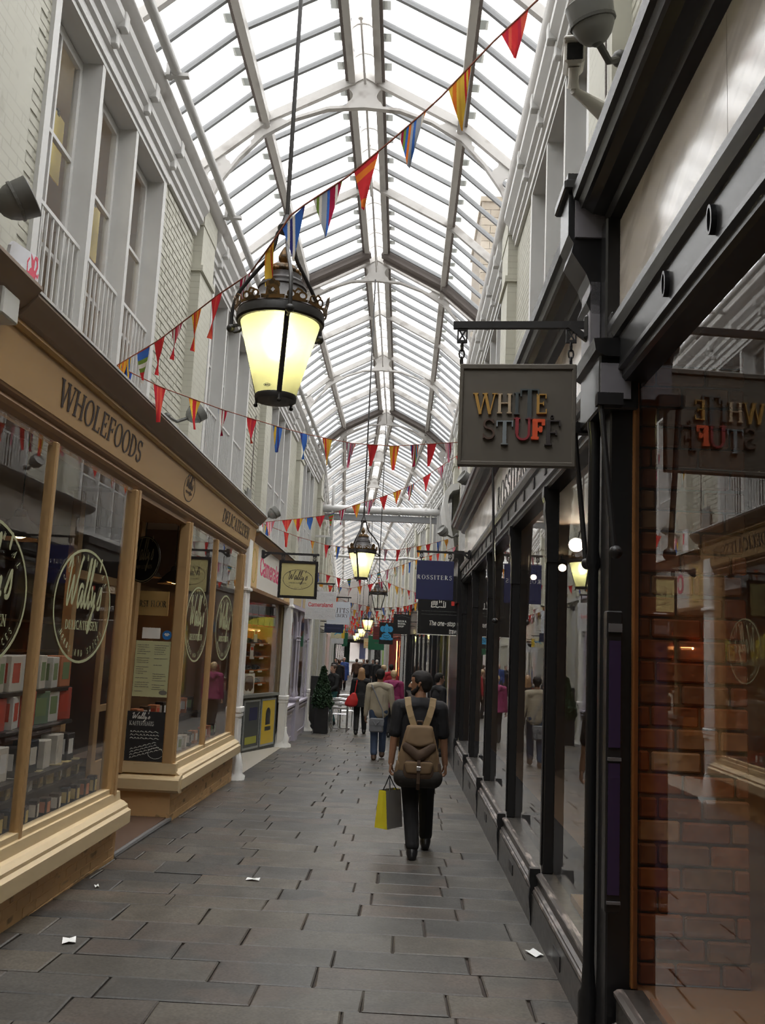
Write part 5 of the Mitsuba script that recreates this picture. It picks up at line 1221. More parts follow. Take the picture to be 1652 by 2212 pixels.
def d_half(b, y):
    part(b, 'device', MB().prism(ell(0, 0, 0.14, 0.12).intersection(sbox(-1, -1, 1, 0)), 0.004, FRONT(-2.28, y, 2.18)), BLACK)
far_sign('white hanging sign with a black half disc low on the left', -2.50, -2.08, 33.0, 1.88, 2.2, WSG, -1, d_half)
far_sign('small green hanging sign behind the half disc sign', -2.22, -2.02, 34.5, 1.8, 2.3, 'mat_sign_green', -1)

# ------------------------------------------------------------------ lanterns
LGLASS = mat('lantern_glass', {'type': 'principledthin', 'base_color': {'type': 'rgb', 'value': [0.93, 0.92, 0.64]}, 'roughness': 0.35, 'spec_trans': 0.45, 'diff_trans': 1.2, 'eta': 1.5})
LIRON = flat('lantern_iron', (0.022, 0.020, 0.019), 0.45)
LGREY = flat('lantern_dome', (0.085, 0.078, 0.078), 0.5)
LGOLD = mat('lantern_gilt', pri(proc(lambda p, n, uv: mix((0.20, 0.11, 0.035), (0.07, 0.045, 0.02), smoothstep(0.4, 0.65, fbm(p.x * 40, p.y * 40, p.z * 40)))), 0.45, metallic=0.3))
LREFL = flat('lantern_reflector', (0.80, 0.78, 0.62), 0.5)
def lantern(x, y, zr, label, rodtop, lit=True, bent=False, detail=True, rot=0.5):
    t = thing('street_lantern', label, 'lantern')
    K = dict(bent=bent)
    ns = 28 if detail else 14
    c = (x, y, zr)
    part(t, 'rod', MB().tube([(x, y, zr + 0.50), (x, y, rodtop)], 0.012, 8).lathe([(0.02, 0.5), (0.045, 0.5), (0.05, 0.53), (0.03, 0.56), (0.02, 0.6)], c, 10), LIRON, 40, **K)
    top = MB().lathe([(0.235, 0.0), (0.24, 0.02), (0.215, 0.045), (0.185, 0.06), (0.145, 0.11), (0.13, 0.155), (0.137, 0.16), (0.133, 0.175), (0.12, 0.18), (0.12, 0.195), (0.112, 0.20), (0.10, 0.215), (0.10, 0.24)], c, ns)
    part(t, 'dome', top, LGREY, 50, **K)
    part(t, 'crown_cap', MB().lathe([(0.085, 0.25), (0.088, 0.265), (0.075, 0.29), (0.03, 0.30), (0.012, 0.305), (0.018, 0.32), (0.03, 0.33), (0.034, 0.35), (0.022, 0.38), (0.006, 0.41), (0.001, 0.415)], c, 16), LGOLD, 50, **K)
    m = MB()
    for i in range(16):                                # scallops hanging from the cap
        a = i * math.pi / 8
        m.sphere((x + 0.086 * math.cos(a), y + 0.086 * math.sin(a), zr + 0.255), 0.017, 5)
    if detail: part(t, 'scallops', m, LGOLD, True, **K)
    part(t, 'rim', MB().lathe([(0.205, -0.045), (0.236, -0.045), (0.245, -0.035), (0.245, 0.0), (0.236, 0.02), (0.22, 0.02)], c, ns), LIRON, 40, **K)
    # pierced gilt cresting around the rim
    cr = MB(); n = 12 if detail else 8
    for i in range(n):
        a = rot + i * 2 * math.pi / n; w = 2 * math.pi * 0.243 / n
        big = i % 3 == 0
        if big:
            g = unary_union([sbox(-w / 2, 0, w / 2, 0.02), Polygon([(-0.04, 0), (0.04, 0), (0.035, 0.05), (0.02, 0.085), (0, 0.105), (-0.02, 0.085), (-0.035, 0.05)]), ell(-0.02, 0.07, 0.018, 0.02), ell(0.02, 0.07, 0.018, 0.02)]).difference(affinity.rotate(sbox(-0.009, 0.035, 0.009, 0.053), 45))
        else:
            g = unary_union([sbox(-w / 2, 0, w / 2, 0.014), ring(-w * 0.25, 0.03, w * 0.2, 0.022, 0.009), ring(w * 0.25, 0.03, w * 0.2, 0.022, 0.009), C([(-w * 0.1, 0.045), (0, 0.062), (w * 0.2, 0.055)], 0.009), ell(0, 0.02, 0.012, 0.02)])
        ca, sa = math.cos(a), math.sin(a)
        lean = 0.22
        cr.prism(g, 0.004, lambda v, ca=ca, sa=sa: np.stack([x + (0.242 + v[:, 1] * lean + v[:, 2]) * ca - v[:, 0] * sa, y + (0.242 + v[:, 1] * lean + v[:, 2]) * sa + v[:, 0] * ca, zr + 0.018 + v[:, 1]], -1))
    part(t, 'cresting', cr, LGOLD, **K)
    zb = -0.46; rt, rb = 0.222, 0.108
    for i in range(3):                                 # three curved panes between three bars
        a = np.linspace(rot + 0.35 + i * 2 * math.pi / 3, rot + 0.35 + (i + 1) * 2 * math.pi / 3, 12 if detail else 6)
        v = np.vstack([np.stack([x + q * np.cos(a), y + q * np.sin(a), np.full(len(a), zr + z)], -1) for q, z in ((rt, -0.035), (rb, zb))])
        k = len(a)
        part(t, 'pane', (v, np.array([[j, j + 1, k + j + 1, k + j] for j in range(k - 1)])), LGLASS if lit else GLASS, True, **K)
        ca, sa = math.cos(a[0]), math.sin(a[0])
        part(t, 'stile', MB().bar((x + rt * ca, y + rt * sa, zr - 0.03), (x + rb * ca, y + rb * sa, zr + zb), 0.026, 0.012, (ca, sa, 0.2)).sphere((x + rb * 1.06 * ca, y + rb * 1.06 * sa, zr + zb - 0.04), 0.012, 6).bar((x + rb * ca, y + rb * sa, zr + zb), (x + rb * 1.06 * ca, y + rb * 1.06 * sa, zr + zb - 0.04), 0.01, 0.01), LIRON, **K)
        # yoke arm outside
        d = a[0]
        ca, sa = math.cos(d), math.sin(d)
        path = [(0.0, 0.52), (0.05, 0.51), (0.06, 0.44), (0.09, 0.36), (0.19, 0.25), (0.27, 0.15), (0.295, 0.05), (0.295, -0.04)]
        pts = np.array(path); tt = np.linspace(0, 1, len(pts)); t2 = np.linspace(0, 1, 26 if detail else 12)
        pts = np.stack([np.interp(t2, tt, pts[:, j]) for j in (0, 1)], 1)
        pts[1:-1] = (pts[:-2] + pts[1:-1] * 2 + pts[2:]) / 4
        m = MB().tube([(x + q * ca, y + q * sa, zr + z) for q, z in pts], 0.011, 8)
        m.sphere((x + 0.295 * ca, y + 0.295 * sa, zr - 0.05), 0.024, 8)
        m.bar((x + 0.295 * ca, y + 0.295 * sa, zr - 0.04), (x + 0.235 * ca, y + 0.235 * sa, zr - 0.03), 0.014, 0.014)
        m.tube([(x + q * ca, y + q * sa, zr + z) for q, z in ((0.295, -0.06), (0.27, -0.075), (0.24, -0.07), (0.22, -0.05))], 0.007, 6)
        part(t, 'yoke_arm', m, LIRON, 40, **K)
    part(t, 'base_ring', MB().lathe([(0.001, zb), (0.03, zb), (0.112, zb + 0.012), (0.116, zb), (0.112, zb - 0.022), (0.06, zb - 0.028), (0.012, zb - 0.03), (0.001, zb - 0.03)], c, ns), LIRON, 40, **K)
    part(t, 'reflector', MB().lathe([(0.20, -0.036), (0.16, -0.03), (0.02, -0.03), (0.001, -0.03)], c, ns), LREFL, **K)
    if lit:
        k = part(t, 'lamp_tube', MB().lathe([(0.001, -0.225), (0.02, -0.22), (0.05, -0.17), (0.055, -0.11), (0.04, -0.065), (0.001, -0.06)], c, 12), LREFL, True, **K)
        scene[k]['emitter'] = {'type': 'area', 'radiance': {'type': 'rgb', 'value': [1.9, 1.78, 1.1]}}
    if detail and bent is False and y < 8:
        part(t, 'maker_mark', MB().prism(unary_union([ring(0, 0, 0.02, 0.009, 0.002), sbox(-0.013, -0.004, -0.006, 0.004), sbox(-0.003, -0.004, 0.004, 0.004), sbox(0.007, -0.004, 0.013, 0.004)]), 0.001, FRONT(x - 0.03, y - 0.128, zr - 0.425)), LETTER)
    return t
lantern(XC, 4.92, 3.55, 'large lit street lantern hanging nearest on a long black rod', 8.4, rot=-1.62)
lantern(XC, 15.8, 3.40, 'lit street lantern hanging second, beside the cream oval sign', 8.3, rot=-2.3)
lantern(XC, 26.8, 3.36, 'unlit street lantern hanging third, left of the black signs', 8.3, lit=False, rot=-1.92)
lantern(XC, 37.8, 2.95, 'lit street lantern hanging fourth, far down the arcade', 8.2, bent=True, detail=False, rot=-1.9)
lantern(XC, 48.7, 2.80, 'lit street lantern hanging fifth, left of the fourth', 8.2, bent=True, detail=False)
lantern(XC, 59.6, 2.75, 'small lit street lantern hanging sixth near the far exit', 8.2, bent=True, detail=False)
lantern(XC, 70.6, 2.75, 'tiny lit street lantern hanging farthest by the exit', 8.2, bent=True, detail=False)

# ------------------------------------------------------------------ bunting
def bunting(label, pts, n, size=0.17, bent=False, seed=1, where=None, kinds=None):
    t = thing('bunting', label, 'bunting')
    r = random.Random(seed)
    p = np.array(pts, float); s = np.concatenate([[0], np.cumsum(np.linalg.norm(np.diff(p, axis=0), axis=1))])
    at = lambda q: np.array([np.interp(q, s, p[:, i]) for i in range(3)])
    qs = np.linspace(0, s[-1], 60)
    part(t, 'cord', MB().tube([at(q) for q in qs], 0.005, 5), CORD, bent=bent)
    step = s[-1] / n
    prev = None
    for i in range(len(where) if where else n):
        q = where[i] if where else step * (i + 0.5); w = size * r.uniform(0.82, 1.0); h = size * r.uniform(1.2, 1.5)
        a, b = at(q - w / 2), at(q + w / 2)
        if where and i == 0: a, b = at(0.02), at(0.02 + w)
        d = (b - a); d[2] = d[2]
        out = np.array([d[1], -d[0], 0]); out /= np.linalg.norm(out) + 1e-9
        tw = r.uniform(-0.5, 0.5); cu = r.uniform(-0.5, 0.6); sk = r.uniform(-0.15, 0.15)
        vs, uv, fs = [], [], []
        R, Cn = 6, 4
        for j in range(R + 1):
            k = j / R
            wid = (1 - k) if k < 0.86 else max(0.05, 1 - k)
            for c in range(Cn + 1):
                u = c / Cn
                base = a + d * (0.5 + (u - 0.5) * wid) + d * sk * k
                o = out * (0.35 * w * (math.sin(2.6 * u + 3 * k * tw * 2 + i) * 0.35 * k + cu * k * k))
                vs.append(base + np.array([0, 0, -h * k]) + o); uv.append((0.5 + (u - 0.5) * wid + i * 0.37, k + i * 0.61))
        for j in range(R):
            for c in range(Cn):
                z = j * (Cn + 1) + c
                fs.append([z, z + 1, z + Cn + 2, z + Cn + 1])
        ch = [k for k in range(7) if k != prev]
        prev = r.choices(ch, [[5, 4, 3, 3, 2, 2, 2][k] for k in ch])[0] if not kinds else kinds[i % len(kinds)]
        part(t, 'flag', (np.array(vs), np.array(fs)), FLAGS[prev], True, bent=bent, uv=np.array(uv))
    return t
bunting('bunting string rising from the tan fascia past the nearest lantern to the upper right', [(-2.40, 7.2, 3.93), (-1.93, 6.7, 3.99), (-1.54, 6.2, 4.04), (-1.33, 5.9, 4.05), (-1.03, 5.4, 4.0), (-0.80, 4.72, 3.88), (-0.69, 4.7, 4.06), (-0.40, 4.7, 4.28), (-0.17, 4.65, 4.47), (0.07, 4.6, 4.68), (0.34, 4.5, 4.95), (0.57, 4.4, 5.14), (1.05, 4.3, 5.55)], 0, 0.205, seed=3, where=[0.0, 0.16, 0.44, 0.7, 1.0, 1.33, 1.68, 2.2, 2.94, 3.21, 3.45, 3.71, 4.03, 4.37, 4.76], kinds=[1, 4, 6, 0, 3, 1, 0, 3, 1, 4, 2, 5, 2, 1, 0])
bunting('bunting string from the tan fascia, under the nearest lantern, to behind the grey brown sign', [(-2.40, 7.2, 3.925), (-2.19, 7.8, 3.925), (-1.84, 8.7, 3.98), (-1.43, 9.7, 4.07), (-1.2, 10.3, 4.14), (-0.71, 11.0, 4.21), (-0.21, 11.6, 4.33), (0.33, 12.2, 4.52), (0.73, 12.6, 4.65), (1.12, 12.9, 4.8)], 0, 0.215, seed=8, where=[0.14, 0.6, 1.14, 1.61, 2.15, 2.68, 3.3, 3.72, 4.16, 4.57, 4.99, 5.39, 5.74, 6.08, 6.5], kinds=[4, 0, 1, 3, 0, 4, 4, 1, 3, 0, 1, 2, 0, 3, 0])
bunting('bunting string rising to the right in front of the steel cross beam', [(-2.50, 16.0, 3.86), (-1.86, 16.0, 3.95), (-1.37, 15.9, 4.02), (-0.90, 15.5, 4.15), (-0.42, 15.4, 4.30), (0.02, 15.3, 4.48), (0.43, 15.1, 4.73), (0.87, 14.9, 5.02), (1.14, 14.8, 5.2)], 0, 0.18, seed=5, where=[0.16, 0.4, 0.6, 0.8, 1.0, 1.22, 1.49, 1.8, 2.05, 2.3, 2.55, 2.81, 3.13, 3.41, 3.8], kinds=[3, 0, 1, 4, 0, 6, 3, 1, 3, 0, 1, 2, 0, 3, 0])
bunting('bunting string sagging behind the second lantern to the black cornice', [(-2.50, 16.0, 3.82), (-2.0, 17.0, 3.74), (-1.56, 18.0, 3.72), (-0.93, 19.0, 3.78), (-0.17, 20.0, 3.90), (0.49, 20.7, 4.13), (0.96, 21.2, 4.33), (1.15, 21.3, 4.4)], 0, 0.18, seed=9, where=[0.29, 0.71, 1.16, 1.65, 2.21, 2.59, 3.03, 3.6, 4.22, 4.66, 4.99, 5.34, 5.65, 6.01, 6.3], kinds=[4, 0, 3, 1, 0, 4, 1, 0, 3, 0, 3, 1, 0, 4, 1])
bunting('bunting string behind the lower half of the second lantern', [(-2.6, 24.4, 3.75), (-2.25, 24.0, 3.65), (-1.52, 23.5, 3.46), (-0.86, 23.0, 3.56), (-0.12, 22.0, 3.74), (0.36, 21.0, 3.85), (0.83, 20.0, 3.9), (1.1, 19.5, 4.0)], 18, 0.17, seed=12)
bunting('bunting string crossing above the unlit third lantern', [(-2.6, 27.4, 3.6), (-1.6, 26.8, 3.45), (-0.58, 26.45, 3.68), (-0.18, 26.0, 3.50), (0.40, 25.0, 3.28), (0.95, 23.5, 3.1)], 17, 0.18, seed=14)
names = ORD
yy = 28.5
for i in range(15):
    s = -1 if i % 2 else 1
    zz = 3.25 - 0.02 * i
    bunting(f'{names[i]} zigzag bunting string beyond the unlit lantern, counted from the nearest', [(XC - s * 1.8, yy, zz + 0.25), (XC - s * 0.9, yy + 1.2, zz - 0.05), (XC, yy + 2.2, zz - 0.15), (XC + s * 0.9, yy + 3.2, zz - 0.05), (XC + s * 1.7, yy + 4.2, zz + 0.2)], 14, 0.19, bent=True, seed=20 + i)
    yy += 2.9

# ------------------------------------------------------------------ lamps and camera on the walls
FLG = flat('floodlight_grey', (0.17, 0.17, 0.16), 0.5)
FLK = flat('floodlight_dark', (0.07, 0.068, 0.06), 0.5)
def floodlight(label, c, aim, wall, m=FLG, s=1.0):
    t = thing('floodlight', label, 'lamp')
    c = np.array(c, float); d = np.array(aim, float); d /= np.linalg.norm(d)
    u = np.cross(d, [0, 0, 1]); u /= np.linalg.norm(u); w = np.cross(u, d)
    Mx = lambda v: c + (v[:, :1] * u + v[:, 1:2] * w + v[:, 2:3] * d) * s
    v, f = MB().lathe([(0.03, -0.13), (0.055, -0.12), (0.085, -0.09), (0.105, -0.05), (0.115, 0.0), (0.12, 0.06), (0.122, 0.075), (0.115, 0.08), (0.09, 0.05), (0.001, 0.04)], n=20).get()
    part(t, 'head', (Mx(v), f), m, 40)
    v, f = MB().lathe([(0.112, -0.03), (0.119, -0.028), (0.119, -0.012), (0.114, -0.01)], n=20).get()
    part(t, 'band', (Mx(v), f), FLK)
    wp = np.array(wall, float)
    part(t, 'arm', MB().tube([c - d * 0.1 * s, (c - d * 0.14 * s + wp) / 2 + np.array([0, 0, -0.05 * s]), wp], 0.02 * s, 8).sphere((c - d * 0.11 * s), 0.035 * s, 8).sphere(wp, 0.045 * s, 8), FLK, 40)
floodlight('big dark grey floodlight on the cream brick wall, nearest on the left', (-2.36, 5.08, 4.27), (0.9, 0.25, 0.55), (-2.62, 5.0, 4.12), FLK, 1.0)
floodlight('grey floodlight above the tan fascia beside the crossing bunting', (-2.36, 9.85, 4.22), (0.7, 0.3, 0.6), (-2.62, 9.62, 4.12), FLG, 0.9)
floodlight('grey floodlight above the far end of the tan fascia', (-2.38, 16.3, 4.07), (0.7, 0.3, 0.55), (-2.60, 16.1, 3.95), FLG, 0.9)
floodlight('pale grey floodlight on the right wall at the top edge of the photo', (0.84, 4.35, 5.0), (-0.25, -0.2, 0.9), (1.03, 4.55, 4.92), FLG, 1.0)
floodlight('pale grey floodlight on the right wall above the long black cornice', (0.86, 14.1, 4.42), (-0.8, -0.3, 0.5), (1.10, 14.3, 4.35), FLG, 0.9)
floodlight('grey floodlight under the curved white soffit past the navy sign', (0.78, 20.0, 4.35), (-0.6, -0.4, 0.5), (1.10, 20.2, 4.3), FLG, 1.0)
cc = thing('security_camera', 'white box security camera on a wall arm at the upper right', 'security camera')
CAMW = flat('camera_white', (0.50, 0.48, 0.43), 0.45)
c = np.array([0.80, 4.62, 4.98]); d = np.array([-0.12, -0.95, -0.30]); d /= np.linalg.norm(d); u = np.cross(d, [0, 0, 1]); u /= np.linalg.norm(u); w = np.cross(u, d)
Mx = lambda v: c + v[:, :1] * u + v[:, 1:2] * w + v[:, 2:3] * d
rb = lambda x0, x1, y0, y1, z0, z1, q: (lambda g: (Mx(g[0]), g[1]))(MB().box(x0, x1, y0, y1, z0, z1, q).get())
part(cc, 'housing', rb(-0.055, 0.055, -0.06, 0.06, -0.17, 0.08, 0.018), CAMW)
part(cc, 'hood', rb(-0.062, 0.062, 0.045, 0.068, -0.17, 0.12, 0.008), CAMW)
part(cc, 'window', rb(-0.043, 0.043, -0.045, 0.04, 0.078, 0.084, 0.004), BLACK)
part(cc, 'neck', MB().tube([c + w * -0.06, c + w * -0.13 - d * 0.02, c + w * -0.16 - d * 0.03], [0.03, 0.028, 0.035], 10), CAMW, 40)
e = c + w * -0.17 - d * 0.03
part(cc, 'arm', MB().tube([e, e + np.array([0.08, 0.06, -0.01]), (1.04, e[1] + 0.18, e[2] - 0.03)], [0.022, 0.032, 0.055], 10).box(1.02, 1.06, e[1] + .1, e[1] + .26, e[2] - .11, e[2] + .06), CAMW, 40)
cab = single('wall_cable', 'thin brown cable running down the right wall behind the security camera', 'cable', MB().tube([(1.035, 4.95, 5.6), (1.035, 4.92, 5.0), (1.033, 4.9, 4.5)], 0.006, 5), LETTER)
dc = thing('dome_camera', 'grey dome security camera hanging on the left pilaster beneath the steel beam', 'security camera')
part(dc, 'body', MB().lathe([(0.07, 0.25), (0.08, 0.2), (0.08, 0.05), (0.09, 0.0)], (-2.25, 26.4, 4.62), 14), 'mat_frame_grey', 40)
part(dc, 'dome', MB().lathe([(0.085, 0.0), (0.07, -0.05), (0.03, -0.08), (0.001, -0.085)], (-2.25, 26.4, 4.62), 14), BLACK, 40)
part(dc, 'arm', MB().box(-2.62, -2.2, 26.37, 26.43, 4.86, 4.92), WHITE)
# curved white soffit on the right past the navy sign
cs = thing('curved_soffit', 'pale curved arch panel under the right wall past the navy sign', 'arch')
ap = [(1.16 - 0.05, 3.6 - 0.2), (0.98, 4.2), (0.86, 4.7), (0.80, 5.1), (0.83, 5.35), (0.95, 5.5), (1.14, 5.55), (1.14, 5.4), (1.0, 5.36), (0.92, 5.25), (0.90, 5.1), (0.95, 4.72), (1.06, 4.2), (1.15, 3.4)]
part(cs, 'panel', MB().ext_y(ap, 20.6, 22.4), WHITE)
# small boards and boxes along the wall above the fascia
t = thing('dragon_sign', 'white sign board with a red dragon on the ledge, nearest on the left', 'sign')
b = part(t, 'board', MB().prism(Polygon([(5.16, 3.72), (5.66, 3.72), (5.66, 4.12), (5.60, 4.15), (5.27, 4.10), (5.23, 4.06)]).buffer(0.0), 0.02, lambda v: np.stack([-2.47 + v[:, 2] + 0.0 * v[:, 0], v[:, 0], v[:, 1]], -1)), flat('board_grey_white', (0.52, 0.52, 0.55), 0.5))
dg = unary_union([ell(0.0, 0.0, 0.07, 0.04), C([(0.05, 0.02), (0.09, 0.08), (0.07, 0.12)], 0.025), ell(0.06, 0.12, 0.03, 0.016), Polygon([(-0.02, 0.02), (-0.06, 0.12), (0.0, 0.09), (0.03, 0.13), (0.02, 0.03)]), C([(-0.06, 0), (-0.11, -0.02), (-0.12, 0.05), (-0.09, 0.08)], 0.014), C([(0.04, -0.02), (0.06, -0.08), (0.09, -0.08)], 0.018), C([(-0.03, -0.02), (-0.03, -0.08), (0.0, -0.09)], 0.018), C([(-0.06, -0.02), (-0.08, -0.08), (-0.06, -0.09)], 0.016), C([(0.06, 0.02), (0.11, 0.01), (0.12, 0.03)], 0.016)])
part(b, 'dragon', MB().prism(affinity.translate(affinity.scale(dg, 0.72, 1.0, origin=(0, 0)), 5.56, 4.01), 0.002, lambda v: np.stack([-2.45 + v[:, 2], v[:, 0], v[:, 1]], -1)), flat('dragon_red', (0.52, 0.05, 0.09), 0.6))
v, f = sans('Dragon', 0.075, 0.002, LEFT(-2.45, 5.44, 3.815), True); v[:, 1] = 5.44 + (v[:, 1] - 5.44) * 0.72
part(b, 'lettering', (v, f), LETTER)
single('junction_box', 'small grey box on the wall above the tan fascia under the second window group', 'box', MB().box(-2.66, -2.56, 10.95, 11.15, 3.8, 3.98, 0.01), FLG)
t = thing('notice_board', 'small grey notice panel on the wall near the far end of the tan fascia', 'notice')
part(t, 'board', MB().box(-2.62, -2.60, 14.75, 15.1, 3.85, 4.25), FLG)
t = thing('notice_board', 'white notice with a red mark above the far end of the tan fascia', 'notice')
part(t, 'board', MB().box(-2.50, -2.48, 15.5, 15.75, 3.62, 3.98), WSG); part(t, 'mark', MB().box(-2.48, -2.477, 15.66, 15.73, 3.74, 3.92), 'mat_dragon_red')
single('cable', 'thin dark cable down the left wall between the window groups', 'cable', MB().tube([(-2.655, 15.35, 5.6), (-2.655, 15.3, 5.0), (-2.655, 15.3, 4.6), (-2.655, 15.32, 4.0)], 0.012, 5), LETTER)
# ------------------------------------------------------------------ café furniture, planter, menu board, litter
pl = thing('potted_topiary', 'clipped conical evergreen in a tall black square planter on the left', 'plant')
zf = fl(24.2)
v, f = MB().lathe([(0.001, -0.0), (0.13, 0.0), (0.19, 0.75 * 0.9), (0.17, 0.7)], n=4).get()
part(pl, 'planter', MB().box(-2.17, -1.81, 24.02, 24.38, zf, zf + 0.68, 0.015), BLACK)
r = np.random.RandomState(2); m = MB()
n = 2600; hgt = r.rand(n) ** 0.8 * 1.05; ang = r.rand(n) * 2 * np.pi
rad = (0.27 * np.minimum(1, (1.12 - hgt) / 0.95)) * (0.8 + 0.25 * r.rand(n)) * np.where(hgt < 0.1, 0.85, 1)
cc_ = np.stack([-1.99 + rad * np.cos(ang), 24.2 + rad * np.sin(ang), zf + 0.62 + hgt], -1)
d1 = r.randn(n, 3) * 0.022; d2 = r.randn(n, 3) * 0.022
v = np.stack([cc_ - d1, cc_ + d2, cc_ + d1, cc_ - d2], 1).reshape(-1, 3)
f = np.arange(n * 4).reshape(-1, 4)
part(pl, 'foliage', (v, f), flat('topiary_leaf', (0.018, 0.045, 0.018), 0.6), kind='stuff')
part(pl, 'core', MB().lathe([(0.20, 0.62), (0.22, 0.75), (0.17, 1.1), (0.08, 1.5), (0.01, 1.66)], (-1.99, 24.2, zf), 12), flat('topiary_core', (0.01, 0.025, 0.01), 0.8))
mb = thing('menu_board', 'tall black menu board behind the topiary', 'board')
part(mb, 'panel', MB().box(-2.44, -2.16, 25.5, 25.55, fl(25.5), 0.96, 0.01), BLACK)
part(mb, 'rail', MB().box(-2.44, -2.16, 25.49, 25.5, 0.40, 0.42), FLG)
CHROME = mat('polished_aluminium', two({'type': 'roughconductor', 'material': 'Al', 'alpha': 0.12}))
def cafe_chair(label, x, y, a):
    t = thing('cafe_chair', label, 'chair')
    z0 = fl(y)
    Q = lambda g: (np.stack([x + g[0][:, 0] * math.cos(a) - g[0][:, 1] * math.sin(a), y + g[0][:, 0] * math.sin(a) + g[0][:, 1] * math.cos(a), z0 + g[0][:, 2]], -1), g[1])
    for sx, sy, h in ((-.2, -.2, .45), (.2, -.2, .45)):
        part(t, 'leg', Q(MB().tube([(sx, sy, 0), (sx, sy, 0.62), (sx, sy + .08, 0.66), (sx, .16, 0.66)], 0.013, 8).get()), CHROME, 40)
    for sx in (-.2, .2):
        part(t, 'leg', Q(MB().tube([(sx, .24, 0), (sx, .2, 0.45), (sx * .95, .25, 0.86)], 0.013, 8).get()), CHROME, 40)
    for k in range(6):
        part(t, 'seat_slat', Q(MB().box(-.19, .19, -.2 + k * .068, -.145 + k * .068, .44, .452, .003).get()), CHROME)
    for k in range(3):
        part(t, 'back_slat', Q(MB().box(-.19, .19, .222 + .018 * k, .23 + .018 * k, .58 + k * .1, .64 + k * .1, .003).get()), CHROME)
    part(t, 'top_rail', Q(MB().tube([(-.19, .25, .86), (0, .265, .875), (.19, .25, .86)], 0.013, 8).get()), CHROME, 40)
cafe_chair('polished aluminium café chair facing away beside the topiary', -1.58, 25.1, math.pi)
cafe_chair('polished aluminium café chair on the far side of the café table', -1.5, 26.7, 0.2)
cafe_chair('polished aluminium café chair close to the white wall behind the topiary', -2.12, 25.9, 1.5)
tb = thing('cafe_table', 'round polished café table beside the topiary', 'table')
part(tb, 'top', MB().lathe([(0.30, 0.72), (0.31, 0.73), (0.30, 0.745), (0.001, 0.75)], (-1.62, 25.85, fl(25.8)), 20), CHROME)
part(tb, 'stem', MB().tube([(-1.62, 25.85, fl(25.8)), (-1.62, 25.85, fl(25.8) + 0.72)], 0.03, 10).box(-1.9, -1.34, 25.82, 25.88, fl(25.8), fl(25.8) + .03).box(-1.65, -1.59, 25.57, 26.13, fl(25.8), fl(25.8) + .03), CHROME)
SCRAP = flat('paper_scrap', (0.75, 0.75, 0.74), 0.7)
def scrap(label, px, py, w, d, a):
    v = np.array([[-w, -d, 0], [0, -d, .012], [w, -d * .8, .002], [w * .95, d, .014], [0, d * .9, .004], [-w, d, .01]])
    q = np.stack([px + v[:, 0] * math.cos(a) - v[:, 1] * math.sin(a), py + v[:, 0] * math.sin(a) + v[:, 1] * math.cos(a), fl(py) + 0.006 + v[:, 2]], -1)
    q2 = q - [0, 0, .0015]
    single('paper_scrap', label, 'litter', (np.vstack([q, q2]), np.array([[0, 1, 4, 5], [1, 2, 3, 4], [6, 7, 10, 11], [7, 8, 9, 10]])), SCRAP)
SCRAPS = [('white folded paper scrap on the flags in the middle of the floor', -1.13, 7.85, 0.055, 0.03, -0.1), ('white paper scrap on the flags at the lower left', -1.97, 5.98, 0.04, 0.05, 0.3), ('tiny white paper crumb near the tan stall riser', -2.25, 7.36, 0.015, 0.025, 0.5), ('crumpled white tissue by the black plinth at the lower right', 0.92, 6.24, 0.035, 0.06, 0.5)]
for s in SCRAPS: scrap(*s)

# ------------------------------------------------------------------ people
SKIN = {'tan': flat('skin_tan', (0.30, 0.155, 0.09), 0.55), 'fair': flat('skin_fair', (0.46, 0.27, 0.20), 0.55)}
def sph(p, r, n=12):
    return Manifold.sphere(float(r), n).translate(tuple(map(float, p)))
def limb(pts, rs, n=12):
    return [Manifold.batch_hull([sph(a, ra, n), sph(b, rb, n)]) for a, b, ra, rb in zip(pts, pts[1:], rs, rs[1:])]
def join(ms, res=0.02, it=8, tr=None, cut=None):
    m = Manifold.batch_boolean(ms, OpType.Add)
    for c in cut or ():
        m = m - c
    m = m.refine_to_length(res)
    q = m.to_mesh(); t = trimesh.Trimesh(q.vert_properties[:, :3], q.tri_verts, process=False)
    if it: trimesh.smoothing.filter_taubin(t, 0.5, 0.53, it)
    return np.array(t.vertices), np.array(t.faces)
def ik(a, b, l1, l2, pole):
    a, b = np.array(a, float), np.array(b, float)
    d = b - a; L_ = min(np.linalg.norm(d), (l1 + l2) * 0.999); d /= np.linalg.norm(d) + 1e-9
    k = (l1 * l1 - l2 * l2 + L_ * L_) / (2 * L_); h = math.sqrt(max(l1 * l1 - k * k, 0))
    p = np.array(pole, float); p -= d * (p @ d); p /= np.linalg.norm(p) + 1e-9
    return a + d * k + p * h
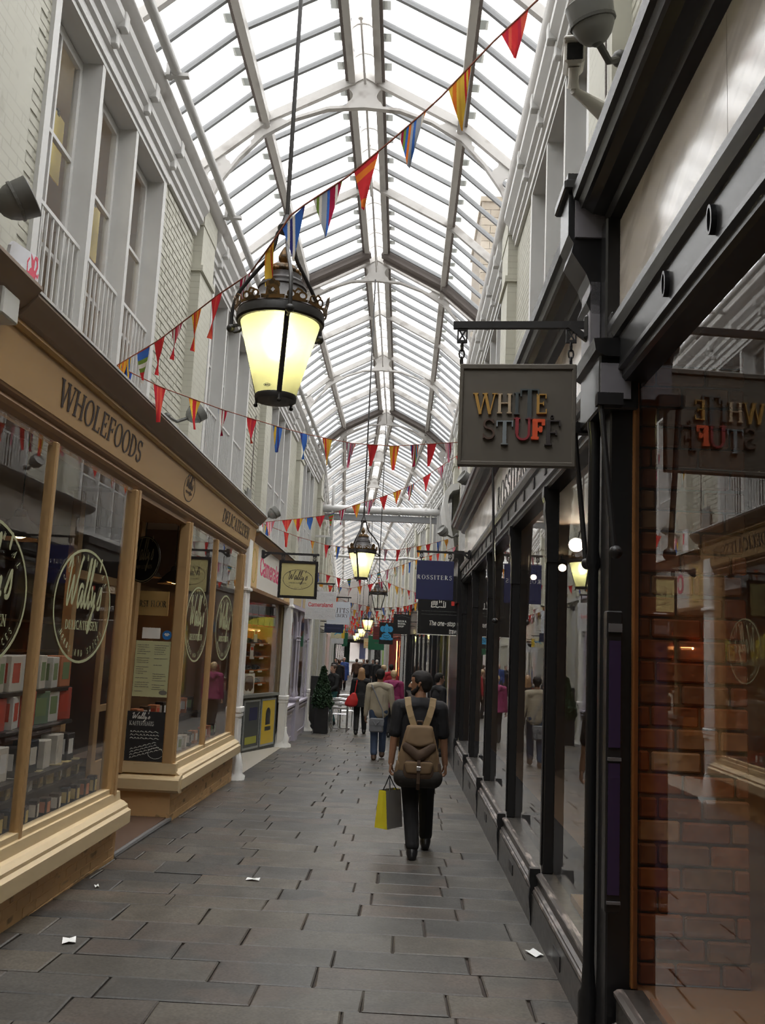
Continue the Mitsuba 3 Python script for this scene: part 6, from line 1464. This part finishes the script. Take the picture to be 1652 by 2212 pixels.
def hand(w, d, side, curl, s=1.0):
    """wrist w, unit direction d of the palm, side -1 left / +1 right; the palm faces the body; returns solids"""
    w, d = np.array(w, float), np.array(d, float); d /= np.linalg.norm(d)
    fw = np.array([0, 1.0, 0]); fw -= d * (fw @ d); fw /= np.linalg.norm(fw)
    inn = np.cross(fw, d) * 1.0
    if inn[0] * -side < 0: inn = -inn
    P = lambda a, b, c: w + s * (fw * a + d * b + inn * c)
    out = [Manifold.batch_hull([sph(P(0.022, 0.015, 0), 0.014 * s, 8), sph(P(-0.022, 0.015, 0), 0.014 * s, 8), sph(P(0.034, 0.085, 0), 0.012 * s, 8), sph(P(-0.034, 0.08, 0), 0.012 * s, 8)])]
    for a, ln in ((0.033, 0.068), (0.011, 0.076), (-0.012, 0.070), (-0.033, 0.055)):
        k1, k2 = curl * 0.8, curl * 1.9
        p0 = P(a, 0.085, 0); p1 = P(a * 1.05, 0.085 + ln * 0.5 * math.cos(k1), ln * 0.5 * math.sin(k1))
        p2 = p1 + s * (d * ln * 0.5 * math.cos(k2) + inn * ln * 0.5 * math.sin(k2))
        out += limb([p0, p1, p2], [0.0095 * s, 0.009 * s, 0.0075 * s], 8)
    out += limb([P(0.03, 0.025, 0.006), P(0.052, 0.055, 0.016), P(0.05, 0.085, 0.03)], [0.012 * s, 0.010 * s, 0.008 * s], 8)
    return out
def person(label, x, y, h=1.72, face=0.0, head=0.0, feet=((-0.09, -0.1), (0.09, 0.12)), hands=((-0.27, 0.02, 0.80), (0.27, 0.02, 0.80)), curl=0.5, skin='fair', top=None, sleeve='long', coat=0.0,
           legs=None, shoe=None, hair=None, hairstyle='short', build=1.0, bent=False, res=0.03, z=None, detail=False, hood=False):
    """built 1.75 m tall, facing +y, then scaled, turned by face and set on the floor"""
    t = thing('person', label, 'person')
    s = h / 1.75
    z0 = fl(y) if z is None else z
    def put(g):
        v = np.asarray(g[0], float) * s
        v = np.stack([x + v[:, 0] * math.cos(face) - v[:, 1] * math.sin(face), y + v[:, 0] * math.sin(face) + v[:, 1] * math.cos(face), z0 + v[:, 2]], -1)
        return v, g[1]
    B = build
    hips = [np.array([-0.09, 0, 0.90]), np.array([0.09, 0, 0.90])]
    sh = [np.array([-0.185 * B, -0.01, 1.405]), np.array([0.185 * B, -0.01, 1.405])]
    body, topm, legm, shoem = [], [], [], []
    torso = [((0, 0, 0.92), 0.135), ((0, 0.0, 1.08), 0.125), ((0, 0.01, 1.28), 0.14), ((0, 0, 1.40), 0.10)]
    def slab_(p, r, wx, add=0.0):
        return Manifold.sphere(1.0, 18).scale(((r + add) * wx, (r + add) * 0.80, (r + add))).translate(tuple(map(float, p)))
    tor = lambda add: [Manifold.batch_hull([slab_(a[0], a[1], 1.22 * B, add), slab_(b[0], b[1], 1.25 * B, add)]) for a, b in zip(torso, torso[1:])]
    body += tor(0)
    body += limb([(-0.15 * B, -.01, 1.40), (0, -.02, 1.44), (0.15 * B, -.01, 1.40)], [0.07, 0.065, 0.07])
    body += limb([(0, -0.015, 1.42), (0, 0.005, 1.55)], [0.062, 0.055])
    topm += tor(0.018) + limb([(-0.15 * B, -.01, 1.40), (0, -.02, 1.435), (0.15 * B, -.01, 1.40)], [0.088, 0.085, 0.088])
    arms = []
    for i, sd in enumerate((-1, 1)):
        hd = np.array(hands[i], float)
        el = ik(sh[i], hd, 0.29, 0.26, (sd * 0.6, -1.0, -0.1))
        arms.append((el, hd))
        body += limb([sh[i], el, hd], [0.055, 0.041, 0.028])
        dd = hd - el
        body += hand(hd, dd, sd, curl)
        if sleeve == 'long':
            topm += limb([sh[i], el, el + (hd - el) * 0.96], [0.078, 0.060, 0.046])
        else:
            topm += limb([sh[i], sh[i] + (el - sh[i]) * 0.85], [0.078, 0.067])
    if coat:
        topm.append(Manifold.batch_hull([slab_((0, 0, 1.0), 0.15, 1.2 * B, 0.02), Manifold.cylinder(0.02, 0.215 * B, 0.215 * B, 24).scale((1, 0.72, 1)).translate((0, 0, coat))]))
    for i in (0, 1):
        fx, fy = feet[i][:2]; lift = feet[i][2] if len(feet[i]) > 2 else 0
        an = np.array([fx, fy, 0.085 + lift])
        kn = ik(hips[i], an, 0.43, 0.43, (0, 1, 0))
        body += limb([hips[i], kn, an], [0.085, 0.052, 0.036])
        legm += limb([hips[i] + [0, 0, 0.03], kn, an + [0, 0, 0.05]], [0.108, 0.078, 0.066])
        tip = math.radians(feet[i][3]) if len(feet[i]) > 3 else 0.0
        toe = an + [0, 0.16 * math.cos(tip), -0.045 - 0.16 * math.sin(tip)]
        heel = an + [0, -0.045, -0.045 + 0.03 * math.sin(tip)]
        shoem.append([Manifold.batch_hull([sph(heel, 0.044, 10), sph(an + [0, -0.01, 0.0], 0.056, 10), sph(an + [-.012, 0.09, -0.04], 0.045, 10), sph(an + [.012, 0.09, -0.04], 0.045, 10), sph(toe, 0.04, 10), sph(heel + [0, .02, -.002], 0.046, 10)])])
    legm += [Manifold.batch_hull([slab_((0, 0, 0.95), 0.135, 1.22 * B, 0.012), slab_((0, 0, 0.87), 0.11, 1.22 * B, 0.01)])]
    # head
    ch, sh_ = math.cos(head), math.sin(head)
    H0 = np.array([0, 0.01, 1.55])
    HP = lambda v: H0 + np.array([v[0] * ch - v[1] * sh_, v[0] * sh_ + v[1] * ch, v[2]])
    hs = lambda v, r, n=14: sph(HP(v), r, n)
    skull = [Manifold.batch_hull([hs((0, -0.02, 0.125), 0.083), hs((0, 0.025, 0.13), 0.073), hs((0, 0.045, 0.05), 0.05), hs((0, 0.062, -0.002), 0.026), hs((0, -0.03, 0.07), 0.07)])]
    skull += [Manifold.batch_hull([hs((0, 0.098, 0.095), 0.009, 8), hs((0, 0.122, 0.055), 0.012, 8), hs((-0.014, 0.10, 0.05), 0.010, 8), hs((0.014, 0.10, 0.05), 0.010, 8)])]
    skull += [Manifold.batch_hull([hs((-0.02, 0.086, 0.022), 0.010, 8), hs((0.02, 0.086, 0.022), 0.010, 8)])]
    for sd in (-1, 1):
        skull.append(Manifold.batch_hull([hs((sd * 0.080, -0.012, 0.105), 0.011, 8), hs((sd * 0.078, -0.006, 0.065), 0.009, 8), hs((sd * 0.088, -0.026, 0.10), 0.008, 8)]))
    body += skull
    part(t, 'body', put(join(body, res * 0.6 if detail else res, 4)), SKIN[skin], True)
    if detail:
        for sd in (-1, 1):
            part(t, 'eye', put(MB().sphere(HP((sd * 0.032, 0.082, 0.095)), 0.012, 8).get()), WPAPER, True)
            part(t, 'brow', put(MB().sphere(HP((sd * 0.032, 0.088, 0.116)), (0.018, 0.008, 0.005), 6).get()), hair, True)
    part(t, 'trousers', put(join(legm, res, 8)), legs, True)
    if top: part(t, 'coat' if coat else ('shirt' if sleeve == 'short' else 'jacket'), put(join(topm, res, 8)), top, True)
    for q in shoem:
        part(t, 'shoe', put(join(q, res, 3)), shoe or BLACK, True)
    if hood: part(t, 'hood', put(join([Manifold.batch_hull([sph((-.1, -.09, 1.43), .05), sph((.1, -.09, 1.43), .05), sph((0, -.13, 1.33), .05)])], res, 4)), top, True)
    if hair:
        cap = [Manifold.batch_hull([hs((0, -0.028, 0.128), 0.092), hs((0, 0.02, 0.140), 0.080)]), Manifold.batch_hull([hs((0, -0.045, 0.07), 0.070), hs((0, -0.045, 0.11), 0.08)])]
        cut = [Manifold.cube((0.4, 0.2, 0.12), True).rotate((0, 0, math.degrees(head))).translate(tuple(map(float, HP((0, 0.145, 0.095)))))]
        if hairstyle == 'short':
            cap += [hs((sd * 0.062, -0.005, 0.115), 0.032, 10) for sd in (-1, 1)]
            for i in range(14):
                a = i * 2.4; cap.append(hs((0.06 * math.cos(a) * (i / 14) ** .5, -0.02 + 0.06 * math.sin(a) * (i / 14) ** .5, 0.205 - 0.03 * i / 14), 0.018, 8))
        elif hairstyle == 'long':
            cap += [Manifold.batch_hull([hs((0, -0.05, 0.10), 0.085), hs((-0.07, -0.05, -0.09), 0.045, 10), hs((0.07, -0.05, -0.09), 0.045, 10), hs((-0.045, -0.07, -0.13), 0.04, 10), hs((0.05, -0.07, -0.14), 0.04, 10)])]
        part(t, 'hair', put(join(cap, res * 0.7, 3, cut=cut)), hair, True)
        if detail:
            bd = [Manifold.batch_hull([hs((0, 0.066, 0.0), 0.034, 10), hs((-0.05, 0.03, 0.025), 0.022, 10), hs((0.05, 0.03, 0.025), 0.022, 10)]), Manifold.batch_hull([hs((-.066, .0, .07), .014, 8), hs((-.055, .03, .02), .02, 8)]), Manifold.batch_hull([hs((.066, .0, .07), .014, 8), hs((.055, .03, .02), .02, 8)]), Manifold.batch_hull([hs((-.025, .09, .036), .008, 8), hs((.025, .09, .036), .008, 8)])]
            part(t, 'beard', put(join(bd, 0.012, 3)), hair, True)
    return t, put, arms, sh
HB = flat('hair_black', (0.010, 0.008, 0.007), 0.8); HBR = flat('hair_brown', (0.05, 0.028, 0.018), 0.5); HBL = flat('hair_blonde', (0.42, 0.30, 0.17), 0.55); HGB = flat('hair_ginger', (0.30, 0.17, 0.085), 0.5); HGR = flat('hair_grey', (0.40, 0.37, 0.34), 0.6)
def cloth(name, c):
    return mat('cloth_' + name, bump(pri(proc(lambda p, n, uv: mi.Color3f(c) * (0.85 + 0.3 * fbm(p.x * 9, p.y * 9, p.z * 9))), 0.8, sheen=0.2), lambda p, n, uv: 0.012 * fbm(p.x * 7, p.y * 7, p.z * 9, 3) + 0.0006 * noise(p.x * 200, p.y * 200, p.z * 200)))
CBLK = cloth('black', (0.008, 0.008, 0.009)); CCHAR = cloth('charcoal', (0.012, 0.012, 0.014)); CBEI = cloth('beige', (0.36, 0.31, 0.225)); CJEAN = cloth('denim', (0.035, 0.055, 0.10)); CPUR = cloth('magenta', (0.20, 0.018, 0.085)); CRED = cloth('red', (0.36, 0.02, 0.03)); CBLU = cloth('blue', (0.02, 0.055, 0.20)); CBRN = cloth('brown', (0.07, 0.035, 0.02)); CTEAL = cloth('teal', (0.012, 0.075, 0.075))
CANVAS = cloth('canvas', (0.15, 0.095, 0.048)); CANVD = cloth('canvas_dark', (0.065, 0.038, 0.022)); CANVB = cloth('canvas_black', (0.02, 0.017, 0.014)); STRAP = flat('strap_webbing', (0.25, 0.175, 0.09), 0.8)
SHOEB = flat('brown_shoe', (0.09, 0.05, 0.03), 0.6)

# the bearded man with the backpack
MX, MY, MH = 0.20, 9.25, 1.72
man, put, arms, shd = person('bearded man in a dark t-shirt and jeans walking away, wearing a canvas backpack', MX, MY, MH, head=1.25, feet=((-0.03, -0.24), (0.11, 0.30)), hands=((-0.265, -0.02, 0.86), (0.27, 0.06, 0.86)), curl=0.95, skin='tan', top=CCHAR, sleeve='short', legs=CBLK, shoe=BLACK, hair=HB, build=1.08, res=0.022, detail=True)
bpk = thing('backpack', 'brown canvas backpack with dark flaps and straps on the bearded man', 'backpack')
def solid(ms, res=0.02, it=5):
    return put(join(ms, res, it))
E_ = lambda p, r: Manifold.sphere(1.0, 20).scale(tuple(map(float, r))).translate(tuple(map(float, p)))
main = [Manifold.batch_hull([E_((-0.14, -0.24, 0.84), (.075, .09, .07)), E_((0.14, -0.24, 0.84), (.075, .09, .07)), E_((-0.09, -0.205, 1.18), (.05, .06, .05)), E_((0.09, -0.205, 1.18), (.05, .06, .05)), E_((-0.12, -0.235, 0.98), (.07, .085, .05)), E_((0.12, -0.235, 0.98), (.07, .085, .05))])]
part(bpk, 'body', solid(main), CANVAS, True)
part(bpk, 'base', solid([Manifold.batch_hull([E_((-0.15, -0.245, 0.765), (.088, .108, .10)), E_((0.15, -0.245, 0.765), (.088, .108, .10))])]), CANVB, True)
part(bpk, 'flap', solid([Manifold.batch_hull([E_((-0.085, -0.215, 1.225), (.045, .07, .025)), E_((0.085, -0.215, 1.225), (.045, .07, .025)), E_((-0.10, -0.30, 1.10), (.04, .02, .03)), E_((0.10, -0.30, 1.10), (.04, .02, .03)), E_((0, -0.315, 1.07), (.05, .02, .02))])]), CANVAS, True)
part(bpk, 'flap_trim', solid([Manifold.batch_hull([E_((-0.125, -0.305, 1.05), (.04, .025, .045)), E_((0.0, -0.345, 0.965), (.045, .025, .05))]), Manifold.batch_hull([E_((0.125, -0.305, 1.05), (.04, .025, .045)), E_((0.0, -0.345, 0.965), (.045, .025, .05))])]), CANVD, True)
part(bpk, 'pocket', solid([Manifold.batch_hull([E_((-0.10, -0.325, 0.80), (.05, .035, .06)), E_((0.10, -0.325, 0.80), (.05, .035, .06)), E_((-0.095, -0.32, 0.90), (.045, .03, .03)), E_((0.095, -0.32, 0.90), (.045, .03, .03))])]), CANVD, True)
part(bpk, 'pocket_flap', solid([Manifold.batch_hull([E_((-0.105, -0.35, 0.90), (.035, .018, .02)), E_((0.105, -0.35, 0.90), (.035, .018, .02)), E_((-0.09, -0.362, 0.83), (.03, .012, .02)), E_((0.09, -0.362, 0.83), (.03, .012, .02))])]), CANVAS, True)
for sx in (-1, 1):
    part(bpk, 'side_pocket', solid([Manifold.batch_hull([E_((sx * 0.20, -0.24, 0.77), (.035, .07, .06)), E_((sx * 0.185, -0.24, 0.89), (.03, .06, .03))])]), CANVAS if sx < 0 else CANVD, True)
    m = MB()
    pth = [np.array([sx * 0.055, -0.20, 1.24]), np.array([sx * 0.085, -0.175, 1.32]), np.array([sx * 0.115, -0.125, 1.42]), np.array([sx * 0.125, -0.06, 1.492]), np.array([sx * 0.13, 0.03, 1.495]), np.array([sx * 0.14, 0.10, 1.43]), np.array([sx * 0.16, 0.145, 1.25]), np.array([sx * 0.185, 0.08, 1.02]), np.array([sx * 0.19, -0.14, 0.85])]
    for a, b in zip(pth, pth[1:]):
        mid = (a + b) / 2; nn = np.array([mid[0] * 0.3, mid[1] + 0.02, max(mid[2] - 1.30, -0.02)])
        m.bar(a, b + (b - a) * 0.06, 0.062, 0.012, nn)
    part(bpk, 'shoulder_strap', put(m.get()), STRAP)
m = MB()
for a, b in (((0, -0.345, 0.98), (0, -0.37, 0.90)), ((0, -0.37, 0.90), (0, -0.375, 0.72)), ((0, -0.375, 0.72), (0, -0.33, 0.66))):
    m.bar(a, b, 0.03, 0.008, (0, -1, 0.1))
part(bpk, 'closing_strap', put(m.get()), CANVD)
part(bpk, 'buckle', put(MB().box(-.022, .022, -.39, -.378, .84, .88, .004).box(-.018, .018, -.352, -.34, .955, .99, .004).get()), CHROME)
part(bpk, 'grab_handle', put(MB().tube([(-.035, -.19, 1.25), (-.02, -.20, 1.285), (.02, -.20, 1.285), (.035, -.19, 1.25)], .012, 8).get()), CANVD, 40)
# paper carrier bag in his left hand
bag = thing('paper_bag', 'yellow and grey paper carrier bag with black cord handles in the bearded man\'s hand', 'bag')
hx = put((np.array([arms[0][1] + (arms[0][1] - arms[0][0]) / np.linalg.norm(arms[0][1] - arms[0][0]) * 0.11]), None))[0][0]
ca, sa = math.cos(0.95), math.sin(0.95)
bc = np.array([hx[0] + 0.01, hx[1], 0.0]); zb, zt = 0.07, 0.42
BG = lambda v: np.stack([bc[0] + v[:, 0] * ca - v[:, 1] * sa, bc[1] + v[:, 0] * sa + v[:, 1] * ca, v[:, 2]], -1)
W2, D2 = 0.125, 0.075
def sheet(pts):
    p = np.array(pts, float); return BG(p), np.array([[0, 1, 2, 3]])
YBAG = flat('bag_yellow', (0.72, 0.62, 0.03), 0.5); GBAG = flat('bag_grey', (0.21, 0.195, 0.18), 0.4)
for s in (-1, 1):
    part(bag, 'gusset', (BG(np.array([(s * W2, -D2, zb), (s * W2, D2, zb), (s * W2 * .97, D2 * .55, zt), (s * (W2 * .97 - .012), 0, zt), (s * W2 * .97, -D2 * .55, zt), (s * (W2 - .006), 0, zb + .09)])), np.array([[0, 1, 5], [0, 5, 4], [5, 3, 4], [1, 2, 5], [5, 2, 3]])), YBAG)
    part(bag, 'side', sheet([(-W2, s * D2, zb), (W2, s * D2, zb), (W2 * .97, s * D2 * .55, zt), (-W2 * .97, s * D2 * .55, zt)]), GBAG)
    m = MB()
    hp = np.array([hx[0], hx[1], hx[2] - 0.01])
    for qx in (-0.06, 0.06):
        a = BG(np.array([[qx, s * D2 * .55, zt - 0.01]]))[0]
        m.tube([a, a * 0.5 + hp * 0.5 + [0, 0, -0.01], hp + [0, 0, 0.0]], 0.005, 6)
    part(bag, 'cord_handle', m, BLACK, 40)
part(bag, 'bottom', sheet([(-W2, -D2, zb), (W2, -D2, zb), (W2, D2, zb), (-W2, D2, zb)]), YBAG)

# others along the arcade
def strap_bag(label, pts, rad, bagc, size, m, name='shoulder_bag', round_=False):
    t = thing(name, label, 'bag')
    c = np.array(bagc, float); w, d, h = size
    if round_:
        part(t, 'body', join([Manifold.batch_hull([E_(c, (w * .5, d * .5, h * .35)), E_(c + [w * .12, 0, h * .45], (w * .2, d * .3, h * .1)), E_(c + [-w * .1, 0, -h * .25], (w * .55, d * .5, h * .22))])], 0.03, 4), m, True)
    else:
        part(t, 'body', MB().box(c[0] - w / 2, c[0] + w / 2, c[1] - d / 2, c[1] + d / 2, c[2] - h / 2, c[2] + h / 2, 0.02), m)
        part(t, 'top_flap', MB().box(c[0] - w / 2 - .005, c[0] + w / 2 + .005, c[1] - d / 2 - .008, c[1] - d / 2, c[2] - h * .02, c[2] + h / 2 - .01, 0.003), m)
        part(t, 'hand_strap', MB().tube([c + [-w * .25, -d / 2 - .01, h * .3], c + [-w * .05, -d / 2 - .015, 0], c + [w * .2, -d / 2 - .01, h * .3]], 0.01, 6), m, 40)
    part(t, 'strap', MB().tube(pts, rad, 6), m, 40)
    return t
zf = fl(18.4)
m2 = person('man in a beige jacket and jeans walking away with a grey bag across his back', -0.40, 18.4, 1.71, head=0.0, feet=((-0.06, -0.20), (0.09, 0.18, 0.02)), hands=((-0.26, 0.0, 0.84), (0.30, 0.02, 0.82)), skin='tan', top=CBEI, legs=CJEAN, shoe=SHOEB, hair=HB, build=1.06)
strap_bag('grey canvas shoulder bag with its strap across the beige jacket', [(-0.56, 18.24, zf + 1.42), (-0.45, 18.20, zf + 1.2), (-0.33, 18.19, zf + 0.95), (-0.29, 18.17, zf + 0.72)], 0.012, (-0.43, 18.17, zf + 0.66), (0.27, 0.10, 0.26), flat('bag_canvas_grey', (0.17, 0.175, 0.185), 0.8))
zf = fl(24.4)
person('woman with long fair hair in a black coat walking away with a red bag', -1.02, 24.4, 1.68, feet=((-0.08, -0.15), (0.12, 0.22)), top=CBLK, coat=0.72, legs=CBLK, hair=HGB, hairstyle='long')
strap_bag('bright red shoulder bag hanging behind the woman in black', [(-1.12, 24.24, zf + 1.38), (-1.15, 24.2, zf + 1.15), (-1.18, 24.18, zf + 0.95)], 0.014, (-1.22, 24.16, zf + 0.86), (0.30, 0.14, 0.36), flat('bag_red', (0.45, 0.02, 0.02), 0.5), round_=True)
person('woman with short fair hair in a magenta hooded jacket walking away', -0.18, 24.0, 1.66, feet=((-0.08, -0.1), (0.09, 0.14)), top=CPUR, coat=0.78, legs=CCHAR, hair=HBL, build=1.1, hood=True)
zr = fl(17.2)
person('person in a dark jacket looking into the yellow lit window on the right', 0.80, 19.6, 1.68, face=-1.1, feet=((-0.09, -0.05), (0.09, 0.06)), top=CCHAR, legs=CBLK, hair=HB, build=1.08)
person('person with dark hair in a red jacket walking away past the fair haired woman', -0.35, 33.0, 1.72, feet=((-0.08, -0.1), (0.09, 0.14)), top=CRED, legs=CBLK, hair=HB)
person('fair haired woman beside the person in the red jacket', -0.62, 33.4, 1.68, face=0.9, feet=((-0.08, -0.1), (0.09, 0.1)), top=CBRN, legs=CBLK, hair=HBL)
person('woman with dark hair in black standing at the café table', -1.95, 27.2, 1.70, face=math.pi - 0.9, feet=((-0.09, 0), (0.09, 0.02)), hands=((-0.18, 0.25, 0.98), (0.2, 0.22, 0.98)), top=CBLK, legs=CTEAL, hair=HBR)
person('man in a long blue work coat walking towards the viewer', -3.25, 53.0, 1.82, face=math.pi, feet=((-0.08, -0.1), (0.09, 0.14)), top=CBLU, coat=0.52, legs=CBLK, hair=HGR, build=1.1, res=0.04)
CROWD = [(-2.95, 44.5, 'person in black with a white collar near the gate side', CBLK, HBR, 0.4), (-3.85, 55.0, 'person in dark clothes left of the blue coat', CCHAR, HB, 2.8),
         (-2.72, 57.0, 'person in dark brown with brown hair at the head of the crowd', CBRN, HBR, 0.2), (-2.35, 58.5, 'second person in brown in the crowd by the exit', CBRN, HBR, 2.9),
         (-2.05, 56.0, 'person in charcoal in the middle of the crowd by the exit', CCHAR, HBR, 0.1), (-1.75, 57.5, 'person in black with dark hair in the crowd by the exit', CBLK, HB, 3.0), (-1.45, 55.5, 'grey haired person in black at the right of the crowd', CBLK, HGR, 0.3)]
for x, y, lab, c, hr, fc in CROWD:
    person(lab, x, y, 1.74, face=fc, feet=((-0.08, -0.08), (0.09, 0.12)), top=c, legs=CBLK, hair=hr, build=1.08, res=0.05)
